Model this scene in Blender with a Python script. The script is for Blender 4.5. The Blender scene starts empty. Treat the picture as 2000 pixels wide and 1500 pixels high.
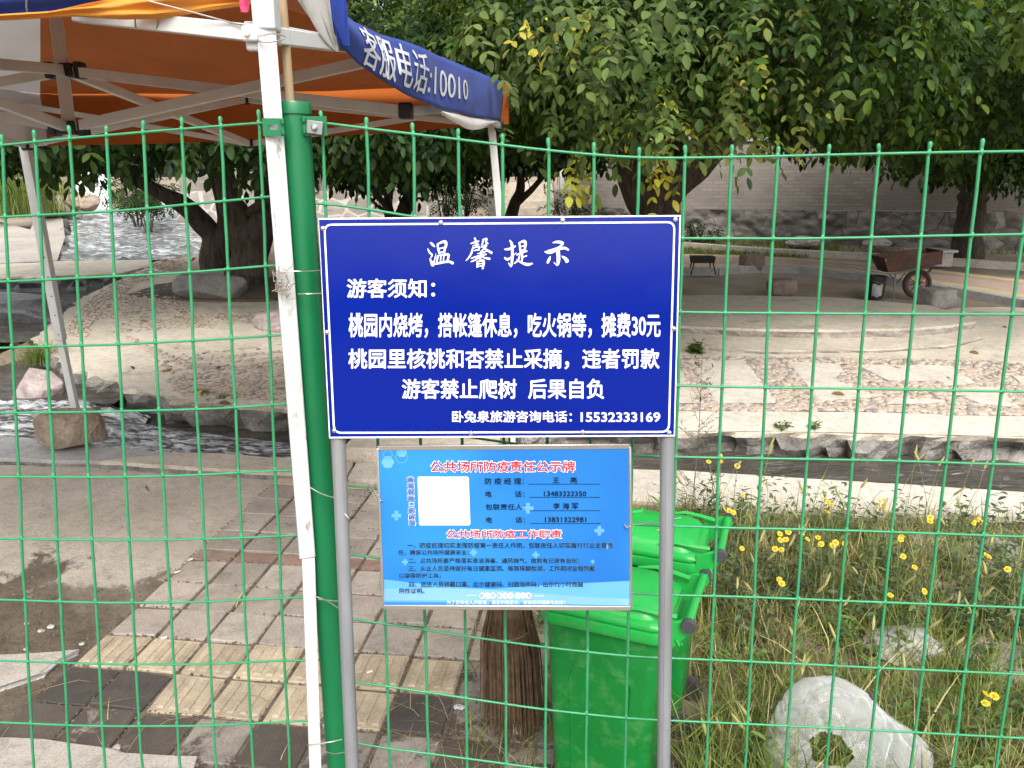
import bpy, bmesh, math, random
import numpy as np
from mathutils import Vector, Matrix, noise as mnoise

R = math.radians
random.seed(7)
rng = np.random.default_rng(7)
scene = bpy.context.scene
COL = scene.collection

# ------------------------------------------------------------------ camera, sky, sun, exposure
CAM_H = 1.7
PITCH = R(15)
FPX = 1502.0
cam_d = bpy.data.cameras.new("camera")
cam_d.sensor_width = 36.0
cam_d.lens = FPX / 2000.0 * 36.0
cam_d.clip_start = 0.05
cam_d.clip_end = 2000
cam = bpy.data.objects.new("camera", cam_d)
COL.objects.link(cam)
cam.location = (0, 0, CAM_H)
cam.rotation_euler = (R(90) - PITCH, 0, 0)
scene.camera = cam

SUN_EL, SUN_AZ = R(48), R(172)      # azimuth measured from +Y towards +X
world = bpy.data.worlds.new("World")
scene.world = world
world.use_nodes = True
wn = world.node_tree
wn.nodes.clear()
w_out = wn.nodes.new("ShaderNodeOutputWorld")
w_bg = wn.nodes.new("ShaderNodeBackground")
w_sky = wn.nodes.new("ShaderNodeTexSky")
w_sky.sky_type = 'NISHITA'
w_sky.sun_disc = False
w_sky.sun_elevation = SUN_EL
w_sky.sun_rotation = SUN_AZ
w_sky.air_density = 1.2
w_sky.dust_density = 6.0
w_sky.ozone_density = 1.0
w_hs = wn.nodes.new("ShaderNodeHueSaturation")
w_hs.inputs["Saturation"].default_value = 0.22
w_bg.inputs["Strength"].default_value = 0.15
wn.links.new(w_sky.outputs[0], w_hs.inputs["Color"])
wn.links.new(w_hs.outputs[0], w_bg.inputs["Color"])
wn.links.new(w_bg.outputs[0], w_out.inputs["Surface"])

sun_d = bpy.data.lights.new("sun", 'SUN')
sun_d.energy = 0.9
sun_d.angle = R(20)
sun_d.color = (1.0, 0.96, 0.90)
sun = bpy.data.objects.new("sun", sun_d)
COL.objects.link(sun)
sdir = Vector((math.sin(SUN_AZ) * math.cos(SUN_EL), math.cos(SUN_AZ) * math.cos(SUN_EL), math.sin(SUN_EL)))
sun.rotation_euler = sdir.to_track_quat('Z', 'Y').to_euler()
sun.location = (0, 0, 12)

scene.view_settings.view_transform = 'Standard'
scene.view_settings.look = 'None'
scene.view_settings.exposure = 1.02
scene.view_settings.gamma = 1.0
scene.render.engine = 'CYCLES'
scene.cycles.use_denoising = True
scene.cycles.max_bounces = 8
scene.cycles.transparent_max_bounces = 16

# ------------------------------------------------------------------ measuring helpers (photo pixel -> place)
def ray(px, py):
    u = (px - 1000) / FPX
    v = (750 - py) / FPX
    return Vector((u, math.cos(PITCH) + v * math.sin(PITCH), -math.sin(PITCH) + v * math.cos(PITCH)))

def P(px, py, z):                    # on the level z
    d = ray(px, py); t = (z - CAM_H) / d.z
    return Vector((d.x * t, d.y * t, z))

def Yp(px, py, y):                   # at the distance y
    d = ray(px, py); t = y / d.y
    return Vector((d.x * t, y, CAM_H + d.z * t))

ZA, ZB, ZY = 0.04, 0.05, 4.93        # the far bank rises gently
def zp(y):
    return ZA + ZB * (y - ZY)

def G(px, py, dz=0.0):               # on the sloping far bank
    d = ray(px, py)
    t = (ZA - ZB * ZY - CAM_H) / (d.z - ZB * d.y)
    return Vector((d.x * t, d.y * t, CAM_H + d.z * t + dz))

def plane_hit(px, py, p0, n):
    d = ray(px, py); o = Vector((0, 0, CAM_H))
    t = (p0 - o).dot(n) / d.dot(n)
    return o + d * t

# ------------------------------------------------------------------ object helpers
def setp(o, label=None, cat=None, group=None, kind=None):
    if label: o["label"] = label
    if cat: o["category"] = cat
    if group: o["group"] = group
    if kind: o["kind"] = kind
    return o

def empty(name, label, cat, loc=(0, 0, 0), group=None, rz=0.0):
    o = bpy.data.objects.new(name, None)
    COL.objects.link(o)
    o.location = loc
    o.rotation_euler = (0, 0, rz)
    o.empty_display_size = 0.1
    return setp(o, label, cat, group)

def link_mesh(name, me, parent=None, world_space=True):
    o = bpy.data.objects.new(name, me)
    COL.objects.link(o)
    if parent is not None:
        o.parent = parent
        if world_space:
            l = Vector(parent.location)
            m = Matrix.Translation(l) @ parent.rotation_euler.to_matrix().to_4x4()
            if parent.parent is not None:
                gp = parent.parent
                m = Matrix.Translation(gp.location) @ gp.rotation_euler.to_matrix().to_4x4() @ parent.matrix_parent_inverse @ m
            o.matrix_parent_inverse = m.inverted()
    return o

class MB:
    """collects geometry of ONE object"""
    def __init__(self):
        self.v = []; self.f = []; self.mi = []; self.uv = None
    def add(self, vs, fs, m=0):
        b = len(self.v)
        self.v.extend([tuple(x) for x in vs])
        self.f.extend([tuple(i + b for i in f) for f in fs])
        self.mi.extend([m] * len(fs))
    def box(self, c, s, rz=0.0, m=0, rot=None):
        hx, hy, hz = s[0] / 2, s[1] / 2, s[2] / 2
        M = rot if rot is not None else Matrix.Rotation(rz, 3, 'Z')
        c = Vector(c)
        vs = [c + M @ Vector((x, y, z)) for z in (-hz, hz) for x, y in ((-hx, -hy), (hx, -hy), (hx, hy), (-hx, hy))]
        self.add(vs, [(3, 2, 1, 0), (4, 5, 6, 7), (0, 1, 5, 4), (1, 2, 6, 5), (2, 3, 7, 6), (3, 0, 4, 7)], m)
    def bar(self, a, b, w, h, m=0, up=(0, 0, 1)):
        a = Vector(a); b = Vector(b)
        d = (b - a); L = d.length
        d.normalize()
        s = d.cross(Vector(up))
        if s.length < 1e-4: s = Vector((1, 0, 0))
        s.normalize()
        u = s.cross(d)
        M = Matrix((s, d, u)).transposed()
        self.box((a + b) / 2, (w, L, h), m=m, rot=M)
    def tube(self, pts, rad, n=8, m=0, caps=True):
        pts = [Vector(p) for p in pts]
        if not hasattr(rad, '__len__'): rad = [rad] * len(pts)
        vs = []; fs = []
        prev = None
        for i, p in enumerate(pts):
            t = (pts[min(i + 1, len(pts) - 1)] - pts[max(i - 1, 0)])
            if t.length < 1e-9: t = Vector((0, 0, 1))
            t.normalize()
            if prev is None:
                a = Vector((0, 0, 1)) if abs(t.z) < 0.9 else Vector((1, 0, 0))
                x = t.cross(a).normalized()
            else:
                x = (prev - t * prev.dot(t))
                if x.length < 1e-6: x = t.orthogonal()
                x.normalize()
            prev = x
            y = t.cross(x)
            for k in range(n):
                an = 2 * math.pi * k / n
                vs.append(p + (x * math.cos(an) + y * math.sin(an)) * rad[i])
        for i in range(len(pts) - 1):
            for k in range(n):
                k2 = (k + 1) % n
                fs.append((i * n + k, i * n + k2, (i + 1) * n + k2, (i + 1) * n + k))
        if caps:
            fs.append(tuple(range(n - 1, -1, -1)))
            fs.append(tuple(range((len(pts) - 1) * n, len(pts) * n)))
        self.add(vs, fs, m)
    def lathe(self, prof, c=(0, 0, 0), n=24, m=0):
        vs = []; fs = []
        for r, z in prof:
            for k in range(n):
                a = 2 * math.pi * k / n
                vs.append((c[0] + r * math.cos(a), c[1] + r * math.sin(a), c[2] + z))
        for i in range(len(prof) - 1):
            for k in range(n):
                k2 = (k + 1) % n
                fs.append((i * n + k, i * n + k2, (i + 1) * n + k2, (i + 1) * n + k))
        self.add(vs, fs, m)
    def grid(self, fn, nu, nv, m=0):
        vs = [fn(i / nu, j / nv) for j in range(nv + 1) for i in range(nu + 1)]
        fs = [(j * (nu + 1) + i, j * (nu + 1) + i + 1, (j + 1) * (nu + 1) + i + 1, (j + 1) * (nu + 1) + i) for j in range(nv) for i in range(nu)]
        self.add(vs, fs, m)
    def poly(self, pts, m=0):
        self.add(pts, [tuple(range(len(pts)))], m)
    def build(self, name, mats, parent=None, smooth=True, bevel=0.0, angle=40, solid=0.0, subsurf=0):
        me = bpy.data.meshes.new(name)
        me.from_pydata(self.v, [], self.f)
        if not isinstance(mats, (list, tuple)): mats = [mats]
        for x in mats: me.materials.append(x)
        if len(mats) > 1: me.polygons.foreach_set("material_index", self.mi)
        me.update()
        o = link_mesh(name, me, parent)
        if bevel:
            b = o.modifiers.new("bevel", 'BEVEL'); b.width = bevel; b.segments = 2; b.limit_method = 'ANGLE'
        if solid:
            b = o.modifiers.new("solid", 'SOLIDIFY'); b.thickness = solid; b.offset = 0
        if subsurf:
            b = o.modifiers.new("sub", 'SUBSURF'); b.levels = subsurf; b.render_levels = subsurf
        if smooth:
            me.polygons.foreach_set("use_smooth", [True] * len(me.polygons))
            try: me.set_sharp_from_angle(angle=R(angle))
            except Exception: pass
        return o

def np_mesh(name, V, F, mat, parent=None, colors=None, smooth=True):
    """V (n,3) float, F (m,k) int with constant k; colors (m,3) per face"""
    me = bpy.data.meshes.new(name)
    m, k = F.shape
    me.vertices.add(len(V)); me.vertices.foreach_set("co", np.ascontiguousarray(V, np.float32).ravel())
    me.loops.add(m * k); me.loops.foreach_set("vertex_index", np.ascontiguousarray(F, np.int32).ravel())
    me.polygons.add(m)
    me.polygons.foreach_set("loop_start", np.arange(0, m * k, k, dtype=np.int32))
    me.polygons.foreach_set("loop_total", np.full(m, k, np.int32))
    me.update(calc_edges=True)
    if smooth: me.polygons.foreach_set("use_smooth", np.ones(m, bool))
    me.materials.append(mat)
    if colors is not None:
        at = me.color_attributes.new("tone", 'FLOAT_COLOR', 'CORNER')
        c = np.ones((m, k, 4), np.float32); c[:, :, :3] = colors[:, None, :]
        at.data.foreach_set("color", c.ravel())
    me.validate()
    return link_mesh(name, me, parent)

# ------------------------------------------------------------------ material helpers
def new_mat(name):
    m = bpy.data.materials.new(name); m.use_nodes = True
    nt = m.node_tree; nt.nodes.clear()
    out = nt.nodes.new("ShaderNodeOutputMaterial")
    b = nt.nodes.new("ShaderNodeBsdfPrincipled")
    nt.links.new(b.outputs[0], out.inputs["Surface"])
    return m, nt, b, out

def nnode(nt, t, **kw):
    n = nt.nodes.new(t)
    for k, v in kw.items():
        if k in n.inputs: n.inputs[k].default_value = v
        else: setattr(n, k, v)
    return n

def ramp(nt, fac, stops):
    r = nt.nodes.new("ShaderNodeValToRGB")
    e = r.color_ramp.elements
    while len(e) < len(stops): e.new(0.5)
    for i, (p, c) in enumerate(stops):
        e[i].position = p; e[i].color = (c[0], c[1], c[2], 1) if hasattr(c, '__len__') else (c, c, c, 1)
    nt.links.new(fac, r.inputs[0])
    return r

def mixc(nt, fac, a, b, mode='MIX'):
    n = nt.nodes.new("ShaderNodeMix"); n.data_type = 'RGBA'; n.blend_type = mode
    for sock, val in ((n.inputs[0], fac), (n.inputs[6], a), (n.inputs[7], b)):
        if hasattr(val, 'is_output'): nt.links.new(val, sock)
        elif hasattr(val, '__len__'): sock.default_value = (val[0], val[1], val[2], 1)
        else: sock.default_value = val
    return n.outputs[2]

def coord(nt, kind="Object", scale=(1, 1, 1)):
    t = nt.nodes.new("ShaderNodeTexCoord")
    mp = nt.nodes.new("ShaderNodeMapping"); mp.inputs["Scale"].default_value = scale
    nt.links.new(t.outputs[kind], mp.inputs[0])
    return mp.outputs[0]

def tex_noise(nt, vec, scale, detail=5, rough=0.55, dist=0.0):
    n = nnode(nt, "ShaderNodeTexNoise", Scale=scale, Detail=detail, Roughness=rough, Distortion=dist)
    nt.links.new(vec, n.inputs["Vector"])
    return n.outputs["Fac"]

def bump(nt, b, h, strength=0.3, dist=0.01, prev=None):
    n = nt.nodes.new("ShaderNodeBump"); n.inputs["Strength"].default_value = strength; n.inputs["Distance"].default_value = dist
    nt.links.new(h, n.inputs["Height"])
    if prev is not None: nt.links.new(prev, n.inputs["Normal"])
    nt.links.new(n.outputs[0], b.inputs["Normal"])
    return n.outputs[0]

def pm(name, c1, c2=None, scale=8.0, rough=0.6, bmp=0.0, bscale=40.0, bdist=0.004, metal=0.0, spec=0.5, dirt=None, dscale=3.0, damt=(0.55, 0.75), stretch=(1, 1, 1), coat=0.0, rvar=0.0):
    """a noise-varied principled material with optional dirt stains"""
    m, nt, b, out = new_mat(name)
    v = coord(nt, "Object", stretch)
    if c2 is None: c2 = tuple(x * 0.75 for x in c1)
    f = tex_noise(nt, v, scale, 6)
    c = ramp(nt, f, [(0.3, c2), (0.7, c1)]).outputs[0]
    if dirt is not None:
        d = ramp(nt, tex_noise(nt, v, dscale, 8, 0.65, 0.3), [(damt[0], 0), (damt[1], 1)]).outputs[0]
        c = mixc(nt, d, c, dirt)
    if bmp >= 0.3:
        g2 = ramp(nt, tex_noise(nt, v, 130, 3, 0.7), [(0.34, 0.62), (0.5, 1.0), (0.68, 1.22)]).outputs[0]
        c = mixc(nt, 0.75, c, g2, 'MULTIPLY')
        g3 = ramp(nt, tex_noise(nt, v, 17, 7, 0.7, 0.5), [(0.33, 0.68), (0.52, 1.0), (0.7, 1.12)]).outputs[0]
        c = mixc(nt, 0.8, c, g3, 'MULTIPLY')
    nt.links.new(c, b.inputs["Base Color"])
    b.inputs["Roughness"].default_value = rough
    if rvar:
        rr = nnode(nt, "ShaderNodeMapRange"); nt.links.new(f, rr.inputs[0])
        rr.inputs[3].default_value = max(0.02, rough - rvar); rr.inputs[4].default_value = min(1, rough + rvar)
        nt.links.new(rr.outputs[0], b.inputs["Roughness"])
    b.inputs["Metallic"].default_value = metal
    b.inputs["Specular IOR Level"].default_value = spec
    if coat:
        b.inputs["Coat Weight"].default_value = coat; b.inputs["Coat Roughness"].default_value = 0.08
    if bmp: bump(nt, b, tex_noise(nt, v, bscale, 8, 0.6), bmp, bdist)
    return m

def leaf_mat(name, trans=0.3, rough=0.42, spec=0.4):
    """leaf colour comes from the leaf's own tone; each leaf differs a little"""
    m, nt, b, out = new_mat(name)
    a = nnode(nt, "ShaderNodeVertexColor", layer_name="tone")
    g = nt.nodes.new("ShaderNodeNewGeometry")
    hs = nt.nodes.new("ShaderNodeHueSaturation")
    mr = nnode(nt, "ShaderNodeMapRange"); nt.links.new(g.outputs["Random Per Island"], mr.inputs[0])
    mr.inputs[3].default_value = 0.45; mr.inputs[4].default_value = 1.6
    nt.links.new(mr.outputs[0], hs.inputs["Value"])
    nt.links.new(a.outputs[0], hs.inputs["Color"])
    nt.links.new(hs.outputs[0], b.inputs["Base Color"])
    b.inputs["Roughness"].default_value = rough
    b.inputs["Specular IOR Level"].default_value = spec
    tr = nt.nodes.new("ShaderNodeBsdfTranslucent")
    tc = mixc(nt, 1.0, hs.outputs[0], (1.5, 1.5, 0.55), 'MULTIPLY')
    nt.links.new(tc, tr.inputs[0])
    mx = nt.nodes.new("ShaderNodeMixShader"); mx.inputs[0].default_value = trans
    nt.links.new(b.outputs[0], mx.inputs[1]); nt.links.new(tr.outputs[0], mx.inputs[2])
    nt.links.new(mx.outputs[0], out.inputs["Surface"])
    return m

def fabric(name, c, trans=0.25, c2=None, tcol=None, sheen=0.12):
    m, nt, b, out = new_mat(name)
    v = coord(nt)
    f = tex_noise(nt, v, 3.0, 5)
    cc = ramp(nt, f, [(0.3, c2 or tuple(x * 0.85 for x in c)), (0.7, c)]).outputs[0]
    nt.links.new(cc, b.inputs["Base Color"])
    b.inputs["Roughness"].default_value = 0.75
    b.inputs["Sheen Weight"].default_value = sheen
    b.inputs["Specular IOR Level"].default_value = 0.2
    bump(nt, b, tex_noise(nt, v, 6.0, 3), 0.35, 0.03)
    tr = nt.nodes.new("ShaderNodeBsdfTranslucent")
    if tcol: tr.inputs[0].default_value = (*tcol, 1)
    else: nt.links.new(cc, tr.inputs[0])
    mx = nt.nodes.new("ShaderNodeMixShader"); mx.inputs[0].default_value = trans
    nt.links.new(b.outputs[0], mx.inputs[1]); nt.links.new(tr.outputs[0], mx.inputs[2])
    nt.links.new(mx.outputs[0], out.inputs["Surface"])
    return m

M = {}
M['wire_green'] = pm("green plastic coated wire", (0.036, 0.27, 0.115), (0.028, 0.215, 0.09), 30, 0.42, spec=0.5, bmp=0.15, bscale=120)
M['post_green'] = pm("green painted post", (0.007, 0.155, 0.054), (0.005, 0.125, 0.044), 14, 0.33, dirt=(0.06, 0.22, 0.11), dscale=30, damt=(0.66, 0.8), stretch=(1, 1, 0.25), bmp=0.08)
M['white_paint'] = pm("chipped white paint", (0.58, 0.60, 0.60), (0.43, 0.45, 0.44), 9, 0.42, dirt=(0.26, 0.23, 0.19), dscale=60, damt=(0.57, 0.66), stretch=(1, 1, 0.3), bmp=0.12, bscale=60)
M['white_bar'] = pm("white enamel bar", (0.62, 0.63, 0.62), (0.52, 0.52, 0.50), 9, 0.4, dirt=(0.36, 0.33, 0.29), dscale=9, damt=(0.62, 0.8))
M['black_plastic'] = pm("black plastic", (0.012, 0.012, 0.013), None, 20, 0.45)
M['zinc'] = pm("galvanised tube", (0.27, 0.282, 0.295), (0.19, 0.20, 0.212), 25, 0.42, metal=0.3, dirt=(0.30, 0.29, 0.28), dscale=14, damt=(0.55, 0.8), stretch=(1, 1, 0.2), bmp=0.1)
M['steel'] = pm("bright screw steel", (0.75, 0.75, 0.74), None, 20, 0.25, metal=0.9)
M['wire_steel'] = pm("tie wire", (0.55, 0.55, 0.54), (0.35, 0.28, 0.22), 30, 0.35, metal=0.8)
M['chrome'] = pm("silver frame", (0.72, 0.70, 0.66), (0.60, 0.58, 0.55), 10, 0.25, metal=0.85)
M['white_ink'] = pm("white ink", (0.74, 0.76, 0.81), (0.70, 0.72, 0.77), 5, 0.35)
M['bamboo'] = pm("weathered bamboo", (0.46, 0.34, 0.20), (0.30, 0.21, 0.12), 18, 0.5, stretch=(1, 1, 0.08), bmp=0.15)

# sign blue: glossy film with fine scratches
def sign_blue():
    m, nt, b, out = new_mat("glossy blue sign film")
    v = coord(nt)
    f = tex_noise(nt, v, 3.0, 3)
    c = ramp(nt, f, [(0.35, (0.0005, 0.009, 0.18)), (0.7, (0.0008, 0.012, 0.205))]).outputs[0]
    sc = ramp(nt, tex_noise(nt, coord(nt, "Object", (10, 1, 60)), 12.0, 3), [(0.78, 0), (0.82, 1)]).outputs[0]
    c = mixc(nt, sc, c, (0.05, 0.07, 0.36))
    nt.links.new(c, b.inputs["Base Color"])
    b.inputs["Roughness"].default_value = 0.10
    b.inputs["Specular IOR Level"].default_value = 0.26
    bump(nt, b, tex_noise(nt, v, 5.0, 2), 0.06, 0.02)
    return m
M['sign_blue'] = sign_blue()
M['orange'] = fabric("shaded orange canopy cloth", (0.37, 0.092, 0.010), 0.06, c2=(0.30, 0.073, 0.008))  # shade of the canopy underside is put into this colour
M['orange_lit'] = fabric("sunlit orange cloth", (0.78, 0.32, 0.05), 0.25)  # same cloth, with the daylight on the outer roll painted in
M['grey_cloth'] = fabric("grey white canopy cloth", (0.60, 0.59, 0.58), 0.12)
M['white_cloth'] = fabric("white canopy cloth", (0.74, 0.72, 0.69), 0.25)
M['blue_cloth'] = fabric("blue canopy cloth", (0.024, 0.056, 0.30), 0.05, c2=(0.018, 0.043, 0.235), sheen=0.05)
M['pink'] = fabric("pink ribbon", (0.80, 0.10, 0.22), 0.3)
M['bark'] = pm("furrowed dark bark", (0.12, 0.09, 0.066), (0.032, 0.024, 0.018), 14, 0.9, bmp=1.0, bscale=14, bdist=0.05, stretch=(1.6, 1.6, 0.35))
M['bark_pale'] = pm("brown bark", (0.10, 0.075, 0.055), (0.032, 0.024, 0.018), 16, 0.9, bmp=1.0, bscale=16, bdist=0.04, stretch=(1.5, 1.5, 0.35))
M['leaf'] = leaf_mat("walnut leaf", 0.34, 0.5, 0.16)
M['weed_leaf'] = leaf_mat("weed leaf", 0.35, 0.55, 0.3)
M['concrete'] = pm("weathered concrete", (0.58, 0.515, 0.42), (0.45, 0.395, 0.32), 2.2, 0.85, bmp=0.5, bscale=40, bdist=.01, dirt=(0.29, 0.245, 0.19), dscale=2.6, damt=(0.55, 0.72))
M['pale_concrete'] = pm("pale concrete", (0.58, 0.53, 0.455), (0.46, 0.415, 0.35), 2.5, 0.85, bmp=0.35, bscale=70, dirt=(0.34, 0.30, 0.25), dscale=3.5, damt=(0.58, 0.82))
M['grey_concrete'] = pm("grey concrete", (0.42, 0.41, 0.40), (0.31, 0.30, 0.29), 3, 0.85, bmp=0.3, bscale=60, dirt=(0.22, 0.20, 0.18), dscale=2.5, damt=(0.55, 0.8))
M['apron'] = pm("worn apron concrete", (0.42, 0.385, 0.34), (0.31, 0.285, 0.25), 0.9, 0.9, bmp=.3, bscale=20, dirt=(0.27, 0.24, 0.21), dscale=.7, damt=(.5, .75))
M['mortar'] = pm("pebble mortar", (0.40, 0.36, 0.31), (0.25, 0.22, 0.19), 9, 0.95, bmp=0.9, bscale=45, bdist=0.015, dirt=(0.15, 0.13, 0.11), dscale=7, damt=(0.5, 0.75))
M['rubble'] = pm("dark stream rubble", (0.34, 0.315, 0.285), (0.10, 0.09, 0.08), 5, 0.75, bmp=1.0, bscale=11, bdist=0.06, dirt=(0.33, 0.31, 0.29), dscale=3, damt=(0.55, 0.75))
M['wet_rock'] = pm("wet grey rock", (0.14, 0.14, 0.145), (0.045, 0.045, 0.05), 5, 0.4, bmp=0.8, bscale=9, bdist=0.05)
M['brown_rock'] = pm("brown boulder", (0.44, 0.345, 0.265), (0.22, 0.165, 0.12), 7, 0.85, bmp=1.0, bscale=18, bdist=0.05, dirt=(0.50, 0.43, 0.34), dscale=4, damt=(0.55, 0.8))
M['pink_rock'] = pm("pink granite rock", (0.46, 0.375, 0.35), (0.31, 0.25, 0.235), 9, 0.8, bmp=0.8, bscale=18, bdist=0.02, dirt=(0.65, 0.60, 0.56), dscale=5, damt=(0.5, 0.8))
M['stone'] = pm("cut stone block", (0.27, 0.21, 0.175), (0.17, 0.13, 0.105), 6, 0.9, bmp=0.7, bscale=16, bdist=0.03)
M['grey_stone'] = pm("grey stone block", (0.30, 0.285, 0.26), (0.19, 0.18, 0.165), 5, 0.9, bmp=0.7, bscale=15, bdist=0.03)
M['white_stone'] = pm("whitish field stone", (0.60, 0.55, 0.50), (0.30, 0.27, 0.24), 6, 0.9, bmp=0.7, bscale=12, bdist=0.04)

def mat_ground():
    m, nt, b, out = new_mat("bare earth")
    v = coord(nt)
    f = tex_noise(nt, v, 1.3, 8, 0.65)
    c = ramp(nt, f, [(0.3, (0.175, 0.135, 0.098)), (0.7, (0.36, 0.29, 0.215))]).outputs[0]
    d = ramp(nt, tex_noise(nt, v, 14, 6, 0.7), [(0.55, 0), (0.75, 1)]).outputs[0]
    c = mixc(nt, d, c, (0.12, 0.092, 0.068))
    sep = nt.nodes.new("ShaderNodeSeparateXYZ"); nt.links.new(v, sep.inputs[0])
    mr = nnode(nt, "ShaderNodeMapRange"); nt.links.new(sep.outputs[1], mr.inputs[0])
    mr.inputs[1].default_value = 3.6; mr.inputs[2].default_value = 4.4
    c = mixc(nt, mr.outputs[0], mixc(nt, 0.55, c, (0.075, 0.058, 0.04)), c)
    nt.links.new(c, b.inputs["Base Color"]); b.inputs["Roughness"].default_value = 0.95
    bump(nt, b, tex_noise(nt, v, 30, 8, 0.7), 0.7, 0.02)
    return m
M['earth'] = mat_ground()

def mat_pad():
    """old concrete slab with dark damp mud towards the camera"""
    m, nt, b, out = new_mat("muddy concrete slab")
    v = coord(nt)
    f = tex_noise(nt, v, 2.0, 8, 0.6)
    c = ramp(nt, f, [(0.3, (0.42, 0.365, 0.30)), (0.7, (0.56, 0.495, 0.415))]).outputs[0]
    sep = nt.nodes.new("ShaderNodeSeparateXYZ"); nt.links.new(v, sep.inputs[0])
    n2 = tex_noise(nt, v, 2.6, 8, 0.7, 0.4)
    ad = nnode(nt, "ShaderNodeMath", operation='MULTIPLY_ADD'); nt.links.new(n2, ad.inputs[0]); ad.inputs[1].default_value = 2.6; nt.links.new(sep.outputs[1], ad.inputs[2])
    mud = ramp(nt, nnode_map(nt, ad.outputs[0], 3.6, 5.2), [(0.40, 1), (0.50, 0)]).outputs[0]
    mc = ramp(nt, tex_noise(nt, v, 9, 8, 0.7), [(0.3, (0.062, 0.047, 0.033)), (0.7, (0.185, 0.145, 0.104))]).outputs[0]
    c = mixc(nt, mud, c, mc)
    cr = ramp(nt, tex_noise(nt, v, 5, 9, 0.75, 0.6), [(0.62, 0), (0.68, 1)]).outputs[0]
    c = mixc(nt, cr, c, (0.085, 0.068, 0.052))
    sp_ = ramp(nt, tex_noise(nt, v, 60, 4, 0.7), [(0.62, 0), (0.70, .6)]).outputs[0]
    c = mixc(nt, sp_, c, (0.16, 0.13, 0.10))
    g3 = ramp(nt, tex_noise(nt, v, 14, 8, 0.75, 0.4), [(0.33, 0.7), (0.52, 1.0), (0.7, 1.15)]).outputs[0]
    c = mixc(nt, 0.85, c, g3, 'MULTIPLY')
    lt = ramp(nt, tex_noise(nt, v, 1.1, 6, 0.6), [(0.50, 0), (0.72, .5)]).outputs[0]
    c = mixc(nt, lt, c, (0.46, 0.41, 0.35))
    nt.links.new(c, b.inputs["Base Color"]); b.inputs["Roughness"].default_value = 0.8
    bump(nt, b, tex_noise(nt, v, 40, 9, 0.75), 0.9, 0.016)
    return m
def nnode_map(nt, s, a, b_):
    mr = nnode(nt, "ShaderNodeMapRange"); nt.links.new(s, mr.inputs[0])
    mr.inputs[1].default_value = a; mr.inputs[2].default_value = b_
    return mr.outputs[0]
M['pad'] = mat_pad()

def mat_tile(name, c1, c2, stain, ridges=False, samt=(0.5, 0.62)):
    m, nt, b, out = new_mat(name)
    v = coord(nt)
    f = tex_noise(nt, v, 5, 7, 0.6)
    g = nt.nodes.new("ShaderNodeNewGeometry")
    c = ramp(nt, f, [(0.3, c2), (0.7, c1)]).outputs[0]
    hs = nt.nodes.new("ShaderNodeHueSaturation"); nt.links.new(c, hs.inputs["Color"])
    mr = nnode(nt, "ShaderNodeMapRange"); nt.links.new(g.outputs["Random Per Island"], mr.inputs[0])
    mr.inputs[3].default_value = 0.82; mr.inputs[4].default_value = 1.14
    nt.links.new(mr.outputs[0], hs.inputs["Value"])
    d = ramp(nt, tex_noise(nt, v, 4.5, 9, 0.7, 0.5), [(samt[0], 0), (samt[1], 1)]).outputs[0]
    c = mixc(nt, d, hs.outputs[0], stain)
    g2 = ramp(nt, tex_noise(nt, v, 150, 3, 0.7), [(0.34, 0.72), (0.5, 1.0), (0.68, 1.18)]).outputs[0]
    c = mixc(nt, 0.8, c, g2, 'MULTIPLY')
    g3 = ramp(nt, tex_noise(nt, v, 11, 8, 0.75, 0.6), [(0.32, 0.66), (0.5, 1.0), (0.7, 1.14)]).outputs[0]
    c = mixc(nt, 0.9, c, g3, 'MULTIPLY')
    nt.links.new(c, b.inputs["Base Color"]); b.inputs["Roughness"].default_value = 0.8
    bump(nt, b, tex_noise(nt, v, 70, 9, 0.75), 0.7, 0.007)
    return m
M['tile_grey'] = mat_tile("grey paving", (0.375, 0.33, 0.28), (0.29, 0.25, 0.215), (0.22, 0.185, 0.15), samt=(0.58, 0.75))
M['tile_wet'] = mat_tile("damp dark paving", (0.085, 0.07, 0.055), (0.058, 0.047, 0.038), (0.32, 0.28, 0.23), samt=(0.60, 0.66))
M['tile_dark'] = mat_tile("dark paving", (0.075, 0.064, 0.056), (0.052, 0.045, 0.040), (0.12, 0.10, 0.085), samt=(0.66, 0.76))
M['tile_mix'] = mat_tile("stained paving", (0.30, 0.265, 0.23), (0.21, 0.185, 0.16), (0.075, 0.06, 0.048), samt=(0.50, 0.56))
M['tile_yellow'] = mat_tile("yellow tactile paving", (0.45, 0.375, 0.265), (0.36, 0.295, 0.21), (0.30, 0.255, 0.20), samt=(0.60, 0.75))
M['tile_pink'] = mat_tile("red paving", (0.32, 0.205, 0.165), (0.24, 0.155, 0.13), (0.24, 0.19, 0.155), samt=(0.5, 0.7))

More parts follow.
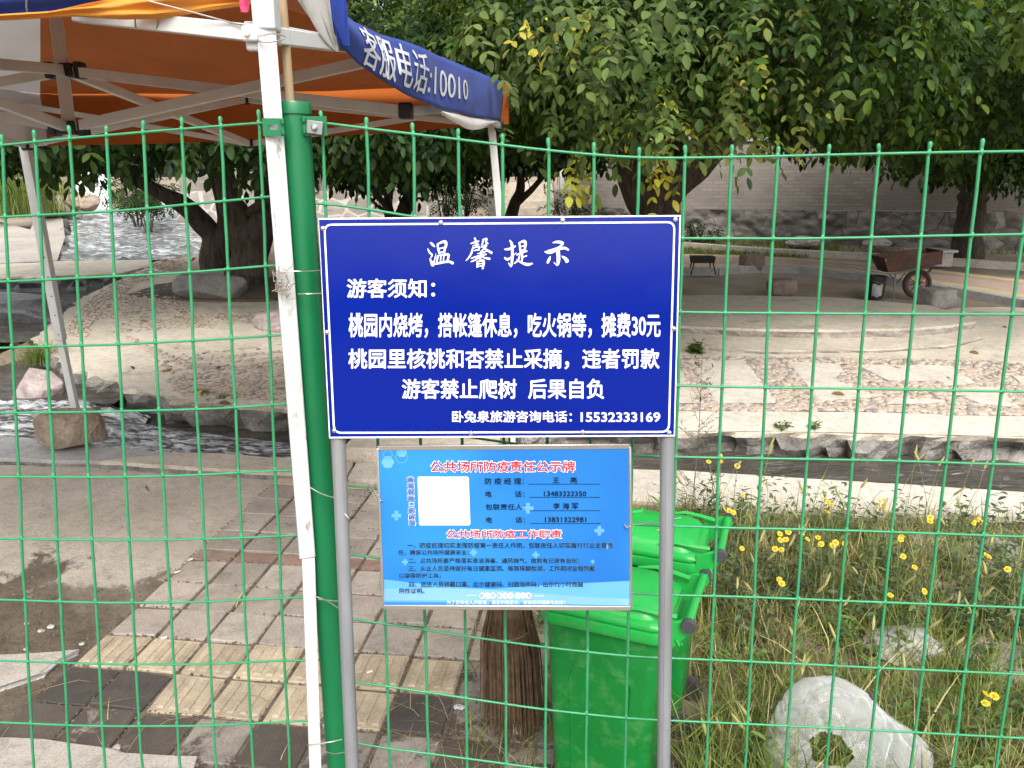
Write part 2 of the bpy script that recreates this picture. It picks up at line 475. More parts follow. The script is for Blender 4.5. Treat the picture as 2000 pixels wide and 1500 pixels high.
def mat_water(name, fleck_scale, foam_glint=(0.55, 0.68), base=(0.035, 0.034, 0.030), stretch=(1, 1, 1), bs=0.6):
    m, nt, b, out = new_mat(name)
    v = coord(nt, "Object", stretch)
    f = tex_noise(nt, v, fleck_scale, 9, 0.68, 0.8)
    fm = ramp(nt, f, [(foam_glint[0], 0), (foam_glint[1], 1)]).outputs[0]
    c = mixc(nt, fm, ramp(nt, tex_noise(nt, v, fleck_scale * 0.4, 5), [(0.3, tuple(x * 0.5 for x in base)), (0.7, base)]).outputs[0], (0.82, 0.84, 0.86))
    nt.links.new(c, b.inputs["Base Color"])
    rr = nnode(nt, "ShaderNodeMapRange"); nt.links.new(fm, rr.inputs[0]); rr.inputs[3].default_value = 0.06; rr.inputs[4].default_value = 0.6
    nt.links.new(rr.outputs[0], b.inputs["Roughness"])
    b.inputs["IOR"].default_value = 1.33
    bump(nt, b, tex_noise(nt, v, fleck_scale * 1.5, 6, 0.6, 0.5), bs, 0.05)
    return m
M['water'] = mat_water("running water", 9, (0.58, 0.95), base=(0.085, 0.076, 0.062), stretch=(.5, 1.6, 1), bs=1.0)  # pale flecks paint grey reflections as well as foam
M['water_foam'] = mat_water("foaming water", 15, (0.43, 0.70), base=(0.085, 0.085, 0.08), stretch=(.35, 1.3, 1), bs=.35)
M['water_rapid'] = mat_water("grey rapids", 6, (0.46, 0.78), base=(0.17, 0.175, 0.18), stretch=(.6, 1.1, 1), bs=.6)
M['waterfall'] = mat_water("waterfall", 4, (0.36, 0.50), base=(0.10, 0.11, 0.12), stretch=(3, 3, 0.6), bs=1.0)

def mat_wall():
    """coursed pale brick above a rubble stone plinth"""
    m, nt, b, out = new_mat("pale brickwork")
    v = coord(nt)
    t = nt.nodes.new("ShaderNodeSeparateXYZ"); nt.links.new(v, t.inputs[0])
    cb = nt.nodes.new("ShaderNodeCombineXYZ"); nt.links.new(t.outputs[0], cb.inputs[0]); nt.links.new(t.outputs[2], cb.inputs[1])
    br = nnode(nt, "ShaderNodeTexBrick", Scale=1.0)
    br.inputs["Color1"].default_value = (0.25, 0.225, 0.195, 1); br.inputs["Color2"].default_value = (0.175, 0.155, 0.135, 1)
    br.inputs["Mortar"].default_value = (0.17, 0.15, 0.13, 1)
    br.inputs["Mortar Size"].default_value = 0.008; br.inputs["Brick Width"].default_value = 0.22; br.inputs["Row Height"].default_value = 0.066
    nt.links.new(cb.outputs[0], br.inputs["Vector"])
    c = mixc(nt, ramp(nt, tex_noise(nt, v, 1.2, 6), [(0.4, 0), (0.8, 1)]).outputs[0], br.outputs[0], (0.26, 0.23, 0.20))
    nt.links.new(c, b.inputs["Base Color"]); b.inputs["Roughness"].default_value = 0.9
    bump(nt, b, br.outputs["Fac"], -0.5, 0.01)
    return m
M['brick'] = mat_wall()

def mat_masonry(name, scale, c1, c2, mortar, msize=0.05):
    m, nt, b, out = new_mat(name)
    v = coord(nt, "Object", (1, 1, 1.4))
    vo = nnode(nt, "ShaderNodeTexVoronoi", Scale=scale, feature='DISTANCE_TO_EDGE'); nt.links.new(v, vo.inputs["Vector"])
    vc = nnode(nt, "ShaderNodeTexVoronoi", Scale=scale); nt.links.new(v, vc.inputs["Vector"])
    s = nt.nodes.new("ShaderNodeSeparateColor"); nt.links.new(vc.outputs["Color"], s.inputs[0])
    c = mixc(nt, s.outputs[0], c1, c2)
    c = mixc(nt, ramp(nt, tex_noise(nt, v, 6, 6), [(0.3, 0), (0.8, 0.6)]).outputs[0], c, tuple(x * 0.5 for x in c2))
    mk = ramp(nt, vo.outputs["Distance"], [(msize, 1), (msize + 0.03, 0)]).outputs[0]
    c = mixc(nt, mk, c, mortar)
    nt.links.new(c, b.inputs["Base Color"]); b.inputs["Roughness"].default_value = 0.9
    n = bump(nt, b, vo.outputs["Distance"], 0.7, 0.06)
    bump(nt, b, tex_noise(nt, v, 14, 8, 0.7), 0.6, 0.03, n)
    return m
M['masonry_dark'] = mat_masonry("rubble stone plinth", 2.8, (0.34, 0.31, 0.275), (0.15, 0.135, 0.12), (0.11, 0.10, 0.09), 0.012)
M['masonry_pale'] = mat_masonry("pale stone masonry with raised joints", 2.2, (0.40, 0.36, 0.32), (0.29, 0.26, 0.23), (0.50, 0.47, 0.43), 0.035)

def mat_path():
    m, nt, b, out = new_mat("pink and yellow pavers")
    v = coord(nt)
    br = nnode(nt, "ShaderNodeTexBrick", Scale=1.0)
    br.inputs["Color1"].default_value = (0.42, 0.27, 0.225, 1); br.inputs["Color2"].default_value = (0.36, 0.24, 0.20, 1)
    br.inputs["Mortar"].default_value = (0.30, 0.25, 0.2, 1)
    br.inputs["Mortar Size"].default_value = 0.008; br.inputs["Brick Width"].default_value = 0.2; br.inputs["Row Height"].default_value = 0.1
    nt.links.new(v, br.inputs["Vector"])
    c = mixc(nt, ramp(nt, tex_noise(nt, v, 2.5, 6), [(0.4, 0), (0.7, 0.8)]).outputs[0], br.outputs[0], (0.40, 0.33, 0.25))
    nt.links.new(c, b.inputs["Base Color"]); b.inputs["Roughness"].default_value = 0.9
    return m
M['path_pink'] = mat_path()
M['path_yellow'] = pm("yellow paver border", (0.56, 0.44, 0.24), (0.42, 0.33, 0.19), 6, 0.9, dirt=(0.34, 0.28, 0.2), dscale=5, damt=(0.5, 0.7))

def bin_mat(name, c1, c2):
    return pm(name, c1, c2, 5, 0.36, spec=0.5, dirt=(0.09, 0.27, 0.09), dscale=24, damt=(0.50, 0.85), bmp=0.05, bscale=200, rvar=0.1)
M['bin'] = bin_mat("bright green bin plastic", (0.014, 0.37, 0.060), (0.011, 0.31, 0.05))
M['bin_shaded'] = bin_mat("shaded green bin plastic", (0.007, 0.20, 0.034), (0.005, 0.165, 0.028))  # same plastic as the lid, the body's shade put into the colour
M['knob'] = pm("grey rubber knob", (0.055, 0.057, 0.062), None, 20, 0.6)
M['bristle'] = pm("broom straw", (0.20, 0.125, 0.07), (0.07, 0.042, 0.024), 30, 0.85)
M['rust'] = pm("rusted red steel", (0.115, 0.045, 0.03), (0.045, 0.024, 0.018), 10, 0.8, dirt=(0.30, 0.22, 0.18), dscale=8, damt=(0.60, 0.70), bmp=0.3)
M['frame_steel'] = pm("dull barrow frame", (0.22, 0.22, 0.22), (0.12, 0.11, 0.10), 12, 0.55, metal=0.5)
M['rubber'] = pm("dusty tyre rubber", (0.045, 0.042, 0.038), (0.025, 0.023, 0.021), 10, 0.85)
M['rim_red'] = pm("red wheel rim", (0.20, 0.022, 0.025), (0.11, 0.014, 0.016), 12, 0.55)
M['bucket'] = pm("black bucket plastic", (0.016, 0.018, 0.020), None, 12, 0.45)
M['bucket_label'] = pm("torn grey label", (0.42, 0.42, 0.41), (0.16, 0.16, 0.16), 12, 0.7)
M['grill'] = pm("sooty grill steel", (0.028, 0.022, 0.020), (0.014, 0.012, 0.011), 14, 0.7)
M['tissue'] = fabric("white tissue", (0.82, 0.82, 0.82), 0.3)
M['yellow_petal'] = leaf_mat("yellow petal", 0.25, 0.6, 0.2)

# ================================================================== GROUND AND WATER
def interp(xs, ys, x):
    return float(np.interp(x, xs, ys))

NEAR_X = [-9, -3.37, -2.43, -1.36, 0.98, 2.78, 8, 14]       # stream side of the near ledge
NEAR_Y = [5.6, 4.81, 4.54, 4.37, 4.22, 3.90, 3.5, 3.2]
bank_px = [(2000, 855), (1850, 853), (1700, 850), (1500, 846), (1330, 845), (1000, 832), (740, 815), (560, 797), (470, 792), (400, 786), (330, 776), (230, 755), (150, 722), (100, 690), (60, 662)]
bank = [G(*p) for p in bank_px]
bank = [Vector((14, 4.5, zp(4.5))), Vector((7, 4.65, zp(4.65)))] + bank
left_px = [(95, 640), (125, 610), (160, 582), (205, 560), (250, 540), (292, 518), (320, 500), (372, 468), (395, 452)]
left_edge = [G(*p) for p in left_px]
BX = [p.x for p in bank][::-1]; BY = [p.y for p in bank][::-1]
LX = [p.x for p in left_edge]; LY = [p.y for p in left_edge]

def hterrain(x, y):
    n = mnoise.noise(Vector((x * 0.9, y * 0.9, 0.3))) * 0.03 + mnoise.noise(Vector((x * 4, y * 4, 1.3))) * 0.008
    far = zp(y) - 0.03 if y < 15 else zp(15) - 0.03 + 0.065 * (min(y, 34) - 15)
    ny = interp(NEAR_X, NEAR_Y, x)
    if y < ny - 0.05:
        z = 0.0 if x < 0.0 else min(1, x / 0.4) * (0.01 + abs(n))
        return z - (0.012 if x < 0.0 else 0.0)
    if x > BX[0]:
        by = interp(BX, BY, x)
        if y < by + 0.12: return -0.42 + n
        if y < by + 0.3: return -0.42 + (y - by - 0.12) / 0.18 * (far + 0.42)
    # stream bed on the left, going up in steps
    if y > ny and x < 2:
        lx = interp(LY, LX, y) if y <= LY[-1] else LX[-1] - (y - LY[-1]) * 0.25
        if y < LY[0]: lx = BX[0]
        if x < lx - 0.1 and x > lx - 9:
            bed = -0.42 if y < 6 else (-0.28 if y < 7.6 else (-0.1 if y < 11.6 else far - 0.25))
            return bed + n
    return far + n * 0.5

gx = np.unique(np.concatenate([np.linspace(-120, -16, 14), np.linspace(-16, -6, 30), np.linspace(-6, 7, 120), np.linspace(7, 16, 26), np.linspace(16, 120, 14)]))
gy = np.unique(np.concatenate([np.linspace(-40, -2, 8), np.linspace(-2, 1, 8), np.linspace(1, 9, 120), np.linspace(9, 22, 60), np.linspace(22, 160, 18)]))
GV = np.array([(x, y, hterrain(x, y)) for y in gy for x in gx])
nx_, ny_ = len(gx), len(gy)
GF = np.array([(j * nx_ + i, j * nx_ + i + 1, (j + 1) * nx_ + i + 1, (j + 1) * nx_ + i) for j in range(ny_ - 1) for i in range(nx_ - 1)])
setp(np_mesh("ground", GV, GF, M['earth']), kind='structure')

def slab(name, outline, thick, mats, kind='structure', rough=0.02, seed=0, jitter=0.0, parent=None, lip=0.07):
    """flat topped slab following its outline points, with a broken rubble side"""
    pts = []
    n = len(outline)
    for i in range(n):                                   # subdivide the outline so that edges can be ragged
        a, b = Vector(outline[i]), Vector(outline[(i + 1) % n])
        k = max(1, min(120, int((b - a).length / 0.06)))
        for j in range(k):
            p = a.lerp(b, j / k)
            nz = mnoise.noise(Vector((p.x * 3.1, p.y * 3.1, seed)))
            nz2 = mnoise.noise(Vector((p.x * 9.1, p.y * 9.1, seed + 5))) + .5 * mnoise.noise(Vector((p.x * 23, p.y * 23, seed + 5)))
            pts.append(p + Vector((nz2 * jitter, nz * jitter * 1.6, nz2 * jitter * 0.15)))
    bm = bmesh.new()
    top = [bm.verts.new(p) for p in pts]
    f = bm.faces.new(top)
    f.normal_update()
    if f.normal.z < 0: bmesh.ops.reverse_faces(bm, faces=[f])
    rows = [top]
    L = 6
    for r in range(1, L + 1):
        row = []
        for p in pts:
            q = p.copy()
            t = (0.0, lip, .22, .42, .62, .82, 1.0)[r]
            q.z = p.z - thick * t
            a = (mnoise.noise(Vector((p.x * 5, p.y * 5, t * 3 + seed))) + .5 * mnoise.noise(Vector((p.x * 14, p.y * 14, t * 7 + seed)))) * rough * (1 if r > 1 else 0.3)
            q.x += a; q.y += a * 1.2 + rough * 0.5 * math.sin(t * 3.14)
            row.append(bm.verts.new(q))
        rows.append(row)
    m = len(pts)
    for r in range(L):
        for i in range(m):
            j = (i + 1) % m
            ff = bm.faces.new((rows[r][i], rows[r + 1][i], rows[r + 1][j], rows[r][j]))
            ff.material_index = 1 if r >= 1 else 0
    bmesh.ops.triangulate(bm, faces=[f])
    bmesh.ops.recalc_face_normals(bm, faces=bm.faces)
    me = bpy.data.meshes.new(name); bm.to_mesh(me); bm.free()
    for x in mats: me.materials.append(x)
    o = link_mesh(name, me, parent)
    if kind: o["kind"] = kind
    return o

# --- near side: muddy concrete pad, paving, ledges
pad_out = [P(-260, 1600, 0.004), P(-700, 1200, .004), P(-400, 905, .004), P(0, 917, .004), P(180, 917, .004), P(390, 932, .004), P(600, 947, .004), P(560, 934, .004)]
pad = MB()
def tile_uv(i, j):
    o = Vector((-1.58, 2.40)); a = R(-7)
    ex = Vector((math.cos(a), math.sin(a))) * 0.2; ey = Vector((-math.sin(a), math.cos(a))) * 0.2
    p = o + ex * i + ey * j
    return Vector((p.x, p.y, 0))
tl = tile_uv(0, -7); tl2 = tile_uv(0, 9.3)
pad.poly([(tl.x, tl.y, .004), (tl2.x, tl2.y, .004), (-2.54, 4.40, .004), (-3.3, 4.42, .004), (-6, 4.9, .004), (-6, 1, .004)][::-1])
setp(pad.build("concrete_pad", M['pad']), kind='structure')

# paved path of single tiles
def paving():
    mb = MB()
    rr = random.Random(3)
    mats = [M['tile_grey'], M['tile_wet'], M['tile_dark'], M['tile_mix'], M['tile_yellow'], M['tile_pink']]
    rows = []                                            # (start, height)
    j = -7.0
    while j < 9.0:
        h = 0.5 if abs(j - 4.0) < 0.01 else 1.0
        rows.append((j, h)); j += h
    for j, h in rows:
        for i in range(0, 9):
            off = 0.0
            c = tile_uv(i + 0.5, j + h / 2)
            if j == 0: mi = 4
            elif j == -1: mi = 2 if i < 2 else (4 if i < 6 else (2 if i == 6 else 3))
            elif j == -2: mi = [1, 1, 1, 3, 1, 3, 3, 1, 3][i]
            elif j == -3: mi = [1, 3, 1, 1, 3, 1, 1, 3, 1][i]
            elif j <= -4: mi = rr.choice([1, 1, 3])
            elif abs(j - 4.0) < 0.01: mi = 5
            elif j > 8.0: mi = 4
            else: mi = 0
            if j == 0 and i >= 7: mi = 3
            g = 0.007
            ii0, ii1 = i + g / 0.2, i + 1 - g / 0.2
            jj0, jj1 = j + g / 0.2, j + h - g / 0.2
            z0 = 0.016 + rr.uniform(-0.003, 0.003)
            tx, ty = rr.uniform(-.004, .004), rr.uniform(-.004, .004)
            rz = rr.uniform(-0.022, 0.022)
            cs = [tile_uv(a, b) for a, b in ((ii0, jj0), (ii1, jj0), (ii1, jj1), (ii0, jj1))]
            def put(p, z):
                d = p - c
                d = Vector((d.x * math.cos(rz) - d.y * math.sin(rz), d.x * math.sin(rz) + d.y * math.cos(rz), 0))
                return Vector((c.x + d.x, c.y + d.y, z + tx * d.x * 10 + ty * d.y * 10))
            bt = [put(p, -0.01) for p in cs]; tp = [put(p, z0 - 0.004) for p in cs]; ti = [put(c + (p - c) * 0.965, z0) for p in cs]
            vs = bt + tp + ti
            fs = [(0, 1, 5, 4), (1, 2, 6, 5), (2, 3, 7, 6), (3, 0, 4, 7), (4, 5, 9, 8), (5, 6, 10, 9), (6, 7, 11, 10), (7, 4, 8, 11), (8, 9, 10, 11)]
            mb.add(vs, fs, mi)
            if mi == 4 and j <= 0:                       # tactile ridges
                for q in range(4):
                    u0 = ii0 + 0.12 + q * 0.22
                    a0, a1, a2, a3 = [put(tile_uv(u, w), z0 + 0.0005) for u, w in ((u0, jj0 + .08), (u0 + .12, jj0 + .08), (u0 + .12, jj1 - .08), (u0, jj1 - .08))]
                    tp2 = [p + Vector((0, 0, 0.004)) for p in (a0, a1, a2, a3)]
                    cc = sum(tp2, Vector()) / 4
                    tp2 = [cc + (p - cc) * 0.9 for p in tp2]
                    mb.add([a0, a1, a2, a3] + tp2, [(0, 1, 5, 4), (1, 2, 6, 5), (2, 3, 7, 6), (3, 0, 4, 7), (4, 5, 6, 7)], mi)
    return mb.build("paved_path", mats, smooth=False)
setp(paving(), kind='structure')
# sandy bed showing in the joints
jb = MB()
q0, q1, q2, q3 = tile_uv(0, -7), tile_uv(9, -7), tile_uv(9, 9.3), tile_uv(0, 9.3)
jb.poly([Vector((p.x, p.y, 0.006)) for p in (q0, q1, q2, q3)])
setp(jb.build("path_bed", pm("joint sand", (0.20, 0.16, 0.12), (0.07, 0.055, 0.042), 14, 0.95, bmp=0.6, bscale=60)), kind='structure')

# ledges along the near side of the stream
ledge_l = [(-6, 4.75, .05), (-3.12, 4.42, .05), (-2.50, 4.36, .05), (-2.05, 4.50, .05), (-2.38, 4.57, .05), (-3.37, 4.83, .05), (-6, 5.3, .05)]
slab("concrete_ledge", [Vector(p) for p in ledge_l], 0.35, [M['grey_concrete'], M['rubble']], seed=2, jitter=0.012)
ledge_m = [(-2.49, 4.345, .058), (-1.2, 4.14, .058), (-0.95, 4.12, .058), (-0.95, 4.36, .058), (-1.36, 4.39, .058), (-1.80, 4.47, .058), (-2.03, 4.49, .058)]
slab("concrete_ledge", [Vector(p) for p in ledge_m], 0.35, [M['concrete'], M['rubble']], seed=3, jitter=0.008)
ledge_r = [(-0.94, 4.11, .045), (0.3, 3.86, .045), (0.88, 3.73, .045), (2.57, 3.57, .045), (8, 3.05, .045), (8, 3.5, .045), (2.78, 3.90, .045), (0.98, 4.22, .045), (-0.1, 4.31, .045), (-0.94, 4.36, .045)]
slab("concrete_ledge", [Vector(p) for p in ledge_r], 0.35, [M['pale_concrete'], M['grey_concrete']], seed=4, jitter=0.008)

# --- far bank: cream concrete terrace with a crumbling stone face
terr = bank + left_edge + [Vector((-6.2, 15.5, zp(15.5))), Vector((14, 15.5, zp(15.5)))]
terrace_out = bank + left_edge[:6] + [Vector((-4.9, 11.2, zp(11.2))), Vector((-2.5, 10.4, zp(10.4))), Vector((-1.0, 9.0, zp(9.0))), Vector((6.2, 8.9, zp(8.9))), Vector((14, 8.0, zp(8.0)))]
slab("terrace", terrace_out, 0.5, [M['concrete'], M['rubble']], rough=0.12, seed=9, jitter=0.05)
strip = [p + Vector((0, 0, .005)) for p in [G(1250, 838), G(1330, 843), G(1500, 844), G(1700, 847), G(1900, 852), Vector((7, 4.72, zp(4.72))), Vector((7, 4.98, zp(4.98))), G(2000, 815), G(1700, 806), G(1330, 804), G(1250, 802)]]
mb = MB(); mb.poly(strip)
setp(mb.build("concrete_kerb", M['pale_concrete']), kind='structure')

# pebble mosaic: mortar sheet, pale panels, and the pebbles themselves
def in_poly(x, y, poly):
    c = False; n = len(poly)
    for i in range(n):
        a, b = poly[i], poly[i - 1]
        if (a.y > y) != (b.y > y) and x < (b.x - a.x) * (y - a.y) / (b.y - a.y) + a.x: c = not c
    return c
mos_px = [(1180, 698), (1330, 698), (1560, 700), (1700, 702), (1900, 706), (2060, 716), (2100, 812), (1900, 813), (1700, 805), (1330, 803), (1150, 798)]
mosaic = [G(*p, 0.006) for p in mos_px]
mb = MB(); mb.poly(mosaic)
setp(mb.build("mosaic_bed", M['mortar']), kind='structure')
panels_px = [[(1345, 706), (1455, 706), (1522, 790), (1400, 791)], [(1538, 708), (1640, 713), (1652, 728), (1628, 742), (1722, 778), (1604, 788)],
             [(1672, 714), (1858, 716), (1910, 752), (1850, 757), (1832, 747), (1735, 746)], [(1862, 761), (1948, 757), (1992, 799), (1908, 792)], [(1745, 781), (1842, 783), (1852, 791), (1730, 792)],
             [(1215, 706), (1320, 706), (1368, 790), (1250, 791)], [(1975, 735), (2080, 745), (2090, 785), (2030, 780)]]
panels = [[G(*p, 0.011) for p in q] for q in panels_px]
mb = MB()
for q in panels: mb.poly(q)
setp(mb.build("mosaic_panels", M['pale_concrete']), kind='structure')

def pebbles(name, spots, mat, smin, smax, flat=0.45):
    """many small half sunk river stones in one mesh"""
    t = bmesh.new(); bmesh.ops.create_icosphere(t, subdivisions=2, radius=1.0)
    tv = np.array([v.co[:] for v in t.verts]); tf = np.array([[v.index for v in f.verts] for f in t.faces]); t.free()
    n = len(spots)
    S = rng.uniform(smin, smax, (n, 1)) * np.concatenate([rng.uniform(0.9, 1.5, (n, 1)), rng.uniform(0.7, 1.05, (n, 1)), np.full((n, 1), flat)], 1)
    A = rng.uniform(0, 6.28, n)
    V = tv[None] * S[:, None, :]
    x = V[:, :, 0] * np.cos(A)[:, None] - V[:, :, 1] * np.sin(A)[:, None]
    y = V[:, :, 0] * np.sin(A)[:, None] + V[:, :, 1] * np.cos(A)[:, None]
    V = np.stack([x, y, V[:, :, 2]], 2) + np.array(spots)[:, None, :]
    F = tf[None] + (np.arange(n) * len(tv))[:, None, None]
    o = np_mesh(name, V.reshape(-1, 3), F.reshape(-1, 3), mat)
    return setp(o, kind='stuff')

def mat_pebble():
    m, nt, b, out = new_mat("river pebbles")
    g = nt.nodes.new("ShaderNodeNewGeometry")
    c = ramp(nt, g.outputs["Random Per Island"], [(0.0, (0.20, 0.19, 0.19)), (0.15, (0.36, 0.28, 0.21)), (0.45, (0.45, 0.37, 0.29)), (0.7, (0.42, 0.335, 0.26)), (0.92, (0.34, 0.30, 0.27)), (1.0, (0.15, 0.15, 0.165))]).outputs[0]
    v = coord(nt)
    c = mixc(nt, ramp(nt, tex_noise(nt, v, 50, 4), [(0.4, 0), (0.8, 0.5)]).outputs[0], c, (0.22, 0.19, 0.16))
    nt.links.new(c, b.inputs["Base Color"]); b.inputs["Roughness"].default_value = 0.75
    return m
M['pebble'] = mat_pebble()
spots = []
rp = random.Random(11)
tries = 0
while len(spots) < 2600 and tries < 40000:
    tries += 1
    px, py = rp.uniform(1150, 2100), rp.uniform(698, 812)
    p = G(px, py, 0.008)
    if in_poly(p.x, p.y, mosaic) and not any(in_poly(p.x, p.y, q) for q in panels): spots.append(tuple(p))
for i in range(150):                                    # a row of larger cobbles along the kerb
    px = 1150 + i * 6.4
    spots.append(tuple(G(px, np.interp(px, [1150, 1700, 1900, 2100], [796, 801, 808, 812]) + rp.uniform(-3, 2), 0.010)))
pebbles("mosaic_pebbles", spots, M['pebble'], 0.016, 0.032)
# sparse rows of pebbles on the left walk
spots = []
def row(px0, py0, px1, py1, n, j=3.0, p_=0.85):
    for k in range(n):
        if rp.random() > p_: continue
        t = (k + rp.uniform(-.3, .3)) / n
        spots.append(tuple(G(px0 + (px1 - px0) * t + rp.uniform(-j, j), py0 + (py1 - py0) * t + rp.uniform(-j * .6, j * .6), 0.006)))
for k in range(10): row(300 + k * 6, 700 + k * 8, 640, 668 + k * 13, 46, 5, .8)
for k in range(8): row(250 + k * 8, 660 + k * 5, 300 + k * 34, 690 + k * 11, 22, 5)
for k in range(7): row(330 + k * 3, 742 + k * 3.4, 620, 690 + k * 13, 40, 4, .9)
for k in range(5): row(220 + k * 4, 650 - k * 7, 560, 622 - k * 3, 40, 3)
for k in range(9): row(165 + k * 9, 625 - k * 6, 330 + k * 3, 610 - k * 6, 26, 2, .8)
for k in range(5):                                      # curved double border
    for t in np.linspace(0, 1, 70):
        a = (1 - t) ** 2; b_ = 2 * t * (1 - t); c_ = t * t
        spots.append(tuple(G(a * (130 + k * 9) + b_ * (150 + k * 9) + c_ * (330 + k * 10) + rp.uniform(-2, 2), a * 655 + b_ * 575 + c_ * 505 + rp.uniform(-1.5, 1.5) + k, 0.006)))
for k in range(4):
    for t in np.linspace(0, 1, 40):
        a = (1 - t) ** 2; b_ = 2 * t * (1 - t); c_ = t * t
        spots.append(tuple(G(a * (385 + k * 9) + b_ * (285 + k * 9) + c_ * (345 + k * 8) + rp.uniform(-2, 2), a * 640 + b_ * 580 + c_ * 545 + rp.uniform(-1.5, 1.5) + k, 0.006)))
pebbles("walk_pebbles", spots, M['pebble'], 0.014, 0.030)

# round stage with a lower step
st = [G(1180, 668), G(1330, 684), G(1500, 692), G(1700, 690), G(1850, 682), G(1920, 665), Vector((4.95, 8.4, zp(8.4))), Vector((4.0, 9.2, zp(9.2))), Vector((0.8, 9.3, zp(9.3)))]
slab("stage_step", [p + Vector((0, 0, .035)) for p in st], 0.2, [M['concrete'], M['mortar']], seed=6, jitter=0.016, rough=.03, lip=.06)
st = [G(1150, 640), G(1250, 652), G(1330, 659), G(1480, 666), G(1640, 668), G(1780, 664), G(1860, 657), G(1905, 647), Vector((4.85, 8.05, zp(8.05))), Vector((4.75, 8.7, zp(8.7))), Vector((3.9, 9.25, zp(9.25))), Vector((2.6, 9.45, zp(9.45))), Vector((1.0, 9.3, zp(9.3))), Vector((0.4, 8.6, zp(8.6)))]
slab("stage", [Vector((p.x, p.y, 0.285 + 0.012 * (p.y - 7.6))) for p in st], 0.25, [M['concrete'], M['mortar']], seed=8, jitter=0.014, rough=.03, lip=.10)

# far paved path with kerbs (pink with yellow borders)
near_k = [G(1300, 533), G(1400, 533), G(1480, 528), G(1560, 530), G(1700, 545), G(1850, 570), G(2000, 597), G(2150, 628)]
far_k = [G(1290, 478), G(1340, 482), G(1420, 488), G(1500, 494), G(1700, 504), G(1850, 513), G(2000, 524), G(2150, 540)]
def strip_between(name, A, B, t0, t1, mat, dz):
    mb = MB()
    n = len(A)
    vs = []
    for a, b in zip(A, B):
        p, q = a.lerp(b, t0), a.lerp(b, t1)
        vs += [p + Vector((0, 0, dz)), q + Vector((0, 0, dz))]
    mb.add(vs, [(2 * i, 2 * i + 2, 2 * i + 3, 2 * i + 1) for i in range(n - 1)])
    return setp(mb.build(name, mat), kind='structure')
strip_between("brick_path", near_k, far_k, 0.04, 0.5, M['path_pink'], 0.062)
strip_between("path_border", near_k, far_k, 0.04, 0.13, M['path_yellow'], 0.066)
strip_between("path_border", near_k, far_k, 0.41, 0.5, M['path_yellow'], 0.066)
mb = MB()
for a, b in zip(near_k[:-1], near_k[1:]):
    mb.bar(a + Vector((0, 0, 0.0)), b + Vector((0, 0, 0.0)), 0.12, 0.16)
setp(mb.build("path_kerb", M['grey_concrete'], bevel=0.01), kind='structure')
mb = MB()
for a, b in zip(far_k[:-1], far_k[1:]):
    mb.bar(a + Vector((0, 0, 0.0)), b + Vector((0, 0, 0.0)), 0.14, 0.16)
setp(mb.build("path_kerb", M['pale_concrete'], bevel=0.01), kind='structure')

# --- water
def water_sheet(name, fn, nu, nv, mat):
    mb = MB(); mb.grid(fn, nu, nv)
    return setp(mb.build(name, mat), kind='structure')
def ripple(x, y, a, s):
    return a * (mnoise.noise(Vector((x * s, y * s * 1.4, 0.2))) + 0.5 * mnoise.noise(Vector((x * s * 2.3, y * s * 2.7, 4.2))))
def w1(u, v):
    x = -5.2 + u * 15.0
    y0 = interp(NEAR_X, NEAR_Y, x) - 0.12
    y1 = (interp(BX, BY, x) if x > BX[0] else BY[0]) + 0.15
    y = y0 + (y1 - y0) * v
    a = 0.03 if x < -1.5 else 0.012
    return (x, y, -0.14 + ripple(x, y, a, 5))
water_sheet("stream", w1, 260, 26, M['water'])
def wf1(u, v):                                          # the white water under the weir steps on the left
    x = -4.3 + u * 3.1
    y0 = interp(NEAR_X, NEAR_Y, x) + 0.2
    y1 = y0 + 1.05 - 0.5 * u
    y = y0 + (y1 - y0) * v
    e = math.sin(math.pi * min(1, max(0, v))) * math.sin(math.pi * (0.12 + 0.82 * u))
    return (x, y, -0.142 + 0.055 * e ** .6 + ripple(x, y, 0.030, 14) * e)
water_sheet("white_water", wf1, 120, 40, M['water_foam'])
def w2(u, v):
    x = -8.5 + u * 5.4; y = 5.75 + v * 1.75
    return (x, y, 0.0 + ripple(x, y, 0.018, 5))
water_sheet("pool", w2, 90, 36, M['water'])
def wf2(u, v):                                          # cascade from the pool into the stream
    x = -6.0 + u * 3.15; y = 5.25 + 0.55 * v + 0.12 * mnoise.noise(Vector((x * 2, 0, 0)))
    z = -0.15 + 0.17 * (v ** 0.6) - 0.14 * max(0, (u - .82) / .18) ** 1.5
    return (x, y, z + ripple(x, y, 0.024, 14))
water_sheet("cascade", wf2, 110, 18, M['water_foam'])
def w3(u, v):
    x = -13.0 + u * 8.6; y = 7.45 + v * 4.5
    return (x, y, 0.13 + ripple(x, y, 0.02, 4))
water_sheet("upper_pool", w3, 80, 50, M['water'])
pool_near = [G(120, 508), G(300, 506), G(372, 470)]
def w4(u, v):                                           # sloping rapids above the weir
    y = 12.6 + v * 8.5
    xl = np.interp(y, [12.6, 16, 21.5], [-7.75, -9.0, -12.2]); xr = np.interp(y, [12.6, 14.5, 17, 21.5], [-5.2, -5.6, -6.9, -8.3])
    x = xl + (xr - xl) * u
    z = zp(12.6) - 0.03 + 0.062 * (y - 12.6)
    return (x, y, z + ripple(x, y, 0.04, 2.5) + 0.03 * mnoise.noise(Vector((x * 6, y * 3, 1))))
water_sheet("rapids", w4, 70, 120, M['water_rapid'])
def wfall(x0, x1, y, z0, z1):
    def fn(u, v):
        x = x0 + (x1 - x0) * u
        return (x + 0.05 * mnoise.noise(Vector((v * 4, u * 3, 0))), y - 0.35 * (1 - v) ** 2 + 0.06 * mnoise.noise(Vector((x * 8, v * 2, 0))), z0 + (z1 - z0) * v)
    return fn
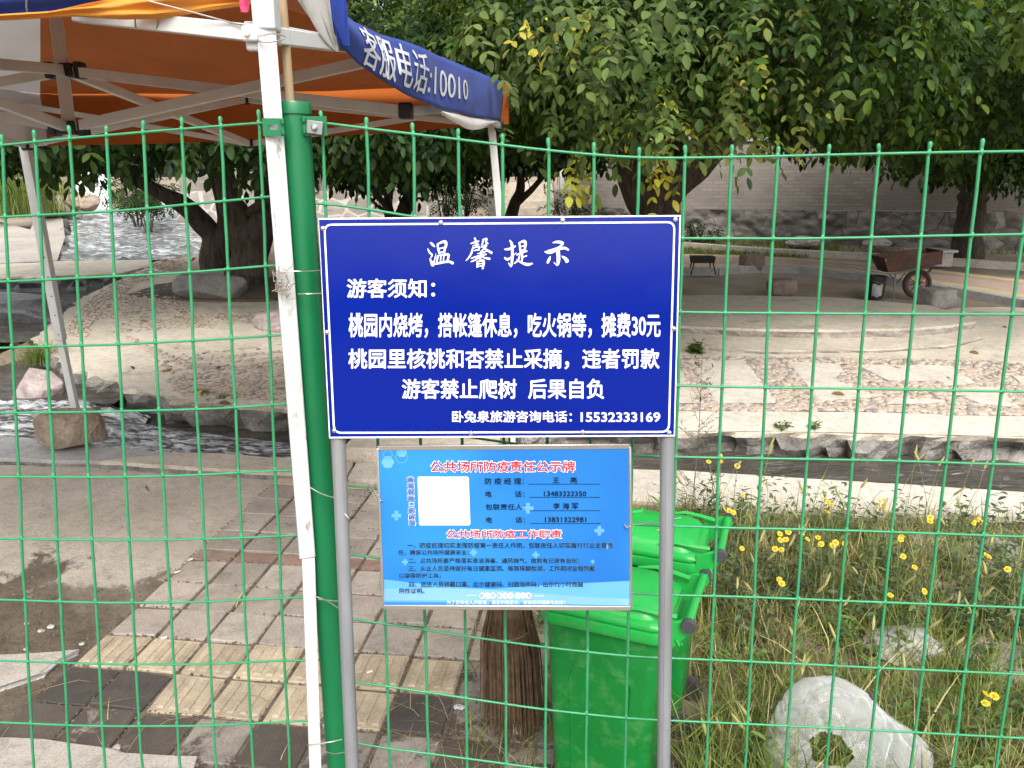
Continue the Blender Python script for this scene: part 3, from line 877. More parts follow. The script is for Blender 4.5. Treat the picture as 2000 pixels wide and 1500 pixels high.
water_sheet("waterfall", wfall(-11.6, -10.7, 21.3, 0.9, 2.3), 24, 40, M['waterfall'])
water_sheet("waterfall", wfall(-9.6, -8.6, 21.6, 0.85, 1.35), 24, 20, M['waterfall'])

# weir slab and apron at the left
wtop = [G(-260, 522), G(0, 518), G(60, 516), G(120, 512), G(290, 510), G(292, 522), G(230, 538), G(120, 541), G(30, 543), G(-260, 552)]
slab("weir", [p + Vector((0, 0, 0.02)) for p in wtop], 0.42, [M['concrete'], M['wet_rock']], rough=0.12, seed=21, jitter=0.04)
apron = [G(-260, 520, .024), G(0, 518, .024), G(112, 512, .024), G(128, 470, .06), G(122, 424, .10), G(80, 414, .10), G(60, 455, .07), G(0, 440, .08), G(-200, 440, .08)]
apron = [Vector((p.x, p.y, p.z)) for p in apron]
mb = MB(); mb.poly(apron); 
setp(mb.build("apron", M['apron']), kind='structure')
# the rough side wall between apron and rapids
def sidewall(u, v):
    a = [G(112, 513, .0), G(128, 470, .05), G(124, 424, .1)]
    s = u * 2; i = min(1, int(s)); p = a[i].lerp(a[i + 1], s - i)
    n = mnoise.noise(Vector((p.y * 2, v * 2, 3))) * 0.16
    return (p.x + 0.05 + n + 0.5 * (1 - v) * 0.6, p.y - 0.1, p.z - 0.45 + 0.46 * v)
mb = MB(); mb.grid(sidewall, 40, 8)
setp(mb.build("channel_side", M['rubble']), kind='structure')

# ================================================================== WALLS AND FAR BUILDINGS
def wall_box(name, mb_list, mats, label, cat, group=None):
    pass
# long wall on the right: rubble plinth below, brick above
def rough_panel(a, b, z0, z1, thick, amp, seed, nu=120, nv=14):
    a = Vector(a); b = Vector(b); d = (b - a); L = d.length; d.normalize()
    nrm = Vector((d.y, -d.x, 0))
    mb = MB()
    def fn(u, v):
        p = a + d * (L * u)
        z = z0 + (z1 - z0) * v
        n = 0.6 * mnoise.noise(Vector((p.x * 2.2, z * 3.0, seed))) + 0.9 * (0.4 - mnoise.voronoi(Vector((p.x * 3.2, z * 4.6, seed)))[0][0]) + 0.4 * mnoise.noise(Vector((p.x * 9, z * 10, seed)))
        q = p + nrm * (amp * n)
        return (q.x, q.y, z)
    mb.grid(fn, nu, nv)
    mb.box(((a.x + b.x) / 2 - nrm.x * thick / 2, (a.y + b.y) / 2 - nrm.y * thick / 2, (z0 + z1) / 2 - 0.01), (L, thick * 0.8, z1 - z0 - 0.03), rz=math.atan2(d.y, d.x))
    return mb
WA, WB = Vector((1.15, 15.6, 0)), Vector((14.5, 12.6, 0))
rw = empty("boundary_wall", "long pale brick wall on a rough grey stone base, behind the trees on the right", "wall", (WA.x, WA.y, 0.5))
rough_panel(WA, WB, 0.3, 1.12, 0.5, 0.10, 3.0, 300, 26).build("stone_base", M['masonry_dark'], rw)
d = (WB - WA).normalized(); nrm = Vector((d.y, -d.x, 0))
mb = MB(); c = (WA + WB) / 2 - nrm * 0.32
mb.box((c.x, c.y, 1.12 + 0.62), ((WB - WA).length, 0.3, 1.24), rz=math.atan2(d.y, d.x))
mb.build("brick_wall", M['brick'], rw, smooth=False)
mb = MB(); mb.box((c.x, c.y, 1.12 + 1.29), ((WB - WA).length + 0.1, 0.4, 0.1), rz=math.atan2(d.y, d.x))
mb.build("coping", M['grey_concrete'], rw, smooth=False)

# centre: terraced masonry wall with block parapet and stairs beside it
cw = empty("terrace_wall", "pale stone terrace wall with white raised joints and square brick piers, left of the stairs", "wall", (-3, 17.2, 0.6))
rough_panel((-7.5, 17.6, 0), (-1.05, 17.0, 0), 0.3, 1.42, 0.5, 0.05, 8.0, 80, 10).build("masonry", M['masonry_pale'], cw)
mb = MB()
mb.box((-4.3, 17.55, 1.62), (6.2, 0.3, 0.42), rz=R(-5))
mb.build("parapet", M['brick'], cw, smooth=False)
for x in (-6.2, -4.4, -2.9, -1.5):
    mb = MB(); mb.box((x, 17.42 - (x + 4) * 0.09, 1.74), (0.42, 0.42, 0.66), rz=R(-5)); mb.build("pier", M['brick'], cw, smooth=False)
sw = empty("stairs", "stone stairs with sloping balustrades going up behind the small dark trunk", "stairs", (0.4, 16.4, 0.6))
mb = MB()
for k in range(8):
    mb.box((0.35, 15.9 + k * 0.28, 0.62 + k * 0.13), (1.15, 0.3, 0.15), rz=R(-8))
mb.build("steps", M['concrete'], sw, smooth=False)
for sx in (-0.35, 1.05):
    mb = MB(); mb.bar((sx, 15.8, 0.95), (sx + 0.1, 18.1, 2.0), 0.16, 0.5); mb.build("balustrade", M['grey_concrete'], sw, smooth=False)
    mb = MB(); mb.box((sx, 15.7, 1.0), (0.24, 0.24, 0.8)); mb.box((sx, 15.7, 1.44), (0.32, 0.32, 0.09)); mb.build("newel", M['pale_concrete'], sw, smooth=False)

# ================================================================== TREES
LX5 = np.array([0.0, 0.22, 0.5, 0.8, 1.0])
LW5 = np.array([0.02, 0.19, 0.25, 0.17, 0.0])
def leaflet_template(fine=True):
    if fine:
        v = []; 
        for x, w in zip(LX5, LW5):
            dz = -0.16 * x * x
            v += [(x, -w, dz + w * 0.28), (x, 0, dz), (x, w, dz + w * 0.28)]
        f = []
        for i in range(4):
            a = i * 3
            f += [(a, a + 3, a + 4, a + 1), (a + 1, a + 4, a + 5, a + 2)]
        return np.array(v), np.array(f)
    v = [(0, 0, 0), (0.48, -0.27, 0.06), (1, 0, -0.18), (0.48, 0.27, 0.06)]
    return np.array(v), np.array([(0, 1, 2, 3)])

def scatter_leaves(pos, fwd, up, size, width, fine):
    """pos fwd up (n,3); returns V,F"""
    tv, tf = leaflet_template(fine)
    n = len(pos)
    f = fwd / np.linalg.norm(fwd, axis=1, keepdims=True)
    s = np.cross(up, f); s /= np.maximum(np.linalg.norm(s, axis=1, keepdims=True), 1e-6)
    u = np.cross(f, s)
    V = pos[:, None] + (tv[None, :, 0:1] * f[:, None] + tv[None, :, 1:2] * width[:, None, None] * s[:, None] + tv[None, :, 2:3] * u[:, None]) * size[:, None, None]
    F = tf[None] + (np.arange(n) * len(tv))[:, None, None]
    return V.reshape(-1, 3), F.reshape(-1, tf.shape[1]), len(tf)

def unit(v): return v / np.maximum(np.linalg.norm(v, axis=1, keepdims=True), 1e-9)

def compound_leaves(tips, outdir, rg, pairs=3, L=0.26, leaf=0.105, droop=0.8, tones=((0.05, 0.085, 0.022),), tone_p=None, fine=True, yellow=0.0):
    """each tip bears one drooping compound leaf (pairs of leaflets and an end leaflet)"""
    n = len(tips)
    az = outdir + rg.normal(0, 0.55, (n, 3))
    az[:, 2] = az[:, 2] * 0.5 - droop * rg.uniform(0.3, 1.3, n)
    d = unit(az)
    side = unit(np.cross(d, np.tile([0, 0, 1.0], (n, 1)) + rg.normal(0, 0.25, (n, 3))))
    nrm = unit(np.cross(side, d))
    nrm[nrm[:, 2] < 0] *= 1
    Ls = L * rg.uniform(0.7, 1.25, n)
    ls = leaf * rg.uniform(0.75, 1.25, n)
    ti = rg.choice(len(tones), n, p=tone_p)
    tone = np.array(tones)[ti] * rg.uniform(0.8, 1.2, (n, 1))
    if yellow > 0:
        m = rg.random(n) < yellow
        tone[m] = np.array([0.26, 0.27, 0.035]) * rg.uniform(0.8, 1.2, (m.sum(), 1))
    pos = []; fwd = []; up = []; sz = []; tn = []
    K = pairs
    for k in range(K):
        t = (k + 0.8) / (K + 0.2)
        sag = np.zeros((n, 3)); sag[:, 2] = -0.25 * t * t
        p = tips + (d + sag) * (Ls * t)[:, None]
        for sg in (-1, 1):
            pos.append(p)
            f_ = d * 0.55 + side * sg * 0.9 + rg.normal(0, 0.18, (n, 3)); f_[:, 2] -= 0.35
            fwd.append(f_); up.append(nrm + rg.normal(0, 0.3, (n, 3)))
            sz.append(ls * (0.75 + 0.25 * k / K) * rg.uniform(0.85, 1.15, n)); tn.append(tone)
    sag = np.zeros((n, 3)); sag[:, 2] = -0.3
    pos.append(tips + (d + sag) * Ls[:, None]); fwd.append(d + sag + rg.normal(0, .1, (n, 3))); up.append(nrm + rg.normal(0, 0.25, (n, 3))); sz.append(ls * 1.12); tn.append(tone)
    pos = np.concatenate(pos); fwd = np.concatenate(fwd); up = np.concatenate(up); sz = np.concatenate(sz); tn = np.concatenate(tn)
    V, F, k = scatter_leaves(pos, fwd, up, sz, rg.uniform(0.8, 1.15, len(sz)), fine)
    return V, F, np.repeat(tn, k, axis=0)

def crown_points(rg, blobs, n, shell=0.55):
    """random points in ellipsoid clumps, denser to the outside; returns points, outward directions"""
    w = np.array([b[3] * b[4] + b[4] * b[5] + b[3] * b[5] for b in blobs]); w = w / w.sum()
    idx = rg.choice(len(blobs), n, p=w)
    B = np.array(blobs, float)
    d = unit(rg.normal(0, 1, (n, 3)))
    r = shell + (1 - shell) * rg.random(n) ** 0.7
    off = d * B[idx, 3:6] * r[:, None]
    return B[idx, :3] + off, unit(d / B[idx, 3:6])

def limb_mesh(mb, pts, r0, r1, n=9, wob=0.05, seed=0):
    """curved tapered limb through control points"""
    P_ = [Vector(p) for p in pts]
    out = []; rad = []
    seg = 7
    for i in range(len(P_) - 1):
        p0 = P_[max(i - 1, 0)]; p1 = P_[i]; p2 = P_[i + 1]; p3 = P_[min(i + 2, len(P_) - 1)]
        for k in range(seg):
            t = k / seg
            q = 0.5 * ((2 * p1) + (p2 - p0) * t + (2 * p0 - 5 * p1 + 4 * p2 - p3) * t * t + (3 * p1 - p0 - 3 * p2 + p3) * t ** 3)
            out.append(q)
    out.append(P_[-1])
    N = len(out)
    for i, q in enumerate(out):
        t = i / (N - 1)
        r = r0 + (r1 - r0) * t
        nz = mnoise.noise_vector(q * 3.1 + Vector((seed, 0, 0))) * (wob * r)
        out[i] = q + nz
        rad.append(r * (1 + 0.14 * mnoise.noise(q * 5 + Vector((0, seed, 0)))))
    mb.tube(out, rad, n)
    return out

def tree(name, label, base, limbs, blobs, ncomp, seed, leaf=0.105, L=0.27, tones=((0.045, 0.078, 0.020), (0.032, 0.060, 0.018), (0.075, 0.105, 0.024)), tone_p=None, yellow=0.0, fine=True, bark='bark', nbr=40, group=None, shell=0.5, extra=None, droop=0.8, pairs=3):
    rg = np.random.default_rng(seed)
    root = empty(name, label, "tree", base, group)
    mb = MB()
    tips_ = []
    for k, (pts, r0, r1) in enumerate(limbs):
        o = limb_mesh(mb, pts, r0, r1, 12 if r0 > 0.12 else 8, 0.25, seed + k)
        tips_.extend(o[len(o) // 3:])
    pts, dr = crown_points(rg, blobs, nbr, 0.3)
    for p in pts:                                        # thinner branches into the crown
        p = Vector(p)
        s = min(tips_, key=lambda q: (q - p).length * (1.0 if q.z < p.z else 1.15))
        m_ = s.lerp(p, 0.55) + Vector((rg.normal(0, .12), rg.normal(0, .12), 0.12))
        r = 0.014 + 0.006 * (p - s).length
        mb.tube([s, m_, p], [min(r * 1.6, 0.05), r, 0.004], 5, caps=False)
    mb.build("trunk", M[bark], root, angle=70)
    tp, od = crown_points(rg, blobs, ncomp, shell)
    V, F, C = compound_leaves(tp, od, rg, pairs, L, leaf, droop, tones, tone_p, fine, yellow)
    if extra:
        Vs, Fs, Cs = [V], [F], [C]
        b = len(V)
        for (c, rad, n, tset, sz) in extra:              # special sprays (yellow green tips, pale outer sprays)
            q = np.array(c) + rg.normal(0, 1, (n, 3)) * np.array(rad)
            v2, f2, c2 = compound_leaves(q, np.tile([0, -0.8, 0.0], (n, 1)), rg, pairs, L, sz, droop, tset, None, fine, 0)
            Vs.append(v2); Fs.append(f2 + b); Cs.append(c2); b += len(v2)
        V, F, C = np.concatenate(Vs), np.concatenate(Fs), np.concatenate(Cs)
    np_mesh("crown", V, F, M['leaf'], root, C)
    return root

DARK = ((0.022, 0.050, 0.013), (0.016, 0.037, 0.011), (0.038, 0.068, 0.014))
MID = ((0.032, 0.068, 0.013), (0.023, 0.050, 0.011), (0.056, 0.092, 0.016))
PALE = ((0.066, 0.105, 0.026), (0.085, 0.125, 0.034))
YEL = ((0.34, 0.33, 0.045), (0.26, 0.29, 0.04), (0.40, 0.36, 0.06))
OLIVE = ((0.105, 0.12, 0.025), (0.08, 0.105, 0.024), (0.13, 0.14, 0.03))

def tp_(px, py, y):
    v = Yp(px, py, y); return (v.x, v.y, v.z)
b0 = Yp(1285, 600, 8.9)
tree("walnut_tree", "large walnut tree with yellow-green sprays, forked dark trunk rising behind the blue sign", (b0.x, b0.y, zp(8.9)),
     [([(b0.x - 0.02, 8.9, 0.1), tp_(1283, 470, 8.9), tp_(1290, 395, 8.9), tp_(1345, 330, 8.8), tp_(1430, 225, 8.6), tp_(1500, 100, 8.5), tp_(1590, -40, 8.5)], 0.30, 0.13),
      ([tp_(1275, 430, 8.9), tp_(1240, 350, 9.0), tp_(1230, 260, 9.1), tp_(1200, 120, 9.2), tp_(1160, -20, 9.3)], 0.22, 0.07),
      ([tp_(1290, 410, 8.9), tp_(1310, 330, 9.3), tp_(1330, 200, 9.6), tp_(1340, 40, 9.9)], 0.14, 0.06),
      ([tp_(1470, 150, 8.55), tp_(1580, 90, 8.2), tp_(1700, 60, 7.8), tp_(1800, 20, 7.6)], 0.08, 0.03),
      ([tp_(1210, 180, 9.1), tp_(1120, 130, 8.5), tp_(1060, 110, 7.8)], 0.06, 0.02)],
     [(0.75, 6.2, 2.85, 1.1, 1.0, 0.62), (1.9, 5.6, 2.85, 1.0, 0.9, 0.62), (2.1, 6.9, 2.76, 0.9, 0.8, 0.42), (1.0, 6.6, 2.64, 0.8, 0.8, 0.34), (2.9, 7.0, 2.68, 1.0, 1.1, 0.62),
      (0.2, 7.4, 2.52, 0.9, 1.0, 0.45), (1.2, 8.6, 3.4, 2.2, 1.5, 1.0), (3.0, 8.6, 3.3, 1.8, 1.5, 1.0), (3.9, 7.6, 2.6, 0.9, 0.9, 0.6), (0.6, 10.0, 2.9, 1.6, 1.0, 0.55), (0.1, 7.0, 2.7, .6, .6, .4)],
     14500, 3, leaf=0.080, L=0.24, tones=MID, yellow=0.012, nbr=150, shell=0.35,
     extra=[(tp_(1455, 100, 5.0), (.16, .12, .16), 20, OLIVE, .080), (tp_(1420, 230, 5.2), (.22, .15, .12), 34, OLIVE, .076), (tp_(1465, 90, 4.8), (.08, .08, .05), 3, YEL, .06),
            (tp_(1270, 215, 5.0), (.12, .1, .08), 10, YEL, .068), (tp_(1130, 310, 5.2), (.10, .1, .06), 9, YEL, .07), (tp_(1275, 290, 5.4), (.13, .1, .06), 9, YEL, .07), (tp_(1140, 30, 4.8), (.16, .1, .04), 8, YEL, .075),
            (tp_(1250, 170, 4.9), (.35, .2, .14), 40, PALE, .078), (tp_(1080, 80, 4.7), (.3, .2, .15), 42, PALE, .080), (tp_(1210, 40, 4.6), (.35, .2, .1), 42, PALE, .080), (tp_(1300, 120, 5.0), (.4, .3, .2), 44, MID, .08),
            (tp_(1225, 225, 5.2), (.25, .2, .08), 30, PALE, .076)])

bl = G(480, 560)
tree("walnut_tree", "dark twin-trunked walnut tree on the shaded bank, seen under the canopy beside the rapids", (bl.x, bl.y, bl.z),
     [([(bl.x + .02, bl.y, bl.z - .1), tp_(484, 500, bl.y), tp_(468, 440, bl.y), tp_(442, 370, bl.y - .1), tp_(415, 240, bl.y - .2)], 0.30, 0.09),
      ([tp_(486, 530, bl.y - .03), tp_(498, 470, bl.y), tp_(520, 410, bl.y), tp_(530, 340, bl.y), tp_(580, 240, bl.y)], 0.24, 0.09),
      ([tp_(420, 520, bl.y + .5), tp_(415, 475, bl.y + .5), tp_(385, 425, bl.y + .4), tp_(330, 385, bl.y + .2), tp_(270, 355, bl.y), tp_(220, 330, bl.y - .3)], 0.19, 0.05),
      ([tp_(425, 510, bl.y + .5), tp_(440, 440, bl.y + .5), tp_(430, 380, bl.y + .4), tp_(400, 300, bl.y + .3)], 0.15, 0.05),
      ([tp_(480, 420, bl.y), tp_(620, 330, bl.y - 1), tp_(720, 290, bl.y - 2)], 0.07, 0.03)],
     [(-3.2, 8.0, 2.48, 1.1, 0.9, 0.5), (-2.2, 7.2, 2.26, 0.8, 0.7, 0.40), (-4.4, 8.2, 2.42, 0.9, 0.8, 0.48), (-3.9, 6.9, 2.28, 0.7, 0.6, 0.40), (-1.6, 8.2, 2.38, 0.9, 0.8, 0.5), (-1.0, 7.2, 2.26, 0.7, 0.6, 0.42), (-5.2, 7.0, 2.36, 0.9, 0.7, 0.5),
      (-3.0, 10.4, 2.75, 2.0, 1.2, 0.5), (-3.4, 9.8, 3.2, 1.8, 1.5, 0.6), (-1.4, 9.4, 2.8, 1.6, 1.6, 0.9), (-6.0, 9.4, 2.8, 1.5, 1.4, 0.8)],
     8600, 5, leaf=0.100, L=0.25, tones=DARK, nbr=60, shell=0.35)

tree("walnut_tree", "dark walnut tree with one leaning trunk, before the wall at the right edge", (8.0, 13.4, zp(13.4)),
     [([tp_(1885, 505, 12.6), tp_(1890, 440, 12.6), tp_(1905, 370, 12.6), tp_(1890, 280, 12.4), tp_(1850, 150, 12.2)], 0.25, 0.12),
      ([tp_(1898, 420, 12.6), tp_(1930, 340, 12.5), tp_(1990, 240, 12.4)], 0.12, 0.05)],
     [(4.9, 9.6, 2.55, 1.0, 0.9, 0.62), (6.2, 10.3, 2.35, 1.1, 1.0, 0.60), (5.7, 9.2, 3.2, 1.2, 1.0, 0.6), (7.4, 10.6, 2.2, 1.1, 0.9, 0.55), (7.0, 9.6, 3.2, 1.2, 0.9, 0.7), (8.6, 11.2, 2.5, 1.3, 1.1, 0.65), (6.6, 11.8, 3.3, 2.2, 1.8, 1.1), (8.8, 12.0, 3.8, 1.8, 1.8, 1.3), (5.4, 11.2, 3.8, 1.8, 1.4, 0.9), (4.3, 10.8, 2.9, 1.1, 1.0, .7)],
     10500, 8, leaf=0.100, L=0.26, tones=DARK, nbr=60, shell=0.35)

tree("walnut_tree", "pale green walnut branches hanging in at the upper right corner", (6.6, 7.2, 0.02),
     [([(6.6, 7.2, 0.1), (6.4, 7.1, 1.5), (5.9, 6.9, 3.0), (5.2, 6.6, 3.6)], 0.16, 0.05)],
     [(4.35, 5.9, 3.0, 0.8, 0.6, 0.45), (5.2, 6.3, 2.75, 0.7, 0.6, 0.4), (5.3, 6.9, 3.5, 1.0, 0.9, 0.5), (5.6, 6.6, 2.35, 0.5, 0.5, 0.35)],
     700, 9, leaf=0.12, L=0.26, tones=((0.10, 0.15, 0.04), (0.075, 0.115, 0.03), (0.13, 0.17, 0.045)), nbr=24, shell=0.3)

tree("small_tree", "slim tree with several thin dark stems, in front of the pale terrace wall", (-2.0, 13.0, zp(13)),
     [([tp_(768, 440, 13), tp_(757, 400, 13), tp_(762, 360, 13), tp_(762, 300, 13)], 0.10, 0.05),
      ([tp_(780, 435, 13), tp_(800, 380, 13), tp_(810, 340, 13), tp_(808, 280, 13)], 0.13, 0.07),
      ([tp_(762, 420, 13), tp_(738, 380, 13), tp_(715, 350, 13.1), tp_(690, 335, 13.2)], 0.05, 0.02),
      ([tp_(755, 410, 13), tp_(735, 400, 13), tp_(700, 362, 13)], 0.035, 0.015)],
     [(-1.9, 12.6, 2.15, 1.1, 0.8, 0.5), (-2.8, 12.6, 2.3, .9, .8, .5), (-1.0, 12.6, 2.25, .8, .7, .5), (-1.9, 13, 3.2, 1.8, 1.4, 0.9)],
     2300, 12, leaf=0.12, tones=DARK, nbr=26, shell=0.3)
tree("small_tree", "small tree with a forked leaning stem, in front of the stone stairs", (0.0, 13.4, zp(13.4)),
     [([tp_(993, 450, 13.4), tp_(1005, 400, 13.4), tp_(1018, 365, 13.4), tp_(1010, 300, 13.4)], 0.12, 0.05),
      ([tp_(1010, 395, 13.4), tp_(1040, 368, 13.3), tp_(1075, 330, 13.2)], 0.07, 0.03)],
     [(0.2, 13.0, 2.42, 1.1, 0.8, 0.45), (1.1, 12.6, 2.42, .9, .8, .40), (-0.4, 12.8, 2.45, .8, .7, .5), (0.6, 13, 3.2, 1.8, 1.4, 0.9)],
     2300, 14, leaf=0.12, tones=DARK, nbr=26, shell=0.3)

# woodland behind the walls: six broad trees, one by one
bg = [(-11.5, 25, "leafy green tree far left behind the waterfall"), (-5.5, 22.5, "mid green tree behind the terrace wall"), (-1.5, 21.5, "bushy light green tree behind the terrace wall piers"),
      (2.6, 20.5, "dense tree rising above the stairs"), (6.5, 19.5, "broad tree behind the brick wall, left of the leaning trunk"), (11.5, 18.5, "broad tree behind the brick wall at the right edge")]
for i, (x, y, lab) in enumerate(bg):
    gz = hterrain(x, y)
    tree("broadleaf_tree", lab, (x, y, gz), [([(x, y, gz - .1), (x + .1, y, gz + 1.5), (x - .1, y, gz + 3), (x, y, gz + 5)], 0.22, 0.08)],
         [(x - 1.6, y - .6, gz + 2.4, 1.7, 1.3, 1.1), (x + 1.6, y - .4, gz + 2.5, 1.7, 1.3, 1.1), (x, y - 1, gz + 3.6, 2.3, 1.6, 1.3), (x - 1.4, y, gz + 5, 2.0, 1.7, 1.3), (x + 1.5, y, gz + 5, 2.0, 1.7, 1.3), (x, y, gz + 6.3, 2.4, 2, 1.3)],
         1900, 30 + i, leaf=0.20, L=0.34, tones=((0.075, 0.12, 0.028), (0.055, 0.095, 0.024), (0.11, 0.15, 0.035)), fine=False, nbr=30, group="trees beyond the walls", shell=0.4)

# ================================================================== ROCKS
def rock(name, label, c, size, mat, seed, cat="rock", sub=4, rough=0.22, boxy=0.0, rz=0.0, cut=None, group=None, sink=0.08):
    bm = bmesh.new()
    bmesh.ops.create_icosphere(bm, subdivisions=sub + (1 if size[0] > .15 else 0), radius=1.0)
    rf = random.Random(seed * 7.3)
    facets = [] if boxy > .5 else [(Vector((rf.gauss(0, 1), rf.gauss(0, 1), rf.gauss(0, .8))).normalized(), rf.uniform(.72, .95) * (1.18 if boxy > .5 else 1)) for _ in range(16)]
    for v in bm.verts:
        p = v.co.copy()
        if boxy:
            q = Vector([math.copysign(abs(a) ** (1 - boxy), a) for a in p]); p = q
        n = mnoise.noise(p * 1.1 + Vector((seed, 0, 0))) * rough * 1.3 + mnoise.noise(p * 2.6 + Vector((0, seed, 0))) * rough * 0.55
        cell = mnoise.cell_vector(p * 1.6 + Vector((seed, seed, 0)))
        n += (mnoise.noise(p * 6 + Vector((0, 0, seed)))) * rough * 0.16
        p = p * (1 + n)
        for nn, d_ in facets:
            e = p.dot(nn) - d_
            if e > 0: p = p - nn * e * 0.85
        p = p * (1 + 0.022 * mnoise.noise(p * 9 + Vector((seed, 3, 0))) + 0.012 * mnoise.noise(p * 20 + Vector((seed, 3, 0))))
        if cut:
            for nx, ny, nz, d_ in cut:
                nn = Vector((nx, ny, nz)).normalized(); e = p.dot(nn) - d_
                if e > 0: p = p - nn * e * 0.9
        v.co = Vector((p.x * size[0] / 2, p.y * size[1] / 2, p.z * size[2] / 2))
    me = bpy.data.meshes.new(name); bm.to_mesh(me); bm.free()
    me.polygons.foreach_set("use_smooth", [True] * len(me.polygons))
    try: me.set_sharp_from_angle(angle=R(38))
    except Exception: pass
    me.materials.append(mat)
    o = bpy.data.objects.new(name, me); COL.objects.link(o)
    mz = min(v.co.z for v in me.vertices)
    o.location = (c[0], c[1], c[2] - mz - sink * size[2]); o.rotation_euler = (0, 0, rz)
    return setp(o, label, cat, group)
bp = P(118, 886, .05)
rock("boulder", "big rounded brown boulder sitting on the concrete ledge beside the stream", (bp.x, bp.y + .14, .05), (0.41, 0.34, 0.285), M['brown_rock'], 3.3, rough=0.2, boxy=0.3, cut=[(0, 0, 1, .82), (.3, -.3, -1, .75), (-.6, -1, .2, .85)], sink=0.03)
pk = P(45, 778, .02)
rock("boulder", "pale pink granite rock above the small cascade", (pk.x, pk.y + .2, -0.08), (0.42, 0.36, 0.32), M['pink_rock'], 9.1, rough=0.2, cut=[(.55, -.3, .8, .55), (-.8, -.4, .5, .6), (0, -1, .1, .7)])
fr = P(40, 640, .08)
rock("boulder", "large flat dark grey boulder with water pouring over it at the left edge", (fr.x - .50, fr.y + .45, -0.13), (2.3, 1.0, 0.62), M['wet_rock'], 5.2, rough=0.14, boxy=0.45, cut=[(0, 0, 1, .75), (0.05, -1, -.25, .7)])
for i, (px, py, z, s, lab) in enumerate([(125, 835, -.1, .30, "brown wet stone in the cascade behind the canopy leg"), (66, 822, -.12, .34, "flat rusty stone under the pink granite rock"), (158, 618, .1, .26, "dark grey stone at the tip of the flat boulder"), (5, 860, -.1, .2, "small black stone at the left edge of the white water")]):
    q = P(px, py, z)
    rock("stream_stone", lab, (q.x, q.y + .15, z - .12), (s, s * .8, s * .6), M['brown_rock'] if i < 2 else M['wet_rock'], 13 + i * 3, rough=.2, group="stones in the stream", sink=.2)
for i, (px, py, w, h, lab, mt) in enumerate([(1532, 580, .33, .20, "square brown stone block standing alone in the middle of the dirt", 'stone'), (1473, 530, .33, .235, "dark rough stone block beside the low grill", 'stone'), (1838, 606, .40, .23, "grey stone block in front of the barrow wheel", 'grey_stone')]):
    q = G(px, py)
    rock("stone_block", lab, (q.x, q.y + .14, q.z), (w, w * .8, h), M[mt], 31 + i * 7, rough=.09, boxy=.62, rz=.15 * i, group="stone blocks used as stools", sink=.02)
for i, (px, py, w, h, lab) in enumerate([(1575, 485, .62, .22, "long whitish stone on the grass left of the wheelbarrow"), (1716, 489, .5, .22, "whitish stone on the grass just above the wheelbarrow tray"), (1380, 472, .45, .14, "low grey stone on the grass near the right corner of the blue sign")]):
    q = G(px, py)
    rock("field_stone", lab, (q.x, q.y + .1, q.z), (w, w * .6, h), M['white_stone'] if i < 2 else M['grey_stone'], 41 + i * 5, rough=.3, group="stones on the far grass", sink=.1)
for i, (px, py, w, h, lab) in enumerate([(118, 408, .9, .5, "pale rock at the foot of the reed clump beside the waterfall"), (160, 398, 1.0, .42, "flat mossy rock in the rapids below the waterfall")]):
    q = G(px, py); d_ = 18.5
    q = Yp(px, py, d_)
    rock("boulder", lab, (q.x, q.y, q.z - .15), (w, w * .7, h), M['pink_rock'] if i == 0 else M['brown_rock'], 51 + i * 5, rough=.3)
rock("boulder", "rough grey rock beside the twin-trunked tree on the shaded bank", (G(395, 590).x, G(395, 590).y + .3, zp(9.7) - .05), (1.0, .6, .34), M['grey_stone'], 66, rough=.2, boxy=.3)
rock("boulder", "reddish flat rock on the walk behind the white pole", (G(545, 650).x, G(545, 650).y + .3, zp(8) - .05), (0.7, .6, .25), M['pink_rock'], 69, rough=.2, boxy=.3)
q = P(1760, 1275, 0)
rock("boulder", "grey weathered rock lying in the grass behind the plastic bag", (q.x, q.y, -.02), (.30, .24, .13), M['grey_concrete'], 72, rough=.25, sink=.15)
q = P(1940, 1300, 0)
rock("boulder", "flat slate-grey rock in the grass at the right edge", (q.x, q.y, -.02), (.40, .34, .09), M['grey_stone'], 75, rough=.15, boxy=.3, sink=.1)
q = P(1880, 1085, 0)
rock("boulder", "low grey rock among the flowers near the right edge", (q.x, q.y, -.02), (.6, .35, .12), M['grey_stone'], 78, rough=.25, boxy=.2, sink=.1)
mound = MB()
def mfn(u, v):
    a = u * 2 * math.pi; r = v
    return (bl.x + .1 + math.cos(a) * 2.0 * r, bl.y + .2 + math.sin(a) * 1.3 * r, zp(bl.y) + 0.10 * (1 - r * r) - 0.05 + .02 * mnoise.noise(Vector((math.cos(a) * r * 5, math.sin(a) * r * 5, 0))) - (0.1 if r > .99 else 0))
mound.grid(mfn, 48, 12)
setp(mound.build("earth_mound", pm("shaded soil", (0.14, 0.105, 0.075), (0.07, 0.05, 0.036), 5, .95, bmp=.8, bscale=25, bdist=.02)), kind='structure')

# footbridge slab over the stream (behind the signs)
br_ = empty("footbridge", "low concrete slab bridge over the stream, mostly hidden behind the signs", "bridge", (-0.5, 4.8, 0))
mb = MB(); mb.box((-0.52, 4.72, 0.085), (0.92, 0.80, 0.10), rz=R(-6)); mb.build("deck", M['concrete'], br_, bevel=.008)
mb = MB(); mb.box((-0.95, 4.98, 0.20), (0.16, 0.5, 0.12), rz=R(-6)); mb.build("kerb", M['pale_concrete'], br_, bevel=.008)

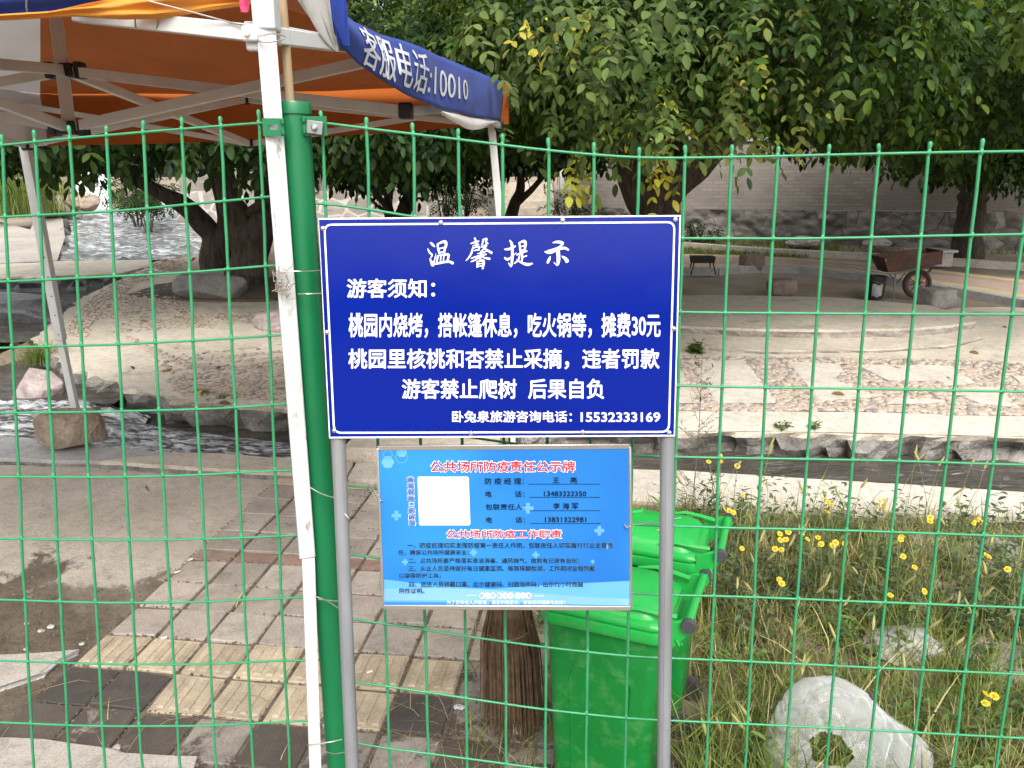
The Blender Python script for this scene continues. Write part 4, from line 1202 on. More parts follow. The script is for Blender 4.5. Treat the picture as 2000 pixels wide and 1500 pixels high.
# ================================================================== WIRE FENCE
def vplane(a, b):
    d = Vector((b[0] - a[0], b[1] - a[1], 0)).normalized()
    return Vector((a[0], a[1], 0)), Vector((-d.y, d.x, 0))
PL = vplane((-0.95, 1.42), (-0.36, 1.385))
PR = vplane((-0.36, 1.375), (0.87, 1.305))
def FP(px, py, pl): return plane_hit(px, py, *pl)
fence = empty("wire_fence", "green plastic-coated welded wire fence with a round post, running across the whole view", "fence", (-0.365, 1.38, 0))
def wire_net(tops, bots, ytop, ybot, rows, pl, xs_end, name, rw=0.0029, rh=0.0023, seed=1):
    """tops / bots: pixel x of every upright wire at ytop / ybot; rows: list of pixel polylines"""
    mb = MB()
    rr = random.Random(seed)
    rows3 = []
    for row in rows:
        pts = [FP(px, py, pl) for px, py in row]
        rows3.append(pts)
    def row_z(r, x):
        return float(np.interp(x, [p.x for p in rows3[r]], [p.z for p in rows3[r]]))
    n = pl[1]
    last = rows3[-1]
    gap = 0.137
    for t, b_ in zip(tops, bots):
        a = FP(t, ytop, pl); c = FP(b_, ybot, pl)
        def xat(z):
            k = (z - a.z) / (c.z - a.z)
            return a.lerp(c, k)
        zt = row_z(0, a.x) + 0.013 + rr.uniform(-.003, .004)
        pts = []
        zs = [zt] + [row_z(r, a.x) for r in range(len(rows3))]
        z = zs[-1]
        while z > 0.05:
            z -= gap; zs.append(max(z, 0.02))
        for i, z in enumerate(zs):
            k = min(1.0, (zs[0] - z) / max(1e-6, zs[0] - c.z))
            q = a.lerp(Vector((c.x, c.y, c.z)), k)
            bulge = rr.uniform(-0.0012, 0.0012)
            pts.append(Vector((q.x + bulge, q.y + n.y * 0, z)))
            if i + 1 < len(zs):                          # mid point with a slight bow
                z2 = (z + zs[i + 1]) / 2
                k2 = min(1.0, (zs[0] - z2) / max(1e-6, zs[0] - c.z))
                q2 = a.lerp(c, k2)
                pts.append(Vector((q2.x + bulge * 0.5 + rr.uniform(-.0008, .0008), q2.y, z2)))
        rad = [rw] * len(pts)
        pts[0].z += 0.0015
        mb.tube([pts[0] + Vector((0, 0, 0.004))] + pts, [rw * 0.7, rw * 1.35] + [rw] * (len(pts) - 1), 8)
        for z in zs[1:]:                                 # blobs of coating at the welds
            k = min(1.0, (zs[0] - z) / max(1e-6, zs[0] - c.z)); q = a.lerp(c, k)
            s = 0.0042
            mb.lathe([(0.0005, -s * 1.7), (s * 0.72, -s * 0.9), (s, 0), (s * 0.72, s * 0.9), (0.0005, s * 1.7)], (q.x, q.y - 0.001, z), 8)
    allrows = list(rows3)
    z0 = rows3[-1]
    k = 1
    while z0[0].z - gap * k > 0.04:
        allrows.append([Vector((p.x, p.y, p.z - gap * k)) for p in z0]); k += 1
    for pts in allrows:
        dense = []
        for i in range(len(pts) - 1):
            m = max(2, int((pts[i + 1] - pts[i]).length / 0.03))
            for j in range(m):
                q = pts[i].lerp(pts[i + 1], j / m)
                dense.append(q + Vector((0, 0, rr.uniform(-.0007, .0007))))
        dense.append(pts[-1])
        # smooth
        for _ in range(3):
            dense = [dense[0]] + [(dense[i - 1] + dense[i] * 2 + dense[i + 1]) / 4 for i in range(1, len(dense) - 1)] + [dense[-1]]
        dense = [q + Vector((0, -0.0025, 0)) for q in dense]
        mb.tube(dense, rh, 7)
    return mb.build(name, M['wire_green'], fence, angle=80)

R_T = [606, 632, 718, 808, 896, 981, 1071, 1160, 1248, 1338, 1428, 1518, 1617, 1715, 1813, 1915, 2017, 2120, 2222, 2325]
R_B = [664, 690, 762, 838, 912, 989, 1065, 1144, 1220, 1300, 1380, 1455, 1534, 1613, 1696, 1779, 1860, 1945, 2030, 2115]
rowsR = [
    [(603, 238), (632, 239), (718, 251), (808, 262), (896, 272), (981, 283), (1071, 295), (1160, 303), (1248, 309), (1338, 309), (1428, 307), (1617, 303), (1813, 298), (2000, 296), (2330, 288)],
    [(610, 397), (640, 398), (720, 408), (810, 424), (980, 448), (1160, 462), (1330, 466), (1421, 466), (1620, 465), (1810, 461), (2000, 457), (2330, 450)],
    [(618, 548), (700, 556), (900, 582), (1100, 602), (1320, 609), (1421, 611), (1700, 612), (2000, 614), (2330, 616)],
    [(626, 690), (720, 700), (920, 722), (1120, 742), (1310, 753), (1421, 755), (1700, 759), (2000, 764), (2330, 770)],
    [(634, 822), (740, 834), (920, 852), (985, 865), (1060, 872), (1240, 890), (1400, 893), (1700, 898), (2000, 907), (2330, 914)],
    [(640, 945), (700, 949), (800, 962), (1000, 994), (1230, 1024), (1450, 1030), (1700, 1036), (2000, 1047), (2330, 1060)],
    [(648, 1076), (690, 1083), (740, 1088), (1000, 1128), (1230, 1158), (1500, 1166), (1700, 1174), (2000, 1186), (2330, 1200)],
    [(655, 1203), (700, 1209), (800, 1224), (900, 1240), (1060, 1262), (1230, 1281), (1500, 1292), (1700, 1302), (2000, 1316), (2330, 1332)],
    [(660, 1325), (700, 1331), (800, 1345), (900, 1360), (1060, 1384), (1230, 1402), (1500, 1414), (1700, 1424), (2000, 1440), (2330, 1456)],
    [(665, 1443), (720, 1455), (900, 1478), (1060, 1500), (1230, 1518), (1500, 1530), (1700, 1540), (2000, 1556), (2330, 1572)]]
wire_net(R_T, R_B, 300, 1500, rowsR, PR, None, "mesh_panel", seed=4)
L_T = [-300, -225, -150, -74, 2, 68, 137, 209, 281, 357, 434, 508]
L_B = [-222, -150, -80, -8, 65, 136, 205, 277, 351, 422, 494, 566]
rowsL = [[(-310, 312), (0, 284), (68, 277), (210, 264), (360, 252), (440, 246), (512, 239), (560, 238)],
         [(-310, 440), (0, 424), (210, 414), (434, 393), (512, 385), (575, 380)],
         [(-300, 560), (0, 550), (220, 540), (434, 528), (513, 519), (585, 515)],
         [(-300, 686), (0, 679), (230, 672), (440, 662), (520, 656), (590, 652)],
         [(-300, 808), (0, 806), (240, 803), (440, 797), (540, 789), (600, 786)],
         [(-300, 929), (0, 930), (240, 931), (400, 927), (480, 921), (600, 916)],
         [(-300, 1048), (0, 1051), (240, 1054), (400, 1052), (480, 1049), (610, 1043)],
         [(-300, 1164), (0, 1170), (200, 1176), (400, 1175), (480, 1170), (620, 1164)],
         [(-300, 1280), (0, 1289), (200, 1296), (400, 1296), (500, 1291), (630, 1287)],
         [(-300, 1396), (0, 1409), (200, 1417), (400, 1416), (500, 1411), (640, 1404)]]
wire_net(L_T, L_B, 260, 1500, rowsL, PL, None, "mesh_panel", seed=6)
pt, pb_ = Yp(569, 205, 1.365), Yp(650, 1500, 1.365)
px_, py_ = -0.366, 1.367
mb = MB(); mb.lathe([(0.0255, 0.0), (0.0255, 1.812)], (px_, py_, 0), 28); mb.build("fence_post", M['post_green'], fence, angle=60)
fp_o = [o for o in fence.children if o.name.startswith("fence_post")][0]
mb = MB(); mb.lathe([(0.0283, -0.012), (0.0283, 0.004), (0.027, 0.0075), (0.001, 0.009)], (px_, py_, 1.815), 28); mb.build("cap", M['post_green'], fp_o, angle=50)
def bracket(px0, py0, px1, py1, y, slot):
    a = Yp(px0, py0, y); b = Yp(px1, py1, y)
    w, h = abs(b.x - a.x), abs(a.z - b.z)
    c = (a + b) / 2
    mb = MB()
    if slot:
        sw, sh = w * 0.44, h * 0.28
        mb.box((c.x, c.y, c.z + h * 0.32), (w, 0.003, h * 0.36)); mb.box((c.x, c.y, c.z - h * 0.32), (w, 0.003, h * 0.36))
        mb.box((c.x - w * 0.36, c.y, c.z), (w * 0.28, 0.0028, h * 0.29)); mb.box((c.x + w * 0.36, c.y, c.z), (w * 0.28, 0.0028, h * 0.29))
    else: mb.box(c, (w, 0.003, h))
    for sx in (1,):
        for q in (-0.3, 0.3):
            xx = c.x + (w * 0.47 if slot else -w * 0.42)
            mb.lathe([(0.0036, -0.003), (0.0036, 0.003), (0.001, 0.0045)], (xx, c.y - 0.003, c.z + h * q), 10)
    return mb.build("bracket", M['post_green'], fence)
bracket(512, 231, 556, 266, 1.312, True)
bracket(590, 227, 640, 265, 1.348, False)
mb = MB(); c = Yp(615, 249, 1.340)
mb.box(c, (0.026, 0.004, 0.021), rot=Matrix.Rotation(R(8), 3, 'Y')); mb.build("clamp_plate", M['zinc'], fence, bevel=.001)
clamp = [o for o in fence.children if o.name.startswith("clamp_plate")][0]
mb = MB(); mb.tube([c + Vector((0, 0, 0)), c + Vector((0, -0.006, 0)), c + Vector((0, -.008, 0))], [0.005, 0.005, 0.0028], 12); mb.build("bolt", M['steel'], clamp)

# ================================================================== LETTERING
txt_cache = {}
def text_mesh(s, bold=0.0, align=None, spacing=1.0, res=3):
    cu = bpy.data.curves.new("lettering", 'FONT')
    cu.body = s; cu.size = 1.0; cu.offset = bold; cu.resolution_u = res; cu.fill_mode = 'FRONT'
    cu.space_character = spacing
    if align: cu.align_x = align
    o = bpy.data.objects.new("lettering", cu)
    COL.objects.link(o)
    dg = bpy.context.evaluated_depsgraph_get()
    me = bpy.data.meshes.new_from_object(o.evaluated_get(dg), preserve_all_data_layers=False, depsgraph=dg)
    V = np.array([v.co[:] for v in me.vertices]); Fs = [tuple(p.vertices) for p in me.polygons]
    bpy.data.objects.remove(o); bpy.data.curves.remove(cu); bpy.data.meshes.remove(me)
    return V, Fs

class Board:
    """a flat sheet whose corners are known in the photo; places print on it"""
    def __init__(self, p0, n):
        self.p0, self.n = p0, n.normalized()
    def at(self, px, py, off=0.0):
        return plane_hit(px, py, self.p0, self.n) - self.n * off
    def text(self, mb, s, x0, y0, x1, y1, off=0.0008, bold=0.0, m=0, shear=0.0, spacing=1.0):
        """bold (in em) is made of shifted layers of the same letters"""
        V, Fs = text_mesh(s, 0.0, spacing=spacing)
        lo, hi = V.min(0) - bold, V.max(0) + bold
        sh = [(0.0, 0.0)]
        if bold > 0:
            sh += [(bold * math.cos(k * math.pi / 4), bold * math.sin(k * math.pi / 4)) for k in range(8)]
        for k, (sx, sy) in enumerate(sh):
            u = (V[:, 0] + sx - lo[0]) / (hi[0] - lo[0]); w = (V[:, 1] + sy - lo[1]) / (hi[1] - lo[1])
            vs = [self.at(x0 + (x1 - x0) * a, y1 + (y0 - y1) * b, off + 0.000012 * k) for a, b in zip(u, w)]
            mb.add(vs, Fs, m)
    def poly(self, mb, pts, off, m=0):
        mb.poly([self.at(x, y, off) for x, y in pts], m)
    def stroke(self, mb, pts, off, m=0, k=1.0):
        """tapering brush stroke: pts of (x, y, width)"""
        Q = []
        n = len(pts)
        for i in range(n - 1):
            p0 = pts[max(i - 1, 0)]; p1 = pts[i]; p2 = pts[i + 1]; p3 = pts[min(i + 2, n - 1)]
            for j in range(6):
                t = j / 6
                Q.append(tuple(0.5 * (2 * b + (c - a) * t + (2 * a - 5 * b + 4 * c - d) * t * t + (3 * b - a - 3 * c + d) * t ** 3) for a, b, c, d in zip(p0, p1, p2, p3)))
        Q.append(pts[-1])
        L, Rr = [], []
        for i, (x, y, w) in enumerate(Q):
            a = Q[max(i - 1, 0)]; b = Q[min(i + 1, len(Q) - 1)]
            dx, dy = b[0] - a[0], b[1] - a[1]; l = math.hypot(dx, dy) or 1
            w = max(w, 0.3) / 2 * k
            L.append((x - dy / l * w, y + dx / l * w)); Rr.append((x + dy / l * w, y - dx / l * w))
        vs = [self.at(x, y, off) for x, y in L] + [self.at(x, y, off) for x, y in Rr]
        N = len(L)
        mb.add(vs, [(i, i + 1, N + i + 1, N + i) for i in range(N - 1)], m)
        for (x, y, w) in (Q[0], Q[-1]):                  # round ends
            r = max(w, 0.3) / 2 * k
            self.poly(mb, [(x + r * math.cos(a * 0.628), y + r * math.sin(a * 0.628)) for a in range(10)], off, m)

# ================================================================== BLUE NOTICE SIGN ON TWO GALVANISED TUBES
s_top, s_bot = Yp(976, 422, 1.285), Yp(980, 853, 1.255)
s_n = Vector((0, 1, 0)); sd = (s_top - s_bot).normalized(); s_n = Vector((0.012, 1, 0)); s_n = (s_n - sd * s_n.dot(sd)).normalized()
SB = Board(s_bot, s_n)
sign = empty("notice_sign", "blue notice board with white Chinese lettering, screwed to two galvanised tubes", "sign", (0, 1.28, 0))
crn = [(622, 426), (1330, 420), (1318, 852), (643, 856)]
mb = MB()
fr_ = [SB.at(x, y, 0.0) for x, y in crn]; bk = [p + s_n * 0.0025 for p in fr_]
mb.add(fr_ + bk, [(0, 3, 2, 1), (4, 5, 6, 7), (0, 1, 5, 4), (1, 2, 6, 5), (2, 3, 7, 6), (3, 0, 4, 7)])
board = mb.build("board", M['sign_blue'], sign, smooth=False)
mb = MB()                                                # pale cut edge of the sheet
e_ = [SB.at(x, y, 0.0006) for x, y in crn]; e2 = [SB.at(x, y, 0.0006) for x, y in [(623, 429), (1327, 423), (1316, 849), (645, 853)]]
mb.add(e_ + e2, [(0, 4, 5, 1), (1, 5, 6, 2), (2, 6, 7, 3), (3, 7, 4, 0)])
mb.build("edge", M['white_ink'], board, smooth=False)
# white border line with rounded corners
def rrect(x0, y0, x1, y1, tl, tr, brr, blr, r):
    pass
def border_pts(inset):
    c = [(632 + inset, 437 + inset), (1319 - inset, 432 + inset), (1308 - inset, 845 - inset), (651 + inset, 847 - inset)]
    r = 17 - inset
    out = []
    for i in range(4):
        p = Vector(c[i]); a = (Vector(c[i - 1]) - p).normalized(); b = (Vector(c[(i + 1) % 4]) - p).normalized()
        p0 = p + a * r; p1 = p + b * r
        for k in range(8):
            t = k / 7
            out.append(tuple(p0 * (1 - t) ** 2 + p * 2 * t * (1 - t) + p1 * t * t))
    return out
mb = MB(); o1, o2 = border_pts(0), border_pts(3.6)
n_ = len(o1)
mb.add([SB.at(x, y, 0.0008) for x, y in o1] + [SB.at(x, y, 0.0008) for x, y in o2], [(i, (i + 1) % n_, n_ + (i + 1) % n_, n_ + i) for i in range(n_)])
mb.build("border_line", M['white_ink'], board, smooth=False)
mb = MB()
BOLD = 0.019
SB.text(mb, "游客须知：", 677.5, 544, 850, 582, bold=BOLD)
SB.text(mb, "桃园内烧烤，搭帐篷休息，吃火锅等，摊费30元", 681, 610.5, 1290, 660, bold=BOLD)
SB.text(mb, "桃园里核桃和杏禁止采摘，违者罚款", 680.5, 680.5, 1288, 721, bold=BOLD)
SB.text(mb, "游客禁止爬树", 785, 739.5, 1009, 779, bold=BOLD)
SB.text(mb, "后果自负", 1031.5, 739.5, 1180, 779, bold=BOLD)
SB.text(mb, "卧兔泉旅游咨询电话：", 883, 802, 1117, 825, bold=BOLD)
SB.text(mb, "15532333169", 1134, 805, 1289.5, 824, bold=0.022)
def S1(pts): return [(620 + x / 5.405, 410 + y / 5.405, w / 5.405) for x, y, w in pts]
def S2(pts): return [(980 + x / 5.405, 410 + y / 5.405, w / 5.405) for x, y, w in pts]
wen = [[(1192, 345, 10), (1212, 362, 26), (1238, 388, 12)], [(1165, 408, 8), (1185, 450, 20), (1212, 475, 14), (1196, 505, 10)], [(1186, 515, 10), (1205, 550, 26), (1220, 585, 26), (1236, 530, 12), (1252, 460, 4)],
       [(1268, 362, 16), (1276, 410, 22), (1288, 456, 22)], [(1268, 362, 14), (1310, 342, 22), (1350, 336, 30), (1358, 370, 26), (1346, 410, 22), (1340, 448, 18)], [(1288, 408, 12), (1332, 398, 14)], [(1288, 452, 14), (1340, 442, 14)],
       [(1272, 486, 18), (1264, 520, 20), (1258, 562, 16)], [(1264, 486, 12), (1320, 474, 20), (1378, 470, 26), (1382, 500, 22), (1366, 552, 16)], [(1304, 488, 12), (1298, 550, 12)], [(1336, 484, 12), (1328, 548, 12)], [(1232, 575, 10), (1290, 560, 22), (1380, 545, 22), (1426, 560, 30)]]
xin = [[(1618, 356, 10), (1655, 344, 18), (1702, 330, 14)], [(1662, 300, 20), (1676, 340, 18), (1682, 388, 14)], [(1640, 380, 8), (1700, 362, 14)], [(1644, 404, 12), (1706, 386, 16), (1704, 424, 12)], [(1654, 430, 10), (1704, 418, 12)], [(1642, 396, 14), (1626, 455, 20), (1600, 500, 16), (1568, 536, 8)],
       [(1752, 316, 12), (1784, 306, 24), (1778, 340, 18), (1798, 354, 16)], [(1748, 312, 14), (1744, 350, 14), (1730, 372, 8)], [(1728, 392, 10), (1782, 372, 20), (1756, 412, 16), (1722, 440, 8)], [(1736, 384, 10), (1778, 416, 18), (1836, 452, 26)],
       [(1790, 432, 12), (1740, 452, 16), (1690, 462, 8)], [(1622, 512, 10), (1690, 490, 18), (1780, 468, 16)], [(1728, 446, 14), (1722, 500, 18), (1712, 545, 14)], [(1718, 490, 14), (1674, 524, 16), (1622, 546, 12)], [(1730, 488, 10), (1768, 506, 18), (1816, 516, 24)],
       [(1688, 545, 16), (1690, 575, 20), (1686, 604, 16)], [(1686, 548, 10), (1744, 534, 24), (1756, 560, 24), (1744, 618, 18)], [(1694, 572, 10), (1744, 564, 10)], [(1690, 598, 10), (1742, 588, 12)]]
ti = [[(32, 416, 14), (80, 412, 24), (140, 384, 18)], [(84, 322, 12), (106, 360, 26), (112, 450, 26), (108, 540, 26), (98, 598, 12), (72, 560, 10)], [(34, 508, 20), (64, 522, 24), (110, 490, 12), (156, 450, 4)],
      [(184, 346, 16), (192, 390, 20), (196, 432, 18)], [(182, 350, 12), (230, 330, 26), (250, 350, 28), (240, 430, 18)], [(196, 388, 10), (236, 378, 12)], [(194, 430, 12), (242, 420, 14)],
      [(160, 474, 14), (214, 450, 20), (264, 434, 16)], [(214, 452, 18), (216, 500, 20), (210, 545, 16)], [(218, 500, 10), (262, 484, 14)], [(190, 478, 14), (172, 530, 18), (132, 566, 10)], [(160, 526, 10), (210, 556, 22), (270, 576, 30), (320, 566, 16)]]
shi = [[(540, 346, 10), (590, 338, 28), (642, 350, 26), (610, 388, 16), (540, 414, 10), (480, 428, 6)], [(458, 442, 16), (510, 448, 34), (590, 416, 30), (660, 402, 26), (700, 420, 22)], [(590, 420, 38), (598, 490, 38), (596, 545, 34), (586, 584, 14), (552, 556, 8)],
       [(512, 492, 10), (498, 525, 28), (484, 556, 22)], [(634, 488, 10), (664, 508, 30), (690, 536, 34), (682, 546, 24)]]
for k, st_ in enumerate(wen + xin): SB.stroke(mb, S1(st_), 0.0008 + 0.00001 * k)
for k, st_ in enumerate(ti + shi): SB.stroke(mb, S2(st_), 0.0008 + 0.00001 * k)
mb.build("lettering", M['white_ink'], board, smooth=False)
for (x, y) in [(631, 446), (861, 435), (1099, 430), (1319, 429), (639, 649), (1316, 642), (653, 841), (920, 846), (1138, 844), (1307, 845)]:
    mb = MB(); c = SB.at(x, y, 0.0); q = s_n
    mb.tube([c - q * 0.0002, c - q * 0.0012, c - q * 0.0028, c - q * 0.0036], [0.0044, 0.0044, 0.0032, 0.0012], 16)
    mb.tube([c - q * 0.0033, c - q * 0.0038], [0.0013, 0.0011], 6)
    mb.build("screw", M['steel'], sign, angle=50)
for (xt, yt, xb, yb) in [(650, 700, 684, 1500), (1309, 700, 1299, 1500)]:
    a = SB.at(xt, yt) + s_n * 0.0155; a2 = SB.at(xb, yb) + s_n * 0.0155
    d_ = (a2 - a); k = -a.z / d_.z
    foot = a + d_ * k
    top = a - d_.normalized() * 0.20
    mb = MB(); mb.tube([foot + Vector((0, 0, 0.0)), a.lerp(foot, .5), a, top], 0.0125, 20)
    mb.bar(a - Vector((0.003, 0.0128, 0.02)), foot - Vector((0.003, 0.0128, 0)), 0.002, 0.0015)
    mb.build("post", M['zinc'], sign, angle=60)

# ================================================================== LIGHT BLUE PRINTED NOTICE
n_top, n_bot = Yp(983, 872, 1.272), Yp(990, 1188, 1.254)
nd = (n_top - n_bot).normalized(); n_n = Vector((0.0, 1, 0)); n_n = (n_n - nd * n_n.dot(nd)).normalized()
NB = Board(n_bot, n_n)
notice = empty("printed_notice", "light blue printed notice in a thin silver frame, wired up below the blue sign", "notice board", (-0.0, 1.27, 0.0))
ncr = [(737, 875), (1229, 872), (1231, 1188), (749, 1186)]
def bil(u, v):
    (ax, ay), (bx, by), (cx, cy), (dx, dy) = ncr
    return (ax + (bx - ax) * u) * (1 - v) + (dx + (cx - dx) * u) * v, (ay + (by - ay) * u) * (1 - v) + (dy + (cy - dy) * u) * v
def mat_notice():
    m, nt, b, out = new_mat("printed blue panel")
    v = coord(nt)
    c = ramp(nt, tex_noise(nt, v, 4.5, 1), [(0.35, (0.012, 0.125, 0.42)), (0.7, (0.024, 0.215, 0.54))]).outputs[0]
    nt.links.new(c, b.inputs["Base Color"]); b.inputs["Roughness"].default_value = 0.22
    return m
M['n_blue'] = mat_notice()
M['n_light'] = pm("pale blue print", (0.11, 0.34, 0.60), (0.08, 0.28, 0.56), 6, 0.25)
M['n_wave'] = pm("white blue print", (0.21, 0.41, 0.64), (0.12, 0.30, 0.58), 5, 0.25)
M['n_deep'] = pm("deep blue print", (0.05, 0.20, 0.62), (0.035, 0.16, 0.55), 5, 0.25)
M['n_red'] = pm("red ink", (0.52, 0.006, 0.02), None, 5, 0.3)
M['n_black'] = pm("black ink", (0.004, 0.007, 0.018), None, 5, 0.4, spec=.2)
M['n_navy'] = pm("navy ink", (0.01, 0.06, 0.32), None, 5, 0.3)
mb = MB()
f4 = [NB.at(x, y, 0) for x, y in ncr]; b4 = [p + n_n * 0.004 for p in f4]
mb.add(f4 + b4, [(0, 3, 2, 1), (4, 5, 6, 7), (0, 1, 5, 4), (1, 2, 6, 5), (2, 3, 7, 6), (3, 0, 4, 7)])
panel = mb.build("panel", M['n_blue'], notice, smooth=False)
mb = MB()
for a, b in zip(f4, f4[1:] + f4[:1]):
    mb.bar(a + n_n * 0.001, b + n_n * 0.001, 0.0042, 0.009)
mb.build("frame", M['chrome'], notice, bevel=0.001)
def NX(x, y): return 740 + x / 4.0, 870 + y / 4.0
mb = MB()
mats_n = [M['n_light'], M['n_wave'], M['n_deep'], M['white_ink'], M['n_red'], M['n_black'], M['n_navy']]
def npoly(pts, off, m): NB.poly(mb, [NX(*p) for p in pts], off, m)
def ntext(s, x0, x1, y0, y1, m, bold=0.0, off=0.0012, spacing=1.0):
    X0, Y0 = NX(x0, y0); X1, Y1 = NX(x1, y1); NB.text(mb, s, X0, Y0, X1, Y1, off=off, bold=bold if bold >= .01 else 0.0, m=m, spacing=spacing)
# wave bands along the foot
xs = np.linspace(42, 1955, 30)
wa = [1045 + 75 * math.sin((x - 40) / 1900 * 3.1) if x < 900 else 1120 - 62 * ((x - 900) / 1050) ** 0.8 for x in xs]
wb = [1120 - 20 * math.sin((x - 40) / 400) + 0.03 * (x - 40) for x in xs]
def band(ya, yb, off, m):
    vs = [NB.at(*NX(x, y), off) for x, y in zip(xs, ya)] + [NB.at(*NX(x, y), off) for x, y in zip(xs, yb)]
    N = len(xs); mb.add(vs, [(i, N + i, N + i + 1, i + 1) for i in range(N - 1)], m)
low = [1255 + 0.012 * (x - 40) for x in xs]
band(wa, low, 0.0003, 0); band(wb, low, 0.0005, 1)
band([y * 0.35 + l * 0.65 for y, l in zip(wb, low)], low, 0.0007, 0)
band([y * 0.12 + l * 0.88 - 20 for y, l in zip(wb, low)], low, 0.0008, 2)
for (cx, cy, r, m) in [(137, 547, 38, 0), (1165, 490, 42, 0), (1722, 665, 38, 0), (1225, 855, 28, 0), (205, 910, 25, 0), (740, 835, 28, 0), (1670, 907, 16, 0), (1785, 790, 20, 0)]:
    w = r * 0.36
    npoly([(cx - w, cy - r), (cx + w, cy - r), (cx + w, cy - w), (cx + r, cy - w), (cx + r, cy + w), (cx + w, cy + w), (cx + w, cy + r), (cx - w, cy + r), (cx - w, cy + w), (cx - r, cy + w), (cx - r, cy - w), (cx - w, cy - w)], 0.0004, m)
def hexa(cx, cy, r): return [(cx + r * math.cos(R(60 * k)), cy + r * math.sin(R(60 * k))) for k in range(6)]
npoly(hexa(70, 130, 52), 0.0004, 0); npoly(hexa(178, 52, 44), 0.0004, 0)
def hexring(cx, cy, r):
    a, b = hexa(cx, cy, r), hexa(cx, cy, r - 5)
    mb.add([NB.at(*NX(*p), 0.0004) for p in a + b], [(i, (i + 1) % 6, 6 + (i + 1) % 6, 6 + i) for i in range(6)], 0)
hexring(178, 92, 52); hexring(70, 70, 40)
# white square panel at the left (its printed code is left out)
rp_ = []
for (cx, cy, a0) in [(322, 257, 180), (694, 257, 270), (694, 609, 0), (322, 609, 90)]:
    for k in range(5):
        a = R(a0 + k * 22.5); rp_.append((cx + 14 * math.cos(a) + (cy - 430) * 0.035, cy + 14 * math.sin(a)))
npoly(rp_, 0.0006, 3)
ntext("公共场所防疫责任公示牌", 399, 1539, 114, 212, 3, 0.055, 0.0009)
ntext("公共场所防疫责任公示牌", 405, 1533, 120, 206, 4, 0.02, 0.0012)
ntext("公共场所防疫工作职责", 523, 1434, 651, 730, 3, 0.055, 0.0009)
ntext("公共场所防疫工作职责", 528, 1429, 657, 724, 4, 0.02, 0.0012)
for k, ch in enumerate("幸福张家口场所码"):
    y0 = 241 + k * 48.6; x0 = 219 + k * 1.9
    if ch == "口": ntext(ch, x0 + 8, x0 + 50, y0 + 6, y0 + 40, 3, 0.05, 0.0009); ntext(ch, x0 + 12, x0 + 46, y0 + 9, y0 + 37, 6, 0.004)
    else: ntext(ch, x0 - 3, x0 + 59, y0 - 2, y0 + 46, 3, 0.026, 0.0009); ntext(ch, x0 + 1, x0 + 55, y0 + 1, y0 + 43, 6, 0.014)
ntext("防 疫 经 理：", 828, 1133, 252, 303, 5, 0.012); ntext("电", 833, 882, 355, 402, 5, 0.012); ntext("话：", 1061, 1138, 355, 402, 5, 0.012)
ntext("包联责任人：", 833, 1141, 455, 502, 5, 0.012); ntext("电", 838, 886, 557, 603, 5, 0.012); ntext("话：", 1066, 1142, 557, 603, 5, 0.012)
ntext("王", 1358, 1410, 249, 291, 5, 0.012); ntext("亮", 1494, 1549, 246, 294, 5, 0.012); ntext("13483323350", 1290, 1620, 356, 395, 5, 0.015)
ntext("李", 1362, 1414, 448, 496, 5, 0.012); ntext("海", 1434, 1487, 448, 496, 5, 0.012); ntext("军", 1507, 1558, 448, 496, 5, 0.012); ntext("13831322981", 1297, 1620, 558, 597, 5, 0.015)
for (xa, xb, yy) in [(1168, 1727, 299), (1173, 1729, 402), (1176, 1730, 506), (1179, 1731, 606)]:
    npoly([(xa, yy), (xb, yy), (xb, yy + 3.5), (xa, yy + 3.5)], 0.0011, 5)
body = [("一、防疫经理切实发挥防疫第一责任人作用，包联责任人切实履行行业主管责", 222, 1830, 755, 802), ("任，确保公共场所健康安全；", 150, 706, 812, 857), ("二、公共场所要严格落实清洁消毒、通风换气，做到有记录有台账；", 230, 1568, 876, 922),
        ("三、从业人员坚持做好每日健康监测、每周核酸检测，工作期间全程佩戴", 232, 1690, 934, 981), ("口罩等防护工具；", 160, 486, 994, 1037), ("四、进店人员佩戴口罩、出示健康码、扫验场所码，出示72小时核酸", 238, 1597, 1058, 1106), ("阴性证明。", 160, 356, 1114, 1154)]
for s, x0, x1, y0, y1 in body:
    ntext(s, x0 - 2, x1 + 2, y0 - 2, y1 + 2, 0, 0.020, 0.0009); ntext(s, x0, x1, y0, y1, 5, 0.011)
for (xa, s) in [(785, "戴口罩"), (923, "勤洗手"), (1064, "不扎堆")]:
    for k, ch in enumerate(s):
        cx = xa + 22 + k * 41
        npoly([(cx + 24 * math.cos(a * 0.3927), 1172 + 24 * math.sin(a * 0.3927)) for a in range(16)], 0.0009 + 0.00002 * k, 3)
        if ch == "口": ntext(ch, cx - 13, cx + 13, 1160, 1186, 6, 0.0)
        else: ntext(ch, cx - 18, cx + 18, 1154, 1190, 6, 0.0)
npoly([(683, 1167), (765, 1169), (765, 1172), (683, 1170)], 0.0009, 3); npoly([(1210, 1171), (1290, 1173), (1290, 1176), (1210, 1174)], 0.0009, 3)
ntext("为了您和他人的健康，请您积极配合，谢谢您的理解与支持！", 530, 1453, 1208, 1240, 3, 0.005)
mb.build("print", mats_n, panel, smooth=False)

# ================================================================== GAZEBO
gz_ = empty("gazebo", "pop-up canopy with orange underside, blue lettered valance and white folding frame", "gazebo", (-0.42, 1.33, 0))
NL = Vector((-0.432, 1.325, 0)); FR = Vector((-0.03, 4.85, 0)); FL = Vector((-2.95, 5.05, 0)); BL = Vector((-3.35, 1.6, 0))
CT = Vector((-1.80, 3.1, 0))
EZ = 2.03
